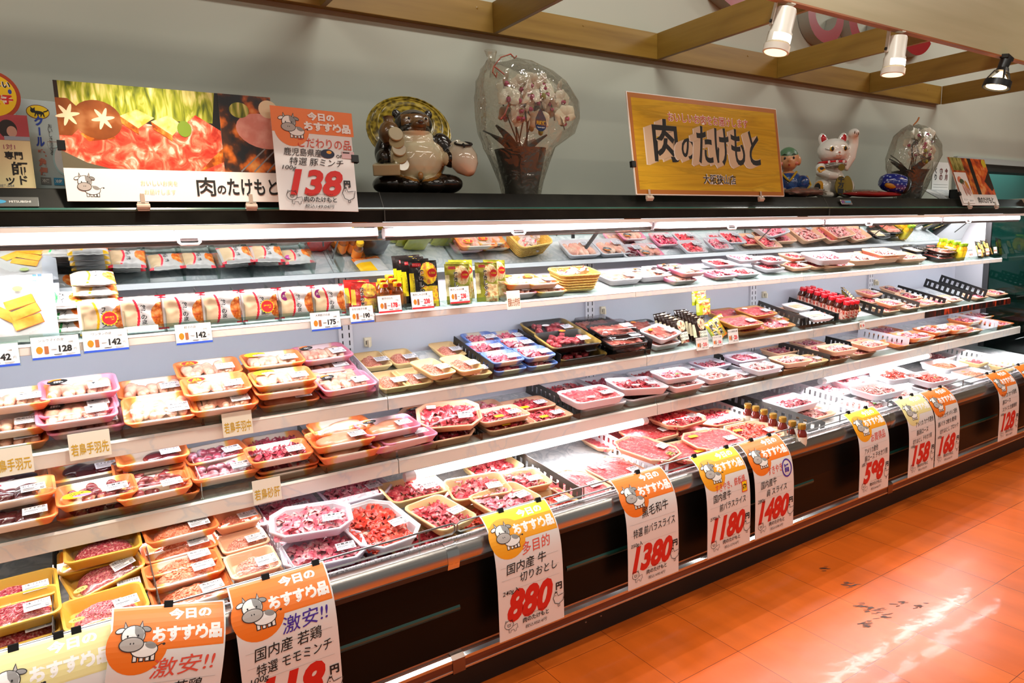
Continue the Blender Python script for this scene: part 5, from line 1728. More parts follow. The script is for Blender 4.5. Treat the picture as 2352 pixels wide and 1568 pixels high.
YS = 2.288
pc_ = [(-15, 818, '春巻の皮', '142', '10枚', INKBLUE, 'price card cut by the left edge of the photo'), (128, 797, 'シュウマイの皮', '128', '30枚', INKBLUE, 'price card reading 128 yen under the dumpling wrappers'), (243, 782, 'ワンタンの皮', '142', '30枚', INKBLUE, 'price card reading 142 yen under the wonton wrappers'),
       (445, 766, '餃子の皮', '142', '25枚', INKBLUE, 'price card reading 142 yen under the dumpling skin packs'), (748, 737, '大判餃子の皮', '175', '20枚', INKBLUE, 'price card reading 175 yen near the upright')]
for px, py, ti, pr, q, bar, lab in pc_:
    price_card(px, py, YS, .112 if px < 300 else .102, .062, ti, pr, False, bar, lab, qty=q)
price_card(831, 722, YS-.002, .085, .058, '手作り餃子の素', '190', False, INKBLUE, 'price card reading 190 yen under the red pouch', qty='70g')
price_card(895, 698, YS-.002, .088, .06, '餃子のたれ', '178', True, REDI, 'price card with red 178 yen before the yellow capped bottles', qty='150g')
price_card(970, 689, YS-.002, .088, .062, '焼きしゃぶの素', '238', True, REDI, 'price card with red 238 yen before the black pouches', qty='120g')
price_card(1055, 677, YS-.002, .084, .062, '焼きしゃぶの素', '238', True, REDI, 'price card with red 238 yen before the yellow-green pouches', qty='120g')
price_card(1613, 789, 2.214, .085, .06, 'ローストビーフのたれ', '210', True, None, 'price card reading 210 yen under the roast beef pouches')
price_card(1648, 783, 2.214, .07, .055, 'ローストビーフの素', '156', True, None, 'price card reading 156 yen beside the 210 card')
price_card(1684, 772, 2.214, .075, .07, 'やみつき野菜の素', '228', True, None, 'price card reading 228 yen right of the pouches')
price_card(1980, 746, 2.212, .055, .05, '焼肉のたれ', '245', True, None, 'price card reading 245 yen under the red capped bottles')
price_card(1840, 996, 1.80, .07, .06, 'ごまだれ', '425', True, None, 'dangling price card reading 425 yen below the gold capped bottles', tilt=-25)
for i, px in enumerate((2230, 2250, 2268, 2286)):
    price_card(px, 583-i*3, YS-.002, .05, .045, 'ソース', ('178', '128', '128', '138')[i], True, None, ('first', 'second', 'third', 'last')[i] + ' small price card from the left under the green capped bottles')
# backs of cards left standing in the holder
t = tag(MB().box((-.045, 0, -.008), (.045, .004, .008)).build('blank_card', PAPER, loc=at(325, 755, YS), smooth=False), 'blank white card edge between two 142 yen cards', 'price card')
GOLDINK = mat('gold_ink', '#c8a02a', .4)
for px, py, Y, tx, w, lab, kind in ((25, 1065, 2.205, '若鳥手羽元', .098, 'pale name card with gold writing at the left end of the upper shelf', GOLDINK), (207, 1026, 2.205, '若鳥手羽先', .10, 'pale name card with gold writing below the drumettes', GOLDINK), (546, 977, 2.205, '若鳥手羽中', .088, 'pale name card with gold writing below the frying chicken', GOLDINK),
                                    (614, 1130, 2.14, '若鳥砂肝', .085, 'pale name card with gold writing below the gizzards', GOLDINK), (1180, 692, 2.278, '若鶏もも焼肉用', .062, 'pale name card with brown writing below the orange trays', mat('brown_ink', '#9a5a34', .5))):
    P = at(px, py, Y)
    t = thing('name_card', lab, 'name card', P, (R(-4), 0, 0), 'name cards on the shelf fronts')
    h = .062
    MB().box((-w/2, .0, -h/2), (w/2, .0015, h/2+.012)).build('card', mat('cream_card', '#e9e4d2', .4), t, smooth=False)
    p = Print(); p.text(tx, 0, -h*.05, h*.55, kind, w=w*.9, bold=.012)
    p.build('lettering', t, fn=lambda u, v, l: Vector((u, -.0004-l*.3, v)))


# ---- soft packs
def pillow(W_, H_, T_, paint, mats, nx=24, ny=22, seed=0, crimp=.08, gusset=False):
    """soft bag: x wide, z high (0..H), bulging in y, front at -y; paint(u,v)->material index for u,v in 0..1"""
    mb = MB()
    for side in (-1, 1):
        vs = []
        for j in range(ny+1):
            for i in range(nx+1):
                u, v = i/nx, j/ny
                a, b_ = 2*u-1, 2*v-1
                k = max(0, 1-abs(a)**4)**.6 * max(0, 1-(abs(b_)/(1-crimp))**4 if abs(b_) < 1-crimp else 0)**.6
                if gusset:
                    k = max(0, 1-abs(a)**5)**.6 * (max(0, 1-v/(1-crimp)) if v < 1-crimp else 0)**.5
                w = .0022*noise.noise(Vector((u*6+seed, v*6, seed*1.7)))
                vs.append(((u-.5)*W_*(1-.03*k), side*(T_/2*k + .0006) + w, v*H_ + .0015*noise.noise(Vector((u*9, seed, v*3)))))
        fs = []; 
        o = len(mb.v)
        for j in range(ny):
            for i in range(nx):
                f = (j*(nx+1)+i, j*(nx+1)+i+1, (j+1)*(nx+1)+i+1, (j+1)*(nx+1)+i)
                f = f if side < 0 else tuple(reversed(f))
                mb.f.append(tuple(q+o for q in f))
                mb.m.append(paint((i+.5)/nx if side < 0 else 1-(i+.5)/nx, (j+.5)/ny) if side < 0 else paint(-1, (j+.5)/ny))
        mb.v.extend(vs)
    return mb


BAGW = mat('glossy_white_bag', '#dedbd8', .25, coat=.35)
BAGT = mat('wrapper_skin_tan', '#e6c9a0', .3, coat=.5)
BAGR = mat('bag_red', '#e02338', .25, coat=.5)
BAGY = mat('bag_yellow', '#f0b81c', .25, coat=.5)
BAGG = mat('bag_green', '#2f9a4e', .25, coat=.5)
BAGF = noisy('fried_dumpling_print', [(.35, '#b04412'), (.5, '#e0772a'), (.65, '#f2b26a')], 60, .25, coat=.5, per_object=False)
BAGB = noisy('barcode_side_print', [(.4, '#b9b5ae'), (.5, '#dcd8d2'), (.6, '#c4c0ba')], 70, .3, coat=.5, stretch=(.3, 1, 2), per_object=False)


def skin_pack(kind):
    acc = {'red': 1, 'yel': 2, 'grn': 3}[kind]

    def paint(u, v):
        if u < 0:
            return 5 if .15 < v < .85 else 0
        if v > .90 or v < .05:
            return acc if (u < .12 or u > .86) else 0
        x = (u-.42)/.30; 
        arc_ = u - (.33 + .10*math.cos((v-.45)*3.2))
        if abs(arc_) < .03:
            return acc
        if arc_ < 0 and u > .06:
            return 4
        if u > .70 and (u-1.02)**2/.09 + (v-.42)**2/.14 < 1:
            return 6
        return 0
    return pillow(.128, .118, .034, paint, [0]*7, nx=72, ny=60, seed=acc), [BAGW, BAGR, BAGY, BAGG, BAGT, BAGB, BAGF]


PKT = {'red': '餃子の皮', 'yel': 'ワンタン', 'grn': 'シュウマイ'}
_pk = {}


def place_pack(kind, px, py, Y, dz, tiltx, lab, rz=0, badge=None, sc=.90, ty=0):
    y0, z0, sl = SH['1']
    P = at(px, py, Y)
    t = thing('wrapper_pack', lab, 'food pack', (P.x, Y, z0+sl*(Y-y0)+dz), (R(tiltx), R(ty), R(rz)), f"{ {'red': 'dumpling skin packs', 'yel': 'wonton skin packs', 'grn': 'shumai skin packs'}[kind] } on the top shelf")
    t.scale = (sc, sc, sc)

    def mk():
        mb, ms = skin_pack(kind)
        return mb.build('bag', ms, angle=180)
    shared('bag', ('bag', kind), mk, t)

    def lt():
        p = Print(); p.text(PKT[kind], .006, .052, .0155, INK, bold=.02, vertical=True)
        return p.build('bag_lettering', fn=lambda u, v, l: Vector((u, -.0178-l*.3, v)))
    shared('bag_lettering', ('bagt', kind), lt, t)
    if badge:
        def bd():
            p = Print()
            p.poly([(.026*math.cos(R(a))*(1 if (a//12) % 2 else .85), .026*math.sin(R(a))*(1 if (a//12) % 2 else .85)) for a in range(0, 360, 12)], YEL)
            p.ell(0, 0, .021, .021, REDI); p.text('半額', 0, 0, .014, YEL, bold=.05)
            return p.build('sale_badge', fn=lambda u, v, l: Vector((u, -l*.3, v)))
        def b2():
            p = Print(); p.ell(0, 0, .015, .017, mat('magenta_badge', '#a41f8a', .4)); p.text('大判', 0, 0, .011, WHITE, bold=.03)
            return p.build('size_badge', fn=lambda u, v, l: Vector((u, -l*.3, v)))
        o = shared('sale_badge' if badge == 'sale' else 'size_badge', ('bg', badge), bd if badge == 'sale' else b2, t)
        o.location = (.022, -.0195, .048) if badge == 'sale' else (-.040, -.0155, .082)
    return t


# spring roll skins at the left edge: one big flat pack in front, a stack behind
def roll_pack(px, py, Y, dz, tiltx, lab, ty=0, rz=0):
    y0, z0, sl = SH['1']
    P = at(px, py, Y)
    t = thing('spring_roll_pack', lab, 'food pack', (P.x, Y, z0+sl*(Y-y0)+dz), (R(tiltx), R(ty), R(rz)), 'spring roll skin packs on the top shelf')

    def mk():
        def paint(u, v):
            if u < 0:
                return 0
            if u > .84:
                return 1
            if u > .8 and v > .88:
                return 2
            if ((u-.62)/.30)**2 + ((v-.45)/.36)**2 < 1:
                return 3
            return 0
        return pillow(.24, .20, .018, paint, None, nx=70, ny=60, seed=4).build('bag', [BAGW, mat('clear_seam_white', '#dde4ee', .2, coat=.6), mat('bag_blue', '#2a58c8', .3), mat('plate_print', '#e4e6e2', .3, coat=.4)], angle=180)
    shared('bag', ('rollbag',), mk, t)

    def pr():
        p = Print()
        rm = noisy('spring_roll_print', [(.35, '#d98a1c'), (.6, '#f2b548'), (.75, '#f6cf7a')], 25, .3, per_object=False)
        rd = mat('spring_roll_shadow', '#a8601a', .4)
        for cx, cy, a in ((.035, .115, 20), (.01, .075, -35), (.045, .085, 25), (.05, .055, 20)):
            c, s = math.cos(R(a)), math.sin(R(a))
            for dx, dy, m in ((.002, -.002, rd), (0, 0, rm)):
                p.poly([(cx+dx+x*c-y*s, cy+dy+x*s+y*c) for x, y in ((-.035, -.013), (.035, -.015), (.037, .012), (-.033, .014))], m)
        p.text('春巻の皮', -.085, .10, .030, INK, bold=.03, vertical=True)
        p.ell(.035, .155, .012, .008, mat('dull_green_ink', '#8a9a5a', .5))
        p.rect(.085, .188, .095, .196, INKBLUE)
        return p.build('bag_print', fn=lambda u, v, l: Vector((u, -.0108-l*.3, v)))
    shared('bag_print', ('rollprint',), pr, t)
    return t


roll_pack(15, 765, 2.318, .010, -24, 'big white spring roll skin pack standing at the left edge')
for i in range(4):
    roll_pack(20, 690, 2.372, .016+i*.026, -75, ('lowest', 'second', 'third', 'topmost')[i] + ' white spring roll pack of the flat stack behind the standing one')
y0, z0, sl = SH['1']
for i in range(3):
    place_pack('grn', 152-i*2, 775, 2.345+.010*i, .012+.034*i, -64, ('bottom', 'middle', 'top')[i] + ' green-edged shumai skin pack beside the spring roll pack', sc=.82)
place_pack('grn', 140, 740, 2.462, .022, -74, 'lone green-edged shumai skin pack lying farther back', rz=8, sc=.8)
place_pack('yel', 237, 760, 2.325, .010, -14, 'front yellow-arc wonton skin pack with a round sale badge', badge='sale')
for i in range(5):
    place_pack('yel', 234-i*2, 735, 2.374+.004*i, .016+.030*i, -72, ('first', 'second', 'third', 'fourth', 'fifth')[i] + ' yellow-edged wonton pack behind the badged one')
cols_ = [(329, 755, 'right of the wonton packs', None), (424, 745, 'above the middle 142 yen card', None), (512, 735, 'third red-arc column', None), (600, 722, 'badged fourth column', 'sale'), (683, 715, 'first magenta-badged column', 'big'), (758, 708, 'magenta-badged column by the red pouch', 'big')]
for i, (px, py, wh, bd) in enumerate(cols_):
    place_pack('red', px, py, 2.325, .010, -12, f'front dumpling skin pack, {wh}', badge=bd)
    if i != 0 or True:
        place_pack('red', px-2, py-30, 2.372, .018, -70, f'second dumpling skin pack, {wh}', badge=bd if bd == 'big' else None, rz=3*(-1)**i)
    if i in (0, 3, 4):
        place_pack('red', px-3, py-40, 2.380, .054, -74, f'third dumpling skin pack, {wh}', rz=3 if i != 3 else -3)
# packs lying at the back against the mirror ledge
for px, py, lab in () and ((330, 640, 'dumpling skin pack lying face down at the back, left'), (512, 640, 'dumpling skin pack at the back in the third column'), (610, 640, 'dumpling skin pack lying at the back in the fourth column')):
    place_pack('red', px, py+50, 2.50, .02, -78, lab, rz=4)
# clear dividers of that shelf
for px, py in ((192, 745), (287, 735), (380, 725), (472, 715), (560, 705), (643, 695), (722, 690), (798, 680), (868, 672), (1158, 660)):
    divider('1', px, py, .07, CLEAR, {192: 'left of the wonton packs', 287: 'right of the wonton packs', 380: 'left of the second dumpling column', 472: 'right of the second dumpling column', 560: 'left of the badged dumpling column', 643: 'right of the badged dumpling column', 722: 'between the magenta-badged columns', 798: 'left of the red sauce pouch', 868: 'right of the red sauce pouch', 1158: 'right of the yellow-green pouches'}[px].join(('clear acrylic divider ', '')), L_=.22, solid=True, dy=.012)


# ---- sauce pouches
def pouch(kind, W_, H_):
    cfg = {'shabu': ('#17110e', '#d77f36', '焼きしゃぶ', '#f6e21a'), 'shabu2': ('#8a8a22', '#b9783c', '焼きしゃぶ', '#d8cf9a'), 'gyoza': ('#b3201a', '#c07a4a', '餃子の素', '#efc23a'),
           'roast': ('#2a1a14', '#8f2f24', 'ロースト', '#e8d9b0'), 'veg': ('#c9a81e', '#d0662a', '野菜の素', '#8a9a3c'), 'mini': ('#3a2a1c', '#a5522a', 'たれ', '#e8cf6a'), 'hang': ('#b2b41e', '#cf5a28', 'からあげ', '#e8e07a')}[kind]
    base = mat('pouch_'+kind, cfg[0], .25, coat=.5)
    food = noisy('pouch_food_'+kind, [(.35, cfg[1]), (.5, cfg[3]), (.62, cfg[1]), (.75, '#6b2a14')], 45, .28, coat=.4, per_object=False)
    acc = mat('pouch_accent_'+kind, cfg[3], .3, coat=.4)

    def paint(u, v):
        if u < 0:
            return 0
        if ((u-.68)/.30)**2 + ((v-.72)/.24)**2 < 1 or (u > .36 and v < .44 and u < .96):
            return 1
        if u < .14 and .2 < v < .72:
            return 2
        return 0
    mb = pillow(W_, H_, .016, paint, None, nx=48, ny=54, seed=len(kind), gusset=True, crimp=.06)
    return mb, [base, food, acc], cfg[2]


def place_pouch(kind, W_, H_, loc, rot, lab, group, txt=True):
    t = thing('sauce_pouch', lab, 'pouch', loc, rot, group)

    def mk():
        mb, ms, _ = pouch(kind, W_, H_)
        return mb.build('pouch_bag', ms, angle=180)
    shared('pouch_bag', ('pouch', kind, W_, H_), mk, t)
    if txt:
        def pr():
            p = Print()
            s_ = {'shabu': '焼きしゃぶ', 'shabu2': '焼きしゃぶ', 'gyoza': '餃子の素', 'roast': None, 'veg': '野菜', 'mini': 'たれ', 'hang': None}[kind]
            if kind == 'roast':
                p.rect(-W_*.12, H_*.12, W_*.44, H_*.44, mat('cream_card', '#e9e4d2', .4))
                p.text('ロースト', W_*.14, H_*.36, H_*.09, INK, w=W_*.48, bold=.03); p.text('ビーフの', W_*.14, H_*.22, H_*.09, INK, w=W_*.48, bold=.03)
            elif kind == 'hang':
                p.text('からあげ', 0, H_*.7, H_*.14, REDI, w=W_*.7, bold=.04); p.text('たれ', 0, H_*.25, H_*.16, WHITE, bold=.05)
            else:
                n_ = len(s_)
                hh = H_*.66/n_/1.08
                p.text(s_, -W_*.12, H_*.47, hh, WHITE, w=hh*.95, bold=.10, vertical=True)
                p.text(s_, -W_*.12, H_*.47, hh, INK, w=hh*.9, bold=.03, vertical=True)
            if kind.startswith('shabu'):
                p.ell(W_*.26, H_*.72, W_*.16, W_*.14, REDI); p.text('新発売', W_*.26, H_*.72, H_*.05, YEL, bold=.03)
                p.rect(-W_*.42, H_*.86, -W_*.12, H_*.93, REDI); p.text('ダイショー', -W_*.27, H_*.895, H_*.04, WHITE)
                p.text('ごま油香る', -W_*.41, H_*.46, H_*.06, INK, vertical=True)
            return p.build('pouch_lettering', fn=lambda u, v, l: Vector((u, -.0098-l*.4, v)))
        shared('pouch_lettering', ('pt', kind, W_, H_), pr, t)
    return t


gz_ = SH['1'][1]
zs1 = lambda Y: SH['1'][1] + SH['1'][2]*(Y-SH['1'][0])
for i in range(4):
    P = at((978, 962, 952, 945)[i], 692, 2.325+.026*i)
    place_pouch('shabu', .118, .175, (P.x, 2.325+.026*i, zs1(2.325+.026*i)+.008), (R(-8), R(2-i), R(2)), ('front', 'second', 'third', 'rearmost')[i] + ' black grilled shabu sauce pouch beside the yellow caps', 'black sauce pouches on the top shelf')
for i in range(3):
    Y = 2.325+.026*i
    P = at((1055, 1062, 1072)[i], 685, Y)
    place_pouch('shabu2', .108, .155, (P.x-.008*i, Y, zs1(Y)+.008), (R(-8), R(2), R(2)), ('front', 'second', 'rear')[i] + ' yellow-green citrus sauce pouch in the left row', 'yellow-green sauce pouches on the top shelf')
for i in range(2):
    Y = 2.325+.03*i
    P = at((1121, 1140)[i], 680, Y)
    place_pouch('shabu2', .104, .155, (P.x, Y, zs1(Y)+.008), (R(-8), R(3), R(2)), ('front', 'rear')[i] + ' yellow-green citrus sauce pouch in the right row', 'yellow-green sauce pouches on the top shelf')
for i in range(2):
    Y = 2.33+.03*i
    P = at((838, 826)[i], 708, Y)
    place_pouch('gyoza', .098, .108, (P.x, Y, zs1(Y)+.008), (R(-14), R(6-4*i), R(2)), ('front', 'rear')[i] + ' red dumpling filling pouch beside the yellow capped bottles', 'red sauce pouches on the top shelf')
# yellow bag lying at the back
t = thing('yellow_bag', 'yellow and white food bag lying at the back behind the black pouches', 'food pack', (at(905, 640, 2.45).x, 2.44, zs1(2.44)+.020), (R(-72), 0, R(-6)))
pillow(.12, .15, .02, lambda u, v: 0 if (u < .55 and v > .3) or u < 0 else (1 if v > .2 else 2), None, seed=9).build('bag', [BAGY, BAGW, BAGF], t, angle=180)
# roast beef sauce pouches on the upper shelf: a fanned double row
zs2 = lambda Y: SH['2'][1] + SH['2'][2]*(Y-SH['2'][0])
for i in range(6):
    Y = 2.275+.024*i
    P = at(1611-i*8, 775-i*6, Y)
    place_pouch('roast', .098, .122, (P.x, Y, zs2(Y)+.009), (R(-14), R(2), R(4)), ('front', 'second', 'third', 'fourth', 'fifth', 'rearmost')[i] + ' dark roast beef sauce pouch in the left fan', 'roast beef sauce pouches')
for i in range(5):
    Y = 2.29+.026*i
    P = at(1568-i*10, 770-i*6, Y)
    place_pouch('roast', .085, .118, (P.x, Y, zs2(Y)+.009), (R(-16), R(-4), R(-4)), ('front', 'second', 'third', 'fourth', 'rearmost')[i] + ' roast beef sauce pouch behind the white trays', 'roast beef sauce pouches')
for i in range(3):
    Y = 2.27+.03*i
    P = at(1652+i*10, 770-i*8, Y)
    place_pouch('veg', .07, .105, (P.x, Y, zs2(Y)+.009), (R(-30), R(-14), R(4)), ('front', 'middle', 'rear')[i] + ' bright yellow vegetable sauce pouch right of the roast pouches', 'yellow sauce pouches on the upper shelf')
for i in range(2):
    P = at(1606+i*3, 700+i*22, 2.44)
    place_pouch('hang', .105, .082, (P.x, 2.44-.02*i, P.z), (R(-3), 0, 0), ('upper', 'lower')[i] + ' red and yellow fried chicken sauce pouch held above the fan', 'fried chicken sauce pouches')
# holder rack behind the pouches
P = at(1606, 740, 2.45)
tag(MB().tube([(-.05, 0, -.09), (-.05, 0, .05), (.05, 0, .05), (.05, 0, -.09)], .003, 6).build('pouch_rack', WIRE, loc=(P.x, 2.462, P.z)), 'thin wire rack holding the fried chicken sauce pouches', 'rack')
for i in range(7):
    Y = 2.50-.026*i
    P = at(1942+i*5, 690+i*5, Y)
    place_pouch('mini', .06, .085, (P.x, Y, zs2(Y)+.03-.003*i), (R(-18), R(8-3*i), R(10)), ('rearmost', 'second', 'third', 'fourth', 'fifth', 'sixth', 'front')[i] + ' small dark grill sauce pouch right of the red caps', 'small sauce pouches by the red capped bottles')
for i in range(3):
    Y = 2.345+.02*i
    P = at(2254+i*12, 580-i*4, Y)
    place_pouch('mini', .085, .12, (P.x, Y, zs1(Y)+.008), (R(-18), R(6), R(0)), ('front left', 'middle', 'right')[i] + ' tall dark pouch beside the green capped bottles', 'dark pouches at the right end of the top shelf', txt=False)
place_pouch('shabu', .095, .13, (at(2295, 575, 2.36).x, 2.36, zs1(2.36)+.008), (R(-10), R(10), R(0)), 'black and cream pouch at the right end of the top shelf', 'dark pouches at the right end of the top shelf', txt=False)


# ---- bottles
def bottle(kind, loc, rot, lab, group):
    t = thing('sauce_bottle', lab, 'bottle', loc, rot, group)
    cfg = {'yel': ('#7a3a12', '#e8b21c', .021, .095), 'red': ('#4a1a0c', '#d51f2c', .0235, .118), 'gold': ('#6e1f16', '#b08a34', .0225, .13), 'grn': ('#d8a81c', '#86a81e', .021, .12)}[kind]
    bm_ = mat('bottle_'+kind, cfg[0], .12, coat=.6)
    cpm = mat('cap_'+kind, cfg[1], .3, coat=.3, metal=.6 if kind == 'gold' else 0)
    lbm = {'yel': mat('label_orange', '#dd7a22', .4), 'red': noisy('label_black_red', [(.4, '#c0301e'), (.5, '#e8d9c8'), (.6, '#c03a22')], 60, .4, per_object=False), 'gold': mat('label_cream', '#e6dcc8', .4), 'grn': mat('label_yellow', '#e9cf2a', .4)}[kind]
    r, h = cfg[2], cfg[3]
    shared('glass_body', ('bb', kind), lambda: MB().lathe([(r*.9, 0), (r, .004), (r, h*.62), (r*.92, h*.70), (r*.62, h*.80), (r*.56, h*.86)], 20).build('glass_body', bm_), t)
    shared('bottle_label', ('bl', kind), lambda: MB().lathe([(r+.0004, h*.10), (r+.0004, h*.56)], 20, cap=False).build('bottle_label', lbm), t)

    def cap():
        mb = MB()
        prof = [(r*.72, h*.82), (r*.74, h*.83), (r*.74, h*.98), (r*.68, h), (.001, h)]
        mb.lathe(prof, 20)
        for k in range(20):
            q = 2*PI*k/20
            mb.box((-.0006, r*.72, h*.84), (.0006, r*.765, h*.965), M=Matrix.Rotation(q, 4, 'Z'))
        return mb.build('bottle_cap', cpm)
    shared('bottle_cap', ('bc', kind), cap, t)
    if kind == 'yel':
        def bd():
            p = Print(); p.ell(0, 0, .010, .006, REDI); return p.build('cap_sticker', fn=lambda u, v, l: Vector((u, -l*.3, v)))
        o = shared('cap_sticker', ('cs',), bd, t); o.location = (0, -r*.775, h*.90)
    return t


k = 0
for j, (px, py, Y) in enumerate(((882, 690, 2.34), (913, 688, 2.34), (876, 668, 2.385), (902, 672, 2.385), (893, 655, 2.43))):
    P = at(px, py, Y)
    bottle('yel', (P.x, Y, zs1(Y)+.009), (R(4), 0, 0), ('front left', 'front right', 'middle left', 'middle right', 'rearmost')[j] + ' yellow capped dumpling sauce bottle in its clear box', 'yellow capped bottles')
# the clear box round them
P = at(897, 700, 2.318)
tag(MB().box((-.062, 0, 0), (.062, .002, .06)).prism([(0, 0), (.15, .042), (.15, .09), (0, .06)], -.064, -.062).prism([(0, 0), (.15, .042), (.15, .09), (0, .06)], .062, .064).build('clear_box', CLEAR, loc=(P.x, 2.316, zs1(2.316)+.006), smooth=False), 'clear acrylic box around the yellow capped bottles', 'box')
CRN = ['front', 'second', 'third', 'fourth', 'fifth', 'sixth', 'rearmost']
for j in range(7):
    for i in range(3):
        Y = 2.275 + j*.047
        P = at(1945, 742, 2.275)
        bottle('red', (P.x + (i-1)*.049 , Y, zs2(Y)+.006), (math.atan(.25)*.9, 0, 0), f"{CRN[j]} red capped grill sauce bottle in the {('left', 'middle', 'right')[i]} file", 'red capped bottles on the upper shelf')
for j, (px, py) in enumerate(((1842, 962), (1820, 955), (1798, 946), (1776, 938), (1755, 929), (1736, 921), (1718, 915))):
    P = on_plane(px, py+10, SH['d'][0], SH['d'][1]+.135, SH['d'][2])
    bottle('gold', (P.x, P.y, SH['d'][1]+SH['d'][2]*(P.y-1.83)+.003), (0, 0, 0), f"{('nearest', 'second', 'third', 'fourth', 'fifth', 'sixth', 'farthest')[j]} gold capped sesame sauce bottle in the row on the deck", 'gold capped bottles on the deck')
for j in range(4):
    for i in range(2):
        Y = 2.335 + j*.045
        P = at(2203, 590, 2.335)
        bottle('grn', (P.x + (i-.5)*.047, Y, zs1(Y)+.006), (math.atan(.26)*.9, 0, 0), f"{('front', 'second', 'third', 'rear')[j]} green capped yellow sauce bottle in the {('left', 'right')[i]} file", 'green capped bottles on the top shelf')

# ---- trays and baskets on the top shelf
T('1', 1196, 640, .8, 'ch', 'orange', 'chicken', None, 'karaage', 'rear one left of the basket', 'fried-chicken cuts', tx=2)
T('1', 1184, 664, 0, 'mid', 'pink', 'chicken', 'ga', None, 'front one above the brown name card', 'chicken pieces')
T('1', 1256, 662, 0, 'mid', 'orange', 'chicken', 'sale', None, 'bottom one left of the basket', 'fried-chicken cuts')
T('1', 1244, 645, 1.0, 'mid', 'orange', 'chicken', 'sale', 'karaage', 'top one left of the basket', 'fried-chicken cuts')
wc = 'skin-on chicken'
T('1', 1420, 632, 0, 'wm', 'white', 'chicken', 'plain', None, 'right beside the basket', wc)
T('1', 1484, 625, .1, 'wm', 'white', 'chicken', 'plain', 'oval', 'second one right of the basket', wc)
T('1', 1548, 612, .3, 'sm', 'pink', 'chicken', 'ga', 'oval', 'rear one with an oval badge', 'chicken cuts')
T('1', 1508, 614, .2, 'sm', 'white', 'liver', 'plain', None, 'behind the pink trays', 'chicken liver')
T('1', 1557, 636, 0, 'sm', 'pink', 'chicken', 'ga', None, 'front left one', 'chicken cuts')
T('1', 1599, 626, .3, 'sm', 'pink', 'chicken', 'ga', 'oval', 'front right one', 'chicken cuts')
T('1', 1652, 626, 0, 'sm', 'pink', 'offcut', 'plain', None, 'front one with dark meat', 'giblets')
bb_ = 'minced beef'
T('1', 1647, 600, .6, 'sm', 'white', 'beef', 'plain', None, 'rear one with plain tray', bb_)
T('1', 1706, 622, 0, 'sm', 'white', 'beef', 'plain', None, 'front left one', bb_)
T('1', 1706, 590, .9, 'sm', 'white', 'pork', 'plain', None, 'rear left one standing high', bb_)
T('1', 1764, 610, .2, 'sm', 'white', 'beef', None, None, 'bottom one of the middle pair', bb_)
T('1', 1770, 593, 1.0, 'sm', 'white', 'beef', 'plain', None, 'top one of the middle pair', bb_)
T('1', 1826, 608, 0, 'sm', 'peach', 'beef', 'plain', None, 'front peach one', bb_)
T('1', 1874, 606, 0, 'sm', 'peach', 'beef', 'plain', None, 'front peach one farther right', bb_)
T('1', 1824, 586, .9, 'sm', 'peach', 'beef', 'plain', None, 'rear peach one', bb_)
rbm = 'long pork ribs'
T('1', 1925, 606, 0, 'wl', 'peach', 'pork', None, None, 'bottom one under the big white tray', rbm)
T('1', 1970, 590, .5, 'wl', 'peach', 'pork_pale', 'plain', None, 'second from the left', rbm, rz=-6)
T('1', 2010, 584, .5, 'wl', 'peach', 'pork', None, None, 'third from the left', rbm, rz=-6)
T('1', 2050, 582, .5, 'wl', 'peach', 'pork_pale', None, None, 'fourth from the left', rbm, rz=-6)
T('1', 2085, 588, .1, 'wl', 'peach', 'pork_pale', None, None, 'rightmost one by the lidded packs', rbm, rz=-6)
T('1', 1918, 592, 1.0, 'wl', 'white', 'pork', 'plain', None, 'big one in the white tray', rbm, rz=-10)
ld = 'smoked duck'
T('1', 2100, 572, .4, 'sm', 'black', 'cheese', None, None, 'rear left one with a clear lid', ld, lid=True)
T('1', 2158, 588, 0, 'blk', 'black', 'roast', 'plain', None, 'front one with a clear lid', ld, lid=True)
T('1', 2160, 574, 1.0, 'blk', 'black', 'roast', 'plain', None, 'top one with a shining clear lid', ld, lid=True)


# a bread-coloured woven basket of little bags
def basket(px, py, lab):
    y0, z0, sl = SH['1']
    P = at(px, py, 2.41)
    t = thing('woven_basket', lab, 'basket', (P.x, 2.41, zs1(2.41)+.004), (math.atan(sl)*.8, 0, R(-8)), 'woven baskets on the top shelf')
    wv = noisy('woven_straw', [(.35, '#c79a3e'), (.6, '#e3bd62'), (.75, '#ecd084')], 90, .5, stretch=(1, 1, 4), bump=.6, per_object=False)
    W_, D_, H_ = .20, .145, .072
    q = lambda k, z: rloop(W_*k, D_*k, .03*k, z, 5)
    MB().loops([q(.76, 0), q(.80, .004), q(1.0, H_), q(1.02, H_+.004), q(.985, H_+.005), q(.96, H_-.004), q(.76, .008), q(.6, .007)]).build('basket_body', wv, t)
    mb = MB()
    for k in range(6):
        kk = .80 + .2*(k+.5)/6
        mb.tube([p for p in q(kk+.012, .004+H_*(k+.5)/6)], .0036, 5, closed=True)
    mb.tube([p for p in q(1.02, H_+.004)], .005, 6, closed=True)
    mb.build('basket_weave', wv, t)
    return t


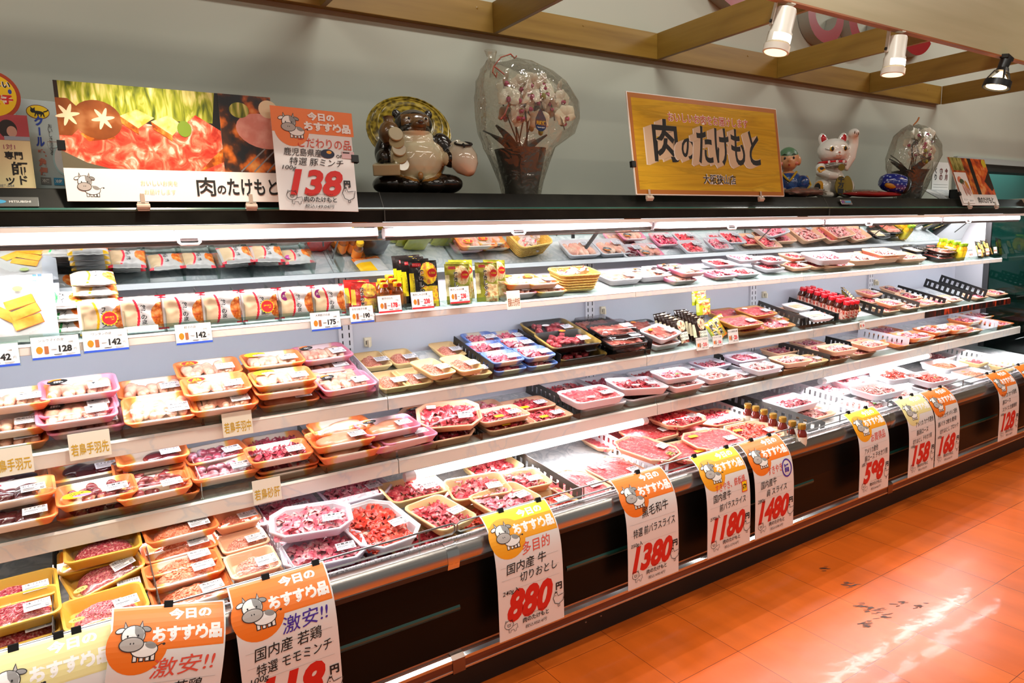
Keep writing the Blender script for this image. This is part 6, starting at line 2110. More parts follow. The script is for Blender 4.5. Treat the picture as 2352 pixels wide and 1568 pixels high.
b1 = basket(1316, 655, 'bread-coloured woven basket full of pale fat bags')
fatm = mat('clear_fat_bag', '#eddcd8', .25, coat=.6)
rtie = mat('red_bag_tie', '#e02038', .35)
random.seed(8)
bt_ = b1.location
for k in range(12):
    c = Vector((bt_.x + random.uniform(-.055, .055), bt_.y + random.uniform(-.038, .038), bt_.z + .045 + .007*(k % 5)))
    t = thing('fat_bag', 'small clear bag of white beef fat with a red tie in the basket', 'bag', c, (random.uniform(-.5, .5), random.uniform(-.5, .5), random.uniform(0, 6)), 'bags of beef fat')
    if k == 0:
        fb = MB().blob((0, 0, 0), (.026, .021, .016), amp=.3, freq=2.2, seed=k, sub=3).build('bag_body', fatm, t)
        ft = MB().lathe([(.004, .012), (.003, .017), (.009, .027), (.012, .032)], 9, cap=False).build('bag_tuft', CELLO, t)
        fr = MB().tube([(.004*math.cos(q), .004*math.sin(q), .016) for q in [R(a) for a in range(0, 360, 45)]], .002, 5, closed=True).tube([(.004, 0, .016), (.014, .004, .018), (.02, .0, .014)], .0018, 5).build('red_tie', rtie, t)
    else:
        for o_ in (fb, ft, fr):
            c_ = o_.copy(); C.objects.link(c_); c_.parent = t
settle()
for d_ in DIVS:
    put_divider(*d_)
# ================================================================== hand-written offer cards and signboards
COWG = mat('cow_grey', '#8f8d8a', .45)
COWM = mat('cow_muzzle_grey', '#b3aca6', .45)
OUT = mat('dark_outline', '#26221f', .5)


def cow(p, cx, cy, s, faded=False):
    """small cartoon cow, s = overall height"""
    w_, g_, m_ = (WHITE, COWG, COWM)
    X = lambda x: cx + x*s
    Y = lambda y: cy + y*s
    E = lambda x, y, rx, ry, m, rot=0, o=.022: (p.ell(X(x), Y(y), (rx+o)*s, (ry+o)*s, OUT, rot), p.ell(X(x), Y(y), rx*s, ry*s, m, rot))
    # tail, legs, body
    p.stroke([(X(.46), Y(-.16)), (X(.56), Y(-.10)), (X(.60), Y(-.13))], .02*s, OUT)
    p.ell(X(.61), Y(-.12), .035*s, .03*s, OUT)
    for lx in (-.05, .10, .24, .36):
        p.poly([(X(lx-.055), Y(-.50)), (X(lx+.065), Y(-.50)), (X(lx+.065), Y(-.30)), (X(lx-.055), Y(-.30))], OUT)
        p.poly([(X(lx-.03), Y(-.475)), (X(lx+.04), Y(-.475)), (X(lx+.04), Y(-.28)), (X(lx-.03), Y(-.28))], w_)
    E(.16, -.22, .30, .17, w_)
    p.ell(X(.30), Y(-.12), .14*s, .08*s, g_, -20)
    # horns, ears, head
    for sx in (-1, 1):
        p.poly([(X(-.12+sx*.12), Y(.34)), (X(-.12+sx*.20), Y(.52)), (X(-.12+sx*.24), Y(.30))], OUT)
        p.poly([(X(-.12+sx*.14), Y(.34)), (X(-.12+sx*.20), Y(.47)), (X(-.12+sx*.22), Y(.31))], COWM)
        E(-.12+sx*.30, .28, .10, .05, w_ if sx < 0 else g_, rot=sx*-18)
    E(-.12, .14, .26, .24, w_)
    p.poly([(X(-.12+.02), Y(.38)), (X(.06), Y(.33)), (X(.14), Y(.17)), (X(.10), Y(.02)), (X(-.02), Y(.06)), (X(-.09), Y(.2))], g_)
    E(-.15, -.07, .27, .16, m_)
    for sx in (-1, 1):
        p.ell(X(-.13+sx*.12), Y(.13), .022*s, .028*s, INK)
        p.ell(X(-.14+sx*.035), Y(-.05), .015*s, .022*s, INK)


def pig(p, cx, cy, s):
    p.ring(cx, cy, .45*s, .40*s, .045*s, OUT)
    p.ring(cx, cy-.05*s, .17*s, .12*s, .04*s, OUT)
    for sx in (-1, 1):
        p.ell(cx+sx*.06*s, cy-.05*s, .025*s, .04*s, OUT); p.ell(cx+sx*.2*s, cy+.1*s, .03*s, .03*s, OUT)
        p.stroke([(cx+sx*.38*s, cy+.25*s), (cx+sx*.34*s, cy+.45*s), (cx+sx*.18*s, cy+.37*s)], .045*s, OUT)
    p.stroke([(cx+.40*s, cy-.2*s), (cx+.85*s, cy-.1*s), (cx+.9*s, cy-.5*s), (cx+.75*s, cy-.5*s), (cx+.7*s, cy-.75*s), (cx+.55*s, cy-.75*s), (cx+.5*s, cy-.55*s), (cx+.2*s, cy-.55*s), (cx+.15*s, cy-.75*s), (cx-.02*s, cy-.75*s), (cx-.02*s, cy-.4*s)], .045*s, OUT)


def hen(p, cx, cy, s):
    p.stroke([(cx-.5*s, cy+.1*s), (cx-.35*s, cy+.45*s), (cx-.15*s, cy+.5*s), (cx-.05*s, cy+.2*s), (cx+.25*s, cy+.25*s), (cx+.55*s, cy+.3*s), (cx+.4*s, cy-.25*s), (cx, cy-.45*s), (cx-.35*s, cy-.3*s), (cx-.45*s, cy)], .05*s, OUT, closed=True)
    p.ell(cx-.27*s, cy+.28*s, .035*s, .035*s, OUT)
    p.poly([(cx-.35*s, cy+.45*s), (cx-.3*s, cy+.62*s), (cx-.2*s, cy+.55*s), (cx-.12*s, cy+.62*s), (cx-.13*s, cy+.48*s)], OUT)
    p.stroke([(cx-.08*s, cy-.45*s), (cx-.08*s, cy-.62*s), (cx+.08*s, cy-.62*s), (cx+.08*s, cy-.45*s)], .05*s, OUT)


CW, CH = .255, .425
LINEG = mat('ruled_line_grey', '#b4b4b2', .5)


def offer_prints(spec):
    """three layers of printing in card coordinates: u in +-CW/2, v from 0 down to -CH"""
    hc = {'o': ORG, 'y': YORG, 'p': PALE}[spec['head']]
    a = Print()
    a.rect(-CW/2+.004, -.112, CW/2-.004, -.004, hc)
    if spec['head'] == 'y':
        a.rect(-CW/2+.004, -.05, CW/2-.004, -.004, YEL)
    a.ell(-CW*.27, -.096, .066, .066, hc, n=32)
    a.text('今日の', .045, -.030, .030, WHITE, w=.098, bold=.05)
    a.text('おすすめ品', .040, -.078, .036, WHITE, w=.158, bold=.06)
    cow(a, -CW*.27, -.088, .092)
    b = Print()
    for y in (-.185, -.225, -.262):
        b.rect(-CW*.44, y-.0004, CW*.44, y+.0004, LINEG)
    for tx, x, y, h, m, w in spec['lines']:
        b.text(tx, x, y, h*1.08, m, w=w*1.04, shear=.18, rot=3, bold=.004)
    if spec.get('badge') == 'umai':
        b.ring(.085, -.16, .03, .036, .006, INKPURP); b.text('旨', .085, -.16, .036, INKPURP, bold=.03)
    if spec.get('badge') == 'tag':
        b.rect(.078, -.20, .11, -.155, REDI); b.rect(.081, -.197, .107, -.158, YEL); b.text('肉', .094, -.178, .024, INK, bold=.03)
    b.text('円', .108, -.305, .026, INK, bold=.04)
    pig(b, -.092, -.376, .036)
    hen(b, .105, -.348, .045)
    b.text('肉のたけもと', .012, -.378, .018, INK, w=.102, bold=.02)
    b.text('おいしいお肉をお届けします', .012, -.362, .005, INK, w=.09)
    if spec.get('tax'):
        b.text(spec['tax'], .012, -.402, .013, INK, w=.085, shear=.2)
    c = Print()
    pr = spec['price']
    c.text(pr, -.006, -.318, .108 if len(pr) < 4 else .100, INKRED, w=.180 if len(pr) == 3 else (.205 if len(pr) > 3 else .12), bold=.05, shear=.30)
    return a, b, c


PROFS = {'long': [(0, 0), (-.012, -.004), (-.045, -.028), (-.075, -.066), (-.090, -.11), (-.097, -.17), (-.100, -.25), (-.100, -.42), (-.10, -.6)]}


def along(prof, s):
    for (a, b), (c, d) in zip(prof, prof[1:]):
        l = math.hypot(c-a, d-b)
        if s <= l or (c, d) == prof[-1]:
            t = s/l
            return Vector((0, a+(c-a)*t, b+(d-b)*t)), Vector((0, (d-b)/l, -(c-a)/l))
        s -= l


def smooth_prof(pts, n=4):
    for _ in range(n):
        q = [pts[0]]
        for a, b in zip(pts, pts[1:]):
            q += [(a[0]*.75+b[0]*.25, a[1]*.75+b[1]*.25), (a[0]*.25+b[0]*.75, a[1]*.25+b[1]*.75)]
        pts = q + [pts[-1]]
    return pts


PROF = smooth_prof(PROFS['long'], 3)
CUTS = [-.012*i for i in range(1, 36)]
clipm = mat('black_binder_clip', '#0d0d0d', .35)


def binder_clip(parent, u, fn, rot=0):
    P = fn(u, .004, 0)
    o = MB().prism([(-.010, -.012), (-.002, .006), (.002, .006), (.010, -.012), (.008, -.012), (0, .002), (-.008, -.012)], -.010, .010).build('binder_clip', clipm, parent, smooth=False)
    o.location = P + Vector((0, -.002, .0))
    w = MB().tube([(-.005, -.011, -.010), (-.0055, -.017, -.022), (-.0035, -.020, -.030), (.0035, -.020, -.030), (.0055, -.017, -.022), (.005, -.011, -.010)], .0007, 5).build('clip_wire', WIRE, o)


def offer_card(px, py, spec, lab, roll=0, clips=(-.07, .08), lean=0, yaw=0, dy=0.0, scale=1.0):
    Y = 1.819 + dy*.3
    P = at(px, py, Y)
    t = thing('offer_card', lab, 'price sign', P, (R(lean), R(roll), R(yaw)), 'hand-written offer cards')
    t.location.z = .568

    def fn(u, v, l):
        s_ = max(0, -v)/.012
        i = int(s_)
        p, n = along(PROF, i*.012)
        p2, n2 = along(PROF, (i+1)*.012)
        p = p.lerp(p2, s_-i)
        n = n.lerp(n2, s_-i)
        return Vector((u, p.y, p.z + max(0, v))) + n*(l*.5+.0003)
    # paper with real thickness
    mb = MB(); n_ = 36; m_ = 1
    vs = []
    for j in range(n_+1):
        for i in range(m_+1):
            vs.append(fn(-CW/2+CW*i/m_, -CH*(j*.012/CH if j < 35 else 1) if j < 36 else -CH, -.0004))
    k = len(vs)
    vb = [v + Vector((0, .0012, -.0004)) for v in vs]
    fs = []
    for j in range(n_):
        for i in range(m_):
            q = (j*(m_+1)+i, (j+1)*(m_+1)+i, (j+1)*(m_+1)+i+1, j*(m_+1)+i+1)
            fs.append(q); fs.append(tuple(k+x for x in reversed(q)))
    for j in range(n_):
        for i in (0, m_):
            a, b = j*(m_+1)+i, (j+1)*(m_+1)+i
            fs.append((a, b, k+b, k+a) if i else (b, a, k+a, k+b))
    mb.add(vs+vb, fs).build('laminated_sheet', mat('laminated_paper', '#e6e5e3', .22, coat=.3), t)
    a, b, c = offer_prints(spec)
    for p, nm in ((a, 'printed_header'), (c, 'price_number'), (b, 'pen_writing')):
        lift0 = {'printed_header': 0, 'price_number': .0004, 'pen_writing': .0012}[nm]
        p.build(nm, t, fn=lambda u, v, l, q=lift0: fn(u, v, l*.25+q), cut=CUTS)
    for u in clips:
        binder_clip(t, u, lambda u_, v_, l_: fn(u_, v_, l_))
    return t


K = INK
LL = lambda *a: list(a)
offer_card(112, 1474, dict(head='p', price='98', lines=LL(('おすすめ', .0, -.15, .026, INKPINK, .10))), 'faded pale yellow offer card at the bottom left corner', roll=0, clips=(-.065, .02, .055), dy=-.002)
offer_card(392, 1392, dict(head='o', price='98', tax='税込105円', lines=LL(('激安!!', .035, -.150, .040, INKPINK, .14), ('国内産 若鶏', -.005, -.205, .030, K, .17), ('むね ミンチ', .012, -.245, .030, K, .15))), 'crooked orange offer card in red pen at the bottom edge', roll=14, clips=(-.005,), dy=-.006)
offer_card(636, 1328, dict(head='o', price='118', tax='税込127.4円', lines=LL(('激安!!', .045, -.140, .040, INKPURP, .12), ('国内産 若鶏', -.005, -.190, .032, K, .17), ('特選 モモミンチ', .008, -.232, .030, K, .19), ('100g', -.085, -.262, .018, K, .045))), 'orange offer card with purple writing and 118 yen', clips=(-.03, .105))
offer_card(1178, 1180, dict(head='y', price='880', tax='税込950.4円', lines=LL(('多目的', .03, -.140, .036, INKPINK, .11), ('国内産 牛', -.015, -.190, .032, K, .15), ('切りおとし', .03, -.228, .028, K, .14), ('240g入', -.08, -.268, .018, K, .06))), 'amber offer card reading 880 yen', clips=(-.05, .10))
offer_card(1458, 1102, dict(head='o', price='1380', tax='税込1490.4円', lines=LL(('黒毛和牛', .015, -.150, .034, K, .13), ('特選 前バラスライス', .005, -.215, .030, K, .20), ('250g入', -.085, -.262, .018, K, .055))), 'orange offer card reading 1380 yen', clips=(.01,))
offer_card(1632, 1048, dict(head='y', price='1180', tax='税込1274.4円', badge='tag', lines=LL(('すきやき、鉄板焼', .015, -.150, .030, INKPINK, .17), ('国内産牛', -.04, -.190, .030, K, .10), ('前バラスライス', .02, -.230, .028, K, .15), ('270g入', -.085, -.268, .016, K, .055))), 'amber offer card reading 1180 yen with a small yellow sticker', clips=(-.10, .09))
offer_card(1737, 1021, dict(head='o', price='1480', tax='税込1598.4円', badge='umai', lines=LL(('すきやき', .01, -.150, .030, INKPINK, .09), ('国内産牛', -.04, -.200, .030, K, .10), ('肩 スライス', .01, -.238, .028, K, .13), ('280g', -.09, -.268, .018, K, .045))), 'orange offer card reading 1480 yen with a purple circle', clips=(-.04, .08))
offer_card(1968, 951, dict(head='y', price='598', tax='税込646円', lines=LL(('お買得品', .035, -.150, .036, INKPINK, .12), ('アメリカ産他', -.03, -.205, .026, K, .11), ('豚ロース テキカツ用', .01, -.240, .026, K, .19), ('5枚入', -.09, -.268, .016, K, .045))), 'amber offer card reading 598 yen', clips=(-.08, .07))
offer_card(2078, 918, dict(head='p', price='158', tax='税込170.6円', lines=LL(('アメリカ カナダ産他', .03, -.155, .026, K, .17), ('豚肩ロース', .0, -.200, .026, K, .11), ('切りおとし テキカツ用', .0, -.240, .024, K, .18), ('100g', -.09, -.268, .016, K, .04))), 'faded pale yellow offer card reading 158 yen', clips=(-.05, .06))
offer_card(2138, 901, dict(head='o', price='168', tax='税込181円', lines=LL(('アメリカ カナダ メキシコ産他', .0, -.155, .024, K, .20), ('豚バラ 2枚も使用', -.01, -.195, .024, K, .19), ('切りおとし ブロック', .01, -.235, .024, K, .19), ('100g', -.09, -.268, .016, K, .04))), 'orange offer card reading 168 yen', clips=(-.02, .09))
offer_card(2281, 857, dict(head='o', price='128', tax='税込138円', lines=LL(('アメリカ カナダ産他', .0, -.155, .026, K, .19), ('豚ロース', -.04, -.195, .024, K, .10), ('スライス 生姜焼用', .0, -.235, .024, K, .18), ('100g', -.09, -.268, .016, K, .04))), 'orange offer card reading 128 yen', clips=(-.09, .0))
offer_card(2345, 836, dict(head='o', price='98', lines=LL(('アメリカ産', .0, -.155, .026, K, .15))), 'orange offer card cut by the right edge of the photo', clips=(-.05, .06))


# ---- signboards on the canopy
def board(px, py, Y, w, h, tilt, lab, name='signboard', cat='signboard', th=.006, yaw=0, roll=0, m=PAPER, group=None):
    """bottom-left corner seen at (px,py); local x right, z up, front face at y=0"""
    P = at(px, py, Y)
    t = thing(name, lab, cat, P, (R(-tilt), R(roll), R(yaw)), group)
    MB().box((0, .0, 0), (w, th, h)).build('board', m, t, smooth=False, bevel=.001)
    return t


def board_print(p, t, name, lift=.0005):
    return p.build(name, t, fn=lambda u, v, l: Vector((u, -lift-l*.1, v)))


def sign_clip(t, x, m=None):
    m = m or mat('smoky_clip_plastic', '#b9a797', .2, coat=.4)
    MB().box((x-.016, -.006, -.026), (x+.016, .004, -.002)).box((x-.006, -.006, -.02), (x+.006, -.004, .022)).tube([(x-.018, -.004, -.014), (x+.018, -.004, -.014)], .008, 10).build('sign_clip', m, t, smooth=False, bevel=.002)


# left: hot-pot photograph board
BW, BH = .59, .305
t = board(155, 462, 2.148, BW, BH, 2, 'long photo signboard of a beef hot pot with a white lower band')
t.scale = (.915, 1, 1)
p = Print()
H0 = .085
meatp = noisy('photo_red_meat', [(.35, '#b8301f'), (.48, '#d9523a'), (.58, '#ea8a6a'), (.66, '#f6cdb8')], 26, .3, detail=5, distort=1.2, coat=.3, per_object=False)
vegp = noisy('photo_leek_green', [(.35, '#4a5a12'), (.5, '#9aa32a'), (.62, '#d8d27a'), (.72, '#efe8b4')], 22, .3, detail=3, stretch=(2.2, 1, .5), distort=.8, per_object=False)
broth = noisy('photo_broth', [(.4, '#8a3a10'), (.55, '#c86a1e'), (.7, '#e8a850')], 40, .3, per_object=False)
p.rect(0, H0, .43, BH, mat('photo_dark', '#2c1c12', .35))
p.rect(.01, .22, .42, BH, vegp)
p.poly([(.40, .17), (.43, .15), (.43, BH), (.42, BH)], mat('photo_black', '#14130f', .35))
p.poly([(0, .20), (.10, .185), (.2, .215), (.3, .19), (.36, .24), (.43, .20), (.43, .13), (.44, H0), (.06, H0), (0, .125)], meatp)
p.poly([(.05, .175), (.12, .185), (.14, .165), (.07, .155)], broth); p.poly([(.36, H0), (.45, .12), (.43, .15), (.4, .125)], broth)
mush = noisy('photo_mushroom', [(.3, '#5e2a0e'), (.55, '#8a4a1e'), (.75, '#c08a5a')], 12, .3, per_object=False)
p.poly([(0, .168), (0, .262), (.03, .262), (.058, .235), (.058, .195), (.03, .168)], mush); p.ell(.098, .212, .062, .05, mush, rot=-6)
for cx, cy in ((.112, .215), (.026, .22)):
    for a in (10, 70, 130):
        p.ell(cx, cy, .030, .0055, mat('photo_cream', '#ecd6b0', .4), rot=a)
tofu = noisy('photo_tofu', [(.35, '#d8a83a'), (.6, '#f0dc9a')], 30, .35, per_object=False)
p.poly([(.155, .225), (.20, .245), (.245, .225), (.20, .195)], tofu); p.poly([(.155, .225), (.20, .195), (.20, .178), (.158, .205)], broth)
p.poly([(.235, .215), (.285, .235), (.32, .21), (.29, .18)], tofu); p.poly([(.235, .215), (.29, .18), (.288, .165), (.24, .195)], broth)
p.ell(.325, .20, .02, .022, mat('photo_parsley', '#6f8a1e', .4))
p.poly([(0, H0), (0, .13), (.06, .10), (.12, H0)], mat('photo_pot_rim', '#77705c', .3, metal=.4))
# right photograph: ham on a grill
p.rect(.43, H0, BW, BH, noisy('photo_grill', [(.4, '#1d1f22'), (.5, '#4a2a18'), (.6, '#d06a1e'), (.75, '#f0b060')], 16, .35, per_object=False))
p.ell(.56, .205, .085, .05, noisy('photo_ham', [(.4, '#d98a7a'), (.6, '#e8a898')], 20, .35, per_object=False), rot=-8)
p.ell(.58, .27, .03, .026, mat('photo_cream', '#ecd6b0', .4)); p.ell(.49, .262, .03, .022, vegp)
for k in range(4):
    p.stroke([(.48+.04*k, H0+.002), (.56+.035*k, H0+.07)], .004, mat('photo_steel', '#8a8a8a', .3))
# white band
p.rect(0, 0, BW, H0, WHITE)
cow(p, .055, .042, .062)
p.text('おいしいお肉を', .24, .050, .014, mat('pale_orange_ink', '#f2cfa0', .5), w=.10); p.text('お届けします', .24, .026, .013, mat('pale_orange_ink', '#f2cfa0', .5), w=.085)
p.text('肉', .37, .042, .052, INK, w=.055, bold=.01); p.text('の', .415, .034, .024, INK, bold=.02); p.text('たけもと', .51, .042, .048, INK, w=.155, bold=.02)
board_print(p, t, 'photo_print')
sign_clip(t, .19)
sign_clip(t, .50)
MB().box((-.008, -.004, .13), (.012, .012, .155)).build('binder_clip', clipm, t, smooth=False, bevel=.001)
MB().tube([(-.006, 0, .136), (-.028, .002, .133), (-.03, .002, .142), (-.03, .002, .150), (-.006, 0, .150)], .0008, 5).build('clip_wire', WIRE, t)
# 138 yen card in front of it
t = board(642, 482, 2.088, .243, .305, 9, 'big orange and white 138 yen card leaning on the canopy', 'offer_card', 'price sign', th=.002, roll=1.5, group='hand-written offer cards', m=mat('laminated_paper', '#e6e5e3', .22, coat=.3))
p = Print()
p.rect(0, .235, .25, .31, ORG); p.ell(.058, .245, .052, .052, ORG, n=32)
cow(p, .06, .255, .075); p.text('今日の', .15, .288, .026, WHITE, w=.085, bold=.05); p.text('おすすめ品', .168, .257, .028, WHITE, w=.145, bold=.06)
p.text('こだわりの品', .155, .206, .030, INKPINK, w=.165)
p.text('鹿児島県産', .085, .176, .024, INK, w=.115, shear=.1); p.ell(.160, .176, .022, .014, mat('navy_ink', '#1c2340', .5)); p.ell(.165, .181, .008, .005, YORG); p.text('or', .197, .170, .010, INK); p.rect(.205, .165, .245, .187, mat('pale_pink_ink', '#e6c4c8', .5)); p.rect(.208, .181, .23, .185, INK)
p.text('特選 豚ミンチ', .125, .148, .024, INK, w=.165, shear=.2); p.text('100g', .04, .126, .016, INK, w=.042, shear=.2)
p.text('138', .118, .085, .080, INKRED, w=.165, bold=.04, shear=.25); p.text('円', .213, .085, .022, INK, bold=.05)
pig(p, .04, .044, .034); hen(p, .215, .052, .04)
p.text('肉のたけもと', .125, .034, .017, INK, w=.10, bold=.02); p.text('おいしいお肉をお届けします', .125, .05, .004, INK, w=.08); p.text('税込149.04円', .12, .013, .012, INK, w=.09, shear=.2)
board_print(p, t, 'offer_print')
MB().box((.235, -.006, .155), (.258, .012, .178)).build('binder_clip', clipm, t, smooth=False, bevel=.001)
# gold shop-name board
GWd, GHt = .985, .43
t = board(1462, 447, 2.146, GWd, GHt, 8, 'gold wood-grain shop name signboard with raised lettering look', m=PAPER)
p = Print()
p.rect(.004, .004, GWd-.004, GHt-.004, mat('brown_border_ink', '#a8651a', .4))
gold = noisy('gold_woodgrain_print', [(.30, '#b8901a'), (.5, '#cfa524'), (.58, '#b9941e'), (.75, '#dab436')], 3.2, .5, detail=6, stretch=(.6, 1, 8), distort=1.2, spec=.2, per_object=False)
p.rect(.022, .022, GWd-.022, GHt-.024, gold)
p.text('おいしいお肉をお届けします', GWd*.50, GHt*.79, .046, WHITE, w=.53, bold=.045); p.text('おいしいお肉をお届けします', GWd*.50, GHt*.79, .041, mat('brick_red_ink', '#c23a24', .4), w=.53, bold=.012)
side = [mat('letter_side_print', '#e6ded2', .4), mat('letter_tan_print', '#d2b896', .4)]
glyphs = [('肉', .20, .235, .185, .150), ('の', .335, .205, .095, .085), ('たけもと', .61, .225, .175, .43)]
for gch, gx, gy, gh, gw in glyphs:
    for i in range(9):
        f = 1-i/8
        p.text(gch, gx-.050*f, gy-.016*f, gh, side[0 if i == 0 else 1], w=gw, bold=.03)
    p.text(gch, gx, gy, gh, INK, w=gw, bold=.022)
p.text('大阪狭山店', GWd*.53, GHt*.17, .048, WHITE, w=.22, bold=.05); p.text('大阪狭山店', GWd*.53, GHt*.17, .043, INK, w=.22, bold=.012)
board_print(p, t, 'shop_name_print')
sign_clip(t, .07)
sign_clip(t, .80)
MB().box((-.010, -.004, .115), (.012, .012, .14)).build('binder_clip', clipm, t, smooth=False, bevel=.001)
# right end: fried chicken board
t = board(2213, 471, 2.135, .50, .33, 20, 'photo signboard of fried chicken and sausages at the right end', m=PAPER)
p = Print()
fry = noisy('photo_fried', [(.35, '#6b2408'), (.5, '#b8501a'), (.62, '#e08a30'), (.75, '#f0b45a')], 18, .35, detail=4, per_object=False)
fry2 = noisy('photo_grilled_chicken', [(.3, '#7a200a'), (.48, '#d0501a'), (.6, '#ee8030'), (.72, '#f4b070')], 14, .35, detail=4, distort=1.0, per_object=False)
p.rect(0, .075, .5, .33, PAPER); p.rect(0, .075, .25, .33, fry); p.rect(.02, .24, .17, .33, noisy('photo_cabbage', [(.4, '#6a6a20'), (.6, '#b8b468')], 30, .35, stretch=(2, 1, .6), per_object=False))
p.rect(.25, .075, .30, .33, mat('photo_black', '#14130f', .35)); p.rect(.30, .075, .5, .33, fry2); p.ell(.47, .30, .03, .03, mat('photo_lemon', '#d8c430', .4))
p.poly([(.40, .17), (.5, .25), (.5, .12), (.46, .1)], mat('photo_dark', '#2c1c12', .35))
p.text('肉のたけもと', .33, .036, .045, INK, w=.22, bold=.02)
board_print(p, t, 'photo_print')
t2 = board(2213, 471, 2.145, .50, .33, 20, '') if False else None
p = Print(); p.rect(.004, .012, .165, .225, WHITE)
p.ell(.05, .175, .028, .02, noisy('photo_salmon', [(.4, '#d86a4a'), (.6, '#e89a7a')], 20, .4, per_object=False), rot=30); p.ell(.075, .16, .03, .02, mat('photo_salad', '#44542c', .5)); 
for k in range(4):
    p.ell(.075+.022*k, .105+.01*(k % 2), .010, .045, noisy('photo_sausage', [(.4, '#b87a6a'), (.6, '#d8a090')], 20, .4, per_object=False), rot=12)
p.ell(.125, .14, .015, .03, mat('photo_amber', '#d08a20', .5), rot=20)
p.text('ウインナー', .05, .035, .02, INKGRAY, w=.055); p.text('詰め合わせ', .12, .03, .014, INKGRAY, w=.05)
board_print(p, t, 'inset_card', lift=.0035)
sign_clip(t, .07)
sign_clip(t, .44)
MB().box((-.008, -.004, .065), (.014, .012, .09)).build('binder_clip', clipm, t, smooth=False, bevel=.001)
# cool delivery sign
t = board(52, 438, 2.30, .175, .285, 3, 'pale blue-white chilled delivery sign with a black cat emblem', 'delivery_sign', 'sign', th=.003, roll=2, m=mat('pale_aqua_plate', '#c4d6d6', .22, coat=.5))
t.scale = (.66, 1, .86)
p = Print()
p.ell(.075, .248, .040, .022, mat('dark_red_ink', '#6e1c14', .5)); p.ell(.075, .248, .038, .020, YEL)
p.ell(.078, .246, .018, .0055, INK, rot=-4); p.ell(.058, .251, .0085, .007, INK)
p.poly([(.051, .255), (.050, .263), (.057, .258)], INK); p.poly([(.060, .258), (.066, .262), (.065, .254)], INK)
for x, a in ((.066, -20), (.074, 15), (.086, -20), (.094, 20)):
    p.ell(x, .240, .0022, .0075, INK, rot=a)
p.stroke([(.094, .249), (.104, .252), (.112, .257)], .0035, INK)
p.text('クール', .075, .188, .030, INKBLUE, w=.030, bold=.05, vertical=True)
p.text('宅急便', .078, .092, .026, mat('salmon_ink', '#e08a72', .5), w=.030, bold=.05, vertical=True)
p.text('おいしさ活きる', .112, .165, .013, INK, vertical=True)
aqua = mat('aqua_ink', '#bfe6ea', .3)
p.ell(.155, .105, .042, .052, aqua); p.ell(.155, .105, .036, .046, mat('snow_ink', '#f6fbfb', .3))
p.rect(.065, .022, .100, .045, INKGRAY); p.text('冷凍', .0825, .034, .012, WHITE, bold=.03); p.rect(.110, .022, .145, .045, mat('cyan_ink', '#3a9ac8', .4)); p.text('冷蔵', .1275, .034, .012, WHITE, bold=.03)
board_print(p, t, 'delivery_print')
# round-topped poster at the left edge
t = board(-95, 441, 2.26, .165, .20, 1, 'cream poster with pink head cut by the left edge', 'gyoza_poster', 'poster', th=.003, m=mat('cream_poster', '#e2d2a2', .4))
p = Print()
p.rect(0, .135, .165, .20, mat('rose_ink', '#b84a52', .5)); p.rect(0, 0, .165, .012, mat('rose_ink', '#b84a52', .5))
hairm = mat('dark_hair_ink', '#2a2220', .5)
p.ell(.12, .163, .02, .024, hairm); p.ell(.128, .157, .011, .014, mat('skin_ink', '#c9a08c', .5)); p.rect(.11, .135, .165, .145, mat('pale_blue_ink', '#9aa8b8', .5))
p.text('1対1', .118, .118, .014, mat('mauve_ink', '#9a4a6a', .5)); p.text('専門', .125, .096, .02, INK, bold=.03); p.text('師', .135, .062, .036, INK, bold=.02); p.text('ッド', .125, .032, .024, INK, bold=.02); p.text('0120-887-644', .09, .018, .007, INKGRAY)
board_print(p, t, 'poster_print')
R0 = .062
ob_ = MB().lathe([(R0, 0), (R0, .003)], 40, M=Matrix.Translation((.095, .003, .247)) @ Matrix.Rotation(R(90), 4, 'X')).build('round_top', mat('red_orange_rim', '#b2431e', .4), t, smooth=False)
p = Print(); p.ell(.095, .247, R0*.86, R0*.86, YEL, n=36); p.text('おいしい', .10, .275, .018, WHITE, bold=.09, w=.075); p.text('おいしい', .10, .275, .018, INK, bold=.03, w=.075)
p.text('餃子', .115, .238, .026, WHITE, bold=.12); p.text('餃子', .115, .238, .026, INKRED, bold=.05); p.ell(.135, .258, .004, .006, INKBLUE)
board_print(p, t, 'round_print', lift=.0008)
# maker's plates on the canopy face
for px, py, w, tx, lab in ((12, 464, .14, 'MITSUBISHI', 'grey maker plate on the canopy at the left edge'), (1942, 464, .10, '', 'small silver plate on the canopy below the cat')):
    Y = 2.162 if py < 470 else 2.16
    P = at(px, py, 2.165)
    t = thing('maker_plate', lab, 'name plate', (P.x, P.y-.003, P.z), (R(-28), 0, 0))
    MB().box((-w/2, -.002, -.014), (w/2, .002, .014)).build('plate', mat('plate_grey', '#6d706e', .3, metal=.6) if tx else mat('plate_silver', '#c3c2c4', .2, metal=.8), t, smooth=False, bevel=.001)
    p = Print()
    if tx:
        p.text(tx, w*.22, 0, .006, WHITE, w=.045); p.ell(-w*.14, 0, .022, .006, mat('cyan_ink', '#3a9ac8', .4))
    else:
        p.rect(-w*.44, -.008, -w*.2, .008, mat('violet_ink', '#6a2a7a', .4)); p.rect(-w*.1, -.005, w*.4, .005, mat('cyan_ink', '#3a9ac8', .4))
    p.build('plate_print', t, fn=lambda u, v, l: Vector((u, -.0022-l*.3, v)))
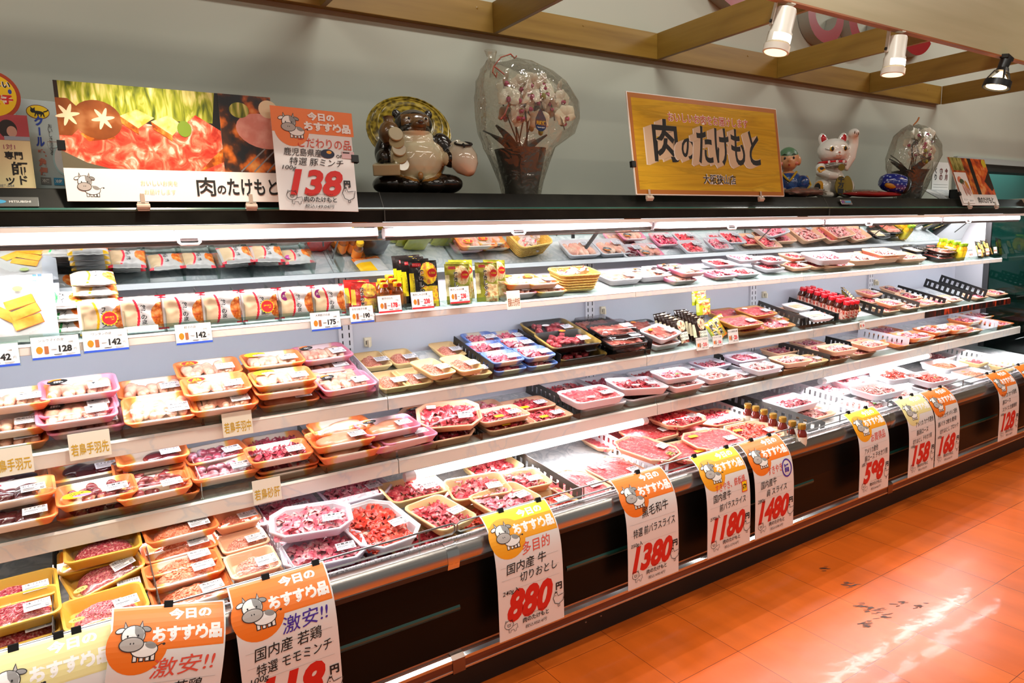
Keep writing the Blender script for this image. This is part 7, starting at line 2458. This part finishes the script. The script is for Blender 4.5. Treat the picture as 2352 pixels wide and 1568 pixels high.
# small paper notice on the wall at the right, a marbled board and a black box in front of it
P = at(2160, 412, WY-.002)
t = thing('wall_notice', 'small white paper notice with dark writing taped to the wall', 'notice', (P.x, WY-.004, P.z))
MB().box((-.13, 0, -.09), (.13, .002, .13)).build('paper', PAPER, t, smooth=False)
p = Print()
for x, s_ in ((-.08, 'くり'), (.0, '肉の'), (.08, '今月')):
    p.text(s_, x, .04, .045, INK if x < 0 else mat('dark_red_ink', '#6e1c14', .5), bold=.04, vertical=True)
for y in (-.04, -.06):
    p.rect(-.11, y, .11, y+.002, INKGRAY)
p.build('notice_writing', t, fn=lambda u, v, l: Vector((u, -.0004-l*.3, v)))
P = at(2150, 440, 2.5)
t = tag(MB().prism([(0, 0), (.14, .09), (.146, .088), (.008, 0)], 0, .5).build('marble_board', matm, loc=(P.x-.1, 2.40, 1.614), smooth=False), 'grey marbled mat leaning behind the fried chicken board', 'board')
t = thing('black_box', 'black plastic box on the canopy behind the fried chicken board', 'box', (P.x+.05, 2.33, 1.614))
MB().box((0, 0, 0), (.28, .008, .08)).box((0, .1, 0), (.28, .108, .08)).box((0, 0, 0), (.28, .108, .006)).box((0, 0, 0), (.008, .108, .08)).box((.27, 0, 0), (.28, .108, .08)).box((.13, .0, 0), (.14, .108, .08)).build('box_body', BLACKP, t, smooth=False)
# ================================================================== ornaments on the canopy
CT = 1.6205                                  # top of the canopy


def fused(name, mb, paint, mats, parent, voxel=.0045, smooth_it=3):
    """one continuous skin grown round overlapping lumps, then coloured by region"""
    o = mb.build('tmp', mats[0], None)
    r = o.modifiers.new('r', 'REMESH'); r.mode = 'VOXEL'; r.voxel_size = voxel
    s = o.modifiers.new('s', 'SMOOTH'); s.iterations = smooth_it; s.factor = .5
    dg = bpy.context.evaluated_depsgraph_get()
    me = bpy.data.meshes.new_from_object(o.evaluated_get(dg))
    bpy.data.objects.remove(o)
    me.name = name
    me.materials.clear()
    for m in mats:
        me.materials.append(m)
    me.polygons.foreach_set('material_index', [paint(p.center, p.normal) for p in me.polygons])
    me.polygons.foreach_set('use_smooth', [True]*len(me.polygons))
    ob = bpy.data.objects.new(name, me)
    C.objects.link(ob)
    ob.parent = parent
    return ob


RX = lambda a: Matrix.Rotation(R(a), 4, 'X')
RY = lambda a: Matrix.Rotation(R(a), 4, 'Y')
RZ = lambda a: Matrix.Rotation(R(a), 4, 'Z')

# ---- raccoon-dog figurine
P = at(955, 441, 2.40)
t = thing('tanuki_figurine', 'glazed brown raccoon dog figurine in a straw hat holding a white flask', 'figurine', (P.x, 2.40, CT), (0, 0, R(-14)))
t.scale = (1.04, 1.04, 1.0)
gl = dict(rough=.16, coat=.6)
brn = noisy('glazed_dark_brown', [(.3, '#120f0b'), (.6, '#221b14'), (.8, '#2f261a')], 30, .2, coat=.5, per_object=False)
tan = noisy('glazed_tan', [(.3, '#4a3218'), (.6, '#664826'), (.8, '#7a5a32')], 22, .25, coat=.5, per_object=False)
bel = noisy('glazed_cream', [(.2, '#c9bd9a'), (.6, '#d8cfae'), (.9, '#e2dabd')], 8, .12, coat=.8, per_object=False)
amb = noisy('glazed_amber_edge', [(.3, '#7a4a14'), (.7, '#b07c34')], 26, .2, coat=.6, per_object=False)
mb = MB()
mb.blob((0, -.012, .120), (.112, .092, .094), sub=3)                       # belly
mb.blob((0, -.01, .19), (.082, .07, .055), sub=3)                      # chest
mb.blob((.0, -.012, .252), (.070, .062, .056), sub=3)                  # head
mb.blob((.008, -.066, .243), (.030, .036, .024), sub=3)                # muzzle
mb.blob((.0, -.05, .225), (.052, .035, .028), sub=3)                   # jowls
for s in (-1, 1):
    mb.blob((s*.058, -.005, .292), (.016, .012, .018), sub=2)          # ears
    mb.blob((s*.105, -.035, .165), (.036, .036, .062), M=RY(s*-22), sub=3)   # upper arms
    mb.blob((s*.118, -.075, .125), (.030, .036, .034), sub=3)          # paws
    mb.blob((s*.100, -.055, .035), (.062, .062, .038), sub=3)          # thighs
    mb.blob((s*.045, -.095, .030), (.044, .036, .032), sub=3)          # feet
mb.blob((0, .02, .03), (.12, .07, .034), sub=3)


def tan_paint(c, n):
    bx = (c.x/.104)**2 + ((c.z-.122)/.088)**2
    if c.y < -.02 and bx < .96 and c.z > .040 and abs(c.x) < .104:
        return 1 if bx < .74 or c.z > .10 else 2
    if c.y < -.02 and .165 < c.z < .222 and abs(c.x) < .062:
        return 1
    if c.y < -.03 and abs(c.x) < .05 and .238 < c.z < .285 and c.z > .255 - .25*abs(c.x):
        return 3
    if c.y < -.078 and c.z > .222 and abs(c.x) < .035:
        return 3
    return 0


fused('figurine_body', mb, tan_paint, [brn, bel, amb, tan], t, voxel=.0035)
straw = noisy('glazed_straw_hat', [(.3, '#5a4a10'), (.55, '#8a7420'), (.75, '#a48c30')], 55, .25, coat=.4, kind='voronoi', per_object=False)
hm = Matrix.Translation((.0, .045, .255)) @ RX(62)
MB().lathe([(.0, .03), (.06, .026), (.115, .012), (.148, -.012), (.154, -.016), (.152, -.022), (.112, .0), (.06, .012), (.0, .016)], 40, M=hm, cap=False).build('straw_hat', straw, t)
mb = MB()
for r_, z_ in ((.05, .0285), (.085, .0205), (.118, .012), (.142, -.004), (.153, -.018)):
    mb.tube([Vector((r_*math.cos(R(a)), r_*math.sin(R(a)), z_)) for a in range(0, 360, 12)], .0035, 6, M=hm, closed=True)
mb.build('hat_braid', straw, t)
ew = mat('eye_white_glaze', '#d8d2bf', .15, coat=.6)
for s in (-1, 1):
    e = MB().blob((s*.030+.004, -.060, .266), (.0115, .007, .0075), M=RY(s*-14), sub=2).build('eye', ew, t)
    MB().blob((s*.030+.006, -.0665, .2665), (.005, .003, .0055), sub=2).build('pupil', INK, e)
MB().blob((.009, -.102, .250), (.010, .008, .0075), sub=2).build('nose', mat('glazed_nose', '#3a2416', .2, coat=.5), t)
MB().blob((.0, -.10, .062), (.010, .010, .015), sub=2).build('navel_knob', mat('glazed_amber_knob', '#a8763a', .2, coat=.6), t)
mb = MB()
mb.lathe([(.0, -.045), (.024, -.042), (.036, -.02), (.038, .0), (.028, .024), (.018, .034), (.017, .046), (.020, .052), (.0, .054)], 24, M=Matrix.Translation((-.098, -.085, .215)) @ RX(-8), cap=False)
mb.build('gourd', tan, t)
coin = mat('glazed_coin', '#a89c74', .25, coat=.5)
for i in range(5):
    MB().lathe([(.0, 0), (.024, 0), (.026, .002), (.026, .005), (.024, .007), (.0, .007)], 24, M=Matrix.Translation((-.085+.004*i, -.128+.003*(i % 2), .20-.026*i)) @ RX(72) @ RY(8*(-1)**i), cap=False).build('coin', coin, t)
bk = MB().box((-.045, -.03, -.02), (.045, .03, .02), 0, Matrix.Translation((-.118, -.118, .082)) @ RZ(-14) @ RX(12)).build('account_book', mat('book_cream', '#b9ac84', .3, coat=.4), t, smooth=False, bevel=.004)
p = Print(); p.text('通', 0, 0, .05, INK, bold=.05)
p.build('book_writing', bk, fn=lambda u, v, l: (Matrix.Translation((-.118, -.118, .082)) @ RZ(-14) @ RX(12)) @ Vector((u, v, .0205+l*.3)))
fl = Matrix.Translation((.158, -.085, .135)) @ RX(-64) @ RY(22)
MB().lathe([(.012, .072), (.020, .066), (.042, .04), (.052, .01), (.050, -.025), (.036, -.05), (.022, -.058), (.024, -.066), (.014, -.070)], 28, M=Matrix.Translation((.158, -.085, .125)) @ RX(-28) @ RY(-16) @ Matrix.Scale(-1, 4, (0, 0, 1))).build('sake_flask', mat('glazed_flask_white', '#d6cfba', .12, coat=.8), t)
MB().lathe([(.0, 0), (.013, 0)], 20, M=Matrix.Translation((.158, -.085, .125)) @ RX(-28) @ RY(-16) @ Matrix.Translation((0, 0, .0705)), cap=False).build('flask_mouth', INK, t)
MB().tube([Vector((.1585+.030*math.cos(R(a)), -.099+.030*math.sin(R(a)), .176+.010*math.sin(R(a)))) for a in range(0, 360, 20)], .004, 6, closed=True).tube([(.150, -.128, .172), (.152, -.135, .158)], .004, 6).build('flask_cord', INK, t)

# ---- waving cat
P = at(1930, 441, 2.34)
t = thing('waving_cat_figurine', 'white waving cat figurine with red collar and gold plaque', 'figurine', (P.x, 2.40, CT), (0, 0, R(-32)))
t.scale = (1.03, 1.03, 1.03)
wht = mat('glazed_white', '#d9d5cb', .12, coat=.8)
mb = MB()
mb.blob((0, .02, .085), (.088, .078, .090), sub=3)
mb.blob((0, .01, .165), (.062, .056, .06), sub=3)
mb.blob((0, -.012, .262), (.086, .072, .070), sub=3)
mb.blob((0, -.062, .240), (.036, .026, .026), sub=3)
for s in (-1, 1):
    mb.blob((s*.055, -.002, .322), (.026, .017, .042), M=RY(s*14), sub=3)
    mb.blob((s*.066, -.035, .058), (.044, .058, .054), sub=3)
    mb.blob((s*.052, -.082, .018), (.030, .036, .020), sub=3)
mb.tube([(-.07, -.02, .175), (-.088, -.055, .145), (-.05, -.088, .122), (-.018, -.09, .118)], [.030, .027, .024, .022], 14)
mb.blob((-.022, -.09, .118), (.024, .020, .022), sub=3)
mb.tube([(.062, -.005, .165), (.100, -.01, .225), (.112, -.016, .30), (.104, -.03, .345)], [.030, .028, .026, .026], 14)
mb.blob((.098, -.042, .352), (.028, .034, .026), sub=3)
mb.blob((0, .085, .05), (.02, .03, .05), sub=2)


def cat_paint(c, n):
    for (x, y, z, r) in ((-.088, -.05, .062, .028), (.09, -.05, .05, .022), (-.085, -.062, .155, .018), (.128, -.01, .27, .014)):
        if (c-Vector((x, y, z))).length < r:
            return 2
        if (c-Vector((x, y, z))).length < r*1.35:
            return 3
    return 0


fused('figurine_body', mb, cat_paint, [wht, wht, INK, mat('glaze_orange_yellow', '#c98a1e', .15, coat=.7)], t)
redg = mat('glazed_red', '#b3141c', .15, coat=.7)
for s in (-1, 1):
    MB().blob((s*.055, -.0145, .324), (.016, .006, .030), M=RY(s*14), sub=2).build('inner_ear', redg, t)
    e = MB().blob((s*.036, -.076, .268), (.0135, .007, .0135), sub=2).build('eye', mat('glaze_yellow', '#d6a71c', .15, coat=.6), t)
    MB().blob((s*.036, -.0805, .268), (.0085, .005, .0115), sub=2).build('pupil', INK, e)
    MB().tube([(s*.048, -.0735, .262), (s*.062, -.066, .267), (s*.068, -.06, .272)], .0012, 5).build('eyelash', INK, t)
MB().blob((0, -.088, .247), (.0075, .005, .005), sub=2).build('nose', mat('glaze_pink', '#c98a7a', .2), t)
MB().tube([(-.016, -.084, .232), (-.006, -.0885, .229), (0, -.088, .236), (.006, -.0885, .229), (.016, -.084, .232)], .0016, 6).build('mouth', mat('glaze_pink', '#c98a7a', .2), t)
MB().tube([Vector((.070*math.cos(R(a)), -.004+.064*math.sin(R(a)), .199)) for a in range(0, 360, 12)], .009, 8, closed=True).build('collar', redg, t)
for a in (-125, -95, -65):
    q = Vector((.079*math.cos(R(a)), -.004+.073*math.sin(R(a)), .199))
    mb = MB()
    for k in range(5):
        mb.blob(q + Vector((.005*math.cos(k*1.257), -.001, .005*math.sin(k*1.257))), (.0034, .002, .0034), sub=1)
    mb.build('collar_flower', WHITE, t)
gldm = mat('dull_gold_paint', '#8a742c', .25, metal=.5)
MB().lathe([(.0, 0), (.018, 0), (.019, .003), (.018, .006), (.0, .006)], 24, M=Matrix.Translation((.012, -.088, .165)) @ RX(90), cap=False).build('collar_bell', gldm, t)
mb = MB()
mb.slab([(.030*math.cos(R(a)), .052*math.sin(R(a))) for a in range(0, 360, 12)], 0, .010, M=Matrix.Translation((.0, -.105, .065)) @ RY(6) @ RX(82)).build('gold_plaque', gldm, t, bevel=.002)
mb = MB()
mb.slab([(.024*math.cos(R(a)), .052*math.sin(R(a))) for a in range(0, 360, 12)], 0, .010, M=Matrix.Translation((.045, -.10, .066)) @ RY(-6) @ RX(82)).build('gold_plaque', gldm, t, bevel=.002)
p = Print(); p.text('千万両', 0, 0, .030, INK, w=.034, bold=.06, vertical=True)
p.build('plaque_writing', t, fn=lambda u, v, l: Matrix.Translation((.0, -.105, .065)) @ RY(6) @ RX(82) @ Vector((u, v, .0108+l*.3)))
MB().blob((0, -.055, .183), (.055, .025, .018), amp=.3, freq=6, sub=3).build('chest_cloth', noisy('grey_lace_cloth', [(.4, '#6a675e'), (.6, '#a8a498')], 60, .4, per_object=False), t)
for k in range(3):
    MB().blob((.088+.010*k, -.072, .352-.003*k), (.003, .004, .010), sub=1).build('claw', mat('glaze_brown', '#5a3a20', .3), t)

# ---- little seated doll half hidden behind the gold board
P = at(1808, 441, 2.37)
t = thing('seated_doll', 'small seated doll in a blue robe half hidden behind the gold board', 'figurine', (P.x, 2.37, CT), (0, 0, R(-48)))
skin = mat('painted_skin', '#c08a5e', .3, coat=.4)
rob = noisy('blue_robe_glaze', [(.4, '#0f2f6a'), (.55, '#1d4e92'), (.7, '#123a7c')], 40, .25, coat=.5, per_object=False)
mb = MB()
mb.blob((0, 0, .205), (.056, .056, .066), sub=3); mb.blob((0, -.018, .185), (.045, .045, .045), sub=3)
mb.blob((0, 0, .135), (.024, .024, .03), sub=2)
mb.blob((0, 0, .07), (.085, .07, .075), sub=3)
for s in (-1, 1):
    mb.blob((s*.056, .0, .195), (.012, .018, .026), sub=2)
    mb.blob((s*.07, -.03, .075), (.038, .045, .042), sub=3)
    mb.blob((s*.035, -.085, .028), (.030, .030, .022), sub=3)
    mb.blob((s*.065, -.055, .018), (.05, .055, .022), sub=3)
mb.blob((0, -.056, .196), (.012, .014, .012), sub=2)


def doll_paint(c, n):
    if c.z > .232 - .25*max(0, -c.y):
        return 2
    if c.z > .130 or (c.y < -.075 and c.z < .05):
        return 0
    return 1


fused('figurine_body', mb, doll_paint, [skin, rob, mat('green_hair_paint', '#4a6a4c', .35)], t)
for s in (-1, 1):
    MB().blob((s*.022, -.053, .207), (.006, .003, .0075), sub=2).build('eye', INK, t)
    MB().tube([(s*.014, -.052, .224), (s*.024, -.049, .230), (s*.034, -.042, .224)], .002, 5).build('eyebrow', INK, t)
    MB().blob((s*.036, -.044, .180), (.012, .006, .010), sub=2).build('cheek', mat('cheek_pink', '#c8705a', .35), t)
MB().blob((0, -.064, .172), (.0055, .003, .0045), sub=2).build('mouth', mat('lip_red', '#a01c1c', .3), t)
MB().tube([(-.04, -.045, .135), (-.01, -.075, .095), (0, -.08, .085), (.01, -.075, .095), (.04, -.045, .135)], .006, 8).build('collar', mat('collar_yellow', '#b8961e', .3), t)
MB().tube([(.095, -.02, .11), (.11, -.06, .06), (.085, -.09, .035)], .005, 6).build('sleeve_trim', mat('collar_yellow', '#b8961e', .3), t)

# ---- red cushion with a blue lucky mallet, and a film-wrapped cushion roll
P = at(2000, 446, 2.26)
cu_ = mat('red_cushion_cloth', '#a01012', .6)
t = thing('red_cushion', 'flat red cushion in clear film under the blue patterned ornament', 'cushion', (P.x, 2.245, CT))
MB().blob((0, 0, .017), (.30, .038, .017), amp=.12, freq=3, seed=2, sub=3).build('cushion_body', cu_, t)
MB().blob((-.12, -.005, .026), (.17, .036, .016), amp=.5, freq=5, seed=4, sub=3).build('film_wrap', CELLO, t)
P = at(1845, 440, 2.28)
t = thing('wrapped_roll', 'brownish pink wrapped roll lying beside the gold board', 'roll', (P.x, 2.27, CT))
MB().blob((0, 0, .022), (.16, .04, .022), amp=.25, freq=3, seed=7, sub=3).build('roll_body', noisy('brown_pink_cloth', [(.4, '#7a4a42'), (.6, '#9a6a5e')], 20, .4, per_object=False), t)
MB().blob((0, -.003, .026), (.17, .045, .024), amp=.4, freq=5, seed=9, sub=3).build('film_wrap', CELLO, t)
P = at(2035, 432, 2.29)
t = thing('lucky_mallet', 'blue patterned barrel ornament with a pale blue end on the red cushion', 'ornament', (P.x, 2.25, CT+.034), (R(0), R(12), R(-38)))
blu = noisy('blue_dotted_glaze', [(.28, '#9ab4e6'), (.36, '#1a2f9a'), (.8, '#182a8c')], 60, .2, coat=.6, kind='voronoi', per_object=False)
mb = MB().lathe([(.0, -.085), (.030, -.083), (.048, -.06), (.056, -.02), (.056, .02), (.050, .05)], 28, M=Matrix.Translation((0, 0, .05)) @ RY(90), cap=False)
mb.build('barrel', blu, t)
MB().lathe([(.050, .05), (.053, .052), (.051, .066), (.044, .07)], 28, M=Matrix.Translation((0, 0, .05)) @ RY(90), cap=False).build('black_rim', INK, t)
MB().lathe([(.045, .069), (.034, .080), (.0, .084)], 28, M=Matrix.Translation((0, 0, .05)) @ RY(90), cap=False).build('pale_end', mat('pale_blue_glaze', '#7aaecb', .2, coat=.6), t)
MB().blob((-.035, -.040, .028), (.038, .014, .018), sub=2).build('gold_tassel', mat('gold_tassel', '#b8861e', .4), t)


# ---- film-wrapped orchids
orch_w = mat('orchid_petal_white', '#d9d8c4', .5, sss=0)
orch_p = mat('orchid_lip_pink', '#b23a6a', .4)
orch_y = mat('orchid_bud_olive', '#8a8a2a', .45)
stemm = mat('dark_stem', '#22261a', .5)
leafm = mat('dark_orchid_leaf', '#161b12', .35, coat=.3)


def petal(mb, c, M_, l, w, mi=0):
    vs, fs = [], []
    for side in (0, 1):
        for i in range(7):
            v = i/6
            ww = w*math.sin(PI*min(1, v*.9+.08))**.7
            for j in range(5):
                u = (j-2)/2
                vs.append((u*ww, v*l, .10*l*math.sin(v*PI*.9) - .14*w*u*u + (-.0012 if side else 0)))
    for s_ in (0, 1):
        o = s_*35
        for i in range(6):
            for j in range(4):
                f = (o+i*5+j, o+i*5+j+1, o+(i+1)*5+j+1, o+(i+1)*5+j)
                fs.append(f if s_ == 0 else tuple(reversed(f)))
    mb.add(vs, fs, mi, Matrix.Translation(c) @ M_)


def flower_mesh(r):
    mb = MB()
    for a, l, w in ((0, 1, .42), (120, 1, .42), (240, 1, .42), (62, 1.05, .62), (-62, 1.05, .62)):
        petal(mb, (0, 0, 0), RX(90) @ RZ(a), r*l, r*w)
    mb.blob((0, -.008, -.012), (.009, .012, .010), 1, amp=.3, freq=3, sub=2)
    mb.blob((0, -.014, -.004), (.004, .006, .004), 2, sub=1)
    return mb


def cello_shell(rings, seed, name, parent, n=60):
    """crinkled film sleeve: rings = [(x, y, z, rx, ry, crinkle)] from the base up"""
    loops = []
    for i, (x, y, z, rx, ry, cr) in enumerate(rings):
        l = []
        for j in range(n):
            q = 2*PI*j/n
            k = 1 + 1.6*cr*noise.noise(Vector((3.3*math.cos(q)+seed, 3.3*math.sin(q), z*14))) + cr*.8*abs(noise.noise(Vector((9*math.cos(q), 9*math.sin(q), z*6+seed))))
            l.append(Vector((x+rx*k*math.cos(q), y+ry*k*math.sin(q), z + .012*noise.noise(Vector((q, seed, i))))))
        loops.append(l)
    return MB().loops(loops, cap0=False, cap1=False).build(name, CELLO, parent, angle=180)


def orchid(px, Y, lab, H_, W_, seed, dirx, n_st, n_fl, tagged=True, sc=1.0):
    rnd = random.Random(seed)
    P = at(px, 441, Y)
    t = thing('wrapped_orchid', lab, 'potted plant', (P.x, Y, CT), (0, 0, 0), 'film-wrapped orchids on the canopy')
    blackw = mat('black_pot_film', '#0a0a09', .5, coat=.25)
    MB().loops([[Vector((r*k_*math.cos(2*PI*j/32), r*k_*math.sin(2*PI*j/32), z)) for j in range(32) for k_ in (1+.05*math.sin(j*5.1+z*40),)] for r, z in ((.068*sc, 0), (.075*sc, .05), (.088*sc, .12), (.098*sc, .16), (.110*sc, .185))]).build('wrapped_pot', blackw, t)
    for k in range(6):
        a = rnd.uniform(0, 6.3)
        mb = MB()
        petal(mb, (0, 0, .15), RZ(math.degrees(a)) @ RX(rnd.uniform(15, 50)), rnd.uniform(.14, .20)*sc, .035)
        mb.build('leaf', leafm, t)
    pts_all = []
    for k in range(n_st):
        a = rnd.uniform(-.5, .5)
        bx, by = rnd.uniform(-.03, .03), rnd.uniform(-.03, .02)
        tx = (-.12 + .22*k/(max(1, n_st-1)))*W_/.45
        top = H_*rnd.uniform(.74, .86)
        pts = [(bx, by, .14), (bx+tx*.4, by-.01, H_*.45), (bx+tx, by-.02, top*.92), (bx+tx+.05*dirx, by-.04, top), (bx+tx+.11*dirx, by-.06, top*.93), (bx+tx+.15*dirx, by-.075, top*.80), (bx+tx+.16*dirx, by-.08, top*.68)]
        sp = []
        for (p0, p1) in zip(pts, pts[1:]):
            for i in range(4):
                sp.append(Vector(p0).lerp(Vector(p1), i/4))
        MB().tube(sp, .003, 6).build('stem', stemm, t)
        pts_all.append(sp)
    key = 'flower'
    for k in range(n_fl):
        sp = pts_all[k % n_st]
        q = sp[int(rnd.uniform(.40, .98)*(len(sp)-1))] + Vector((rnd.gauss(.01, .04), rnd.gauss(-.015, .03), rnd.gauss(0, .035)))
        q = Vector((max(-W_*.36, min(W_*.40, q.x)), max(-.10, q.y), min(q.z, H_*.84)))
        o = shared('flower', ('flower',), lambda: flower_mesh(.044).build('flower', [orch_w, orch_p, orch_y]), t)
        o.location = q
        o.rotation_euler = (rnd.uniform(-.4, .4), rnd.uniform(-.6, .6), rnd.uniform(-1.0, 1.0))
        s_ = rnd.uniform(.8, 1.1)
        o.scale = (s_, s_, s_)
    for k in range(8):
        sp = pts_all[k % n_st]
        q = sp[-1-(k % 4)] + Vector((rnd.gauss(0, .035), rnd.gauss(0, .02), rnd.uniform(-.05, .03)))
        o = shared('bud', ('bud',), lambda: MB().blob((0, 0, 0), (.011, .011, .015), sub=2).build('bud', orch_y), t)
        o.location = q
    return t, rnd


t, rnd = orchid(1198, 2.40, 'large film-wrapped white orchid with a navy tag and red ribbon', .53, .40, 3, .25, 7, 44)
cello_shell([(0, 0, .0, .080, .080, .05), (.0, 0, .06, .090, .09, .08), (.0, 0, .13, .115, .11, .10), (.0, 0, .19, .15, .13, .12), (.02, -.01, .25, .20, .15, .07), (.035, -.02, .31, .225, .165, .05), (.03, -.02, .38, .225, .165, .05), (.01, -.02, .44, .195, .15, .05), (-.01, -.01, .49, .15, .12, .05), (-.04, 0, .52, .10, .08, .07), (-.08, 0, .535, .05, .045, .10)], 1.0, 'film_sleeve', t)
MB().loops([[Vector((-.125+x*.02+r*math.cos(2*PI*j/10), .0+r*.7*math.sin(2*PI*j/10), z)) for j in range(10)] for x, r, z in ((1.2, .035, .46), (.5, .016, .485), (.2, .008, .50), (.0, .018, .53), (-.1, .028, .56))], cap0=False, cap1=False).build('film_tuft', CELLO, t, angle=180)
rb_ = mat('red_ribbon', '#b8401e', .35)
MB().tube([(-.12, -.01, .50), (-.10, -.03, .53), (-.06, -.04, .545), (-.04, -.04, .53), (-.035, -.045, .54)], .003, 5).tube([(-.12, -.01, .50), (-.095, -.05, .46), (-.10, -.08, .40), (-.115, -.10, .34), (-.14, -.11, .30), (-.16, -.11, .28), (-.15, -.11, .292)], .0034, 5).tube([(-.12, -.01, .50), (-.14, -.03, .47), (-.13, -.04, .45), (-.12, -.03, .47)], .003, 5).build('ribbon', rb_, t)
mb = MB()
tg_ = [(.0, .058), (.008, .048), (.024, .02), (.027, .0), (.022, -.018), (.008, -.028), (-.008, -.028), (-.022, -.018), (-.027, .0), (-.024, .02), (-.008, .048)]
Mt = Matrix.Translation((-.005, -.155, .265)) @ RX(90)
nt = mb.slab(tg_, 0, .0015, M=Mt).build('navy_tag', mat('navy_tag', '#14224a', .2, coat=.6), t, smooth=False)
p = Print(); p.text('光触媒', .0, .004, .016, YEL, w=.046, bold=.04); p.text('Tasmin Japan', 0, -.014, .006, WHITE, w=.036)
p.build('tag_lettering', nt, fn=lambda u, v, l: Vector((-.005+u, -.1568-l*.3, .265+v)))
t, rnd = orchid(2088, 2.40, 'smaller film-wrapped orchid leaning right near the right end', .48, .32, 11, .2, 5, 26, sc=.95)
cello_shell([(-.02, 0, .0, .075, .075, .06), (-.01, 0, .06, .09, .09, .10), (.0, 0, .13, .115, .11, .12), (.01, 0, .20, .165, .13, .08), (.02, -.01, .27, .19, .15, .05), (.03, -.01, .34, .175, .14, .05), (.03, 0, .41, .135, .11, .06), (.02, 0, .455, .075, .065, .08), (.01, 0, .475, .025, .025, .10)], 5.0, 'film_sleeve', t)
MB().tube([(-.06, -.05, .40), (-.03, -.09, .38), (.0, -.10, .375), (-.03, -.10, .36), (-.06, -.06, .395)], .003, 5).tube([(.01, 0, .47), (.04, -.01, .50), (.055, -.01, .52)], .005, 5).build('ribbon', mat('orange_ribbon', '#b86a2e', .4), t)
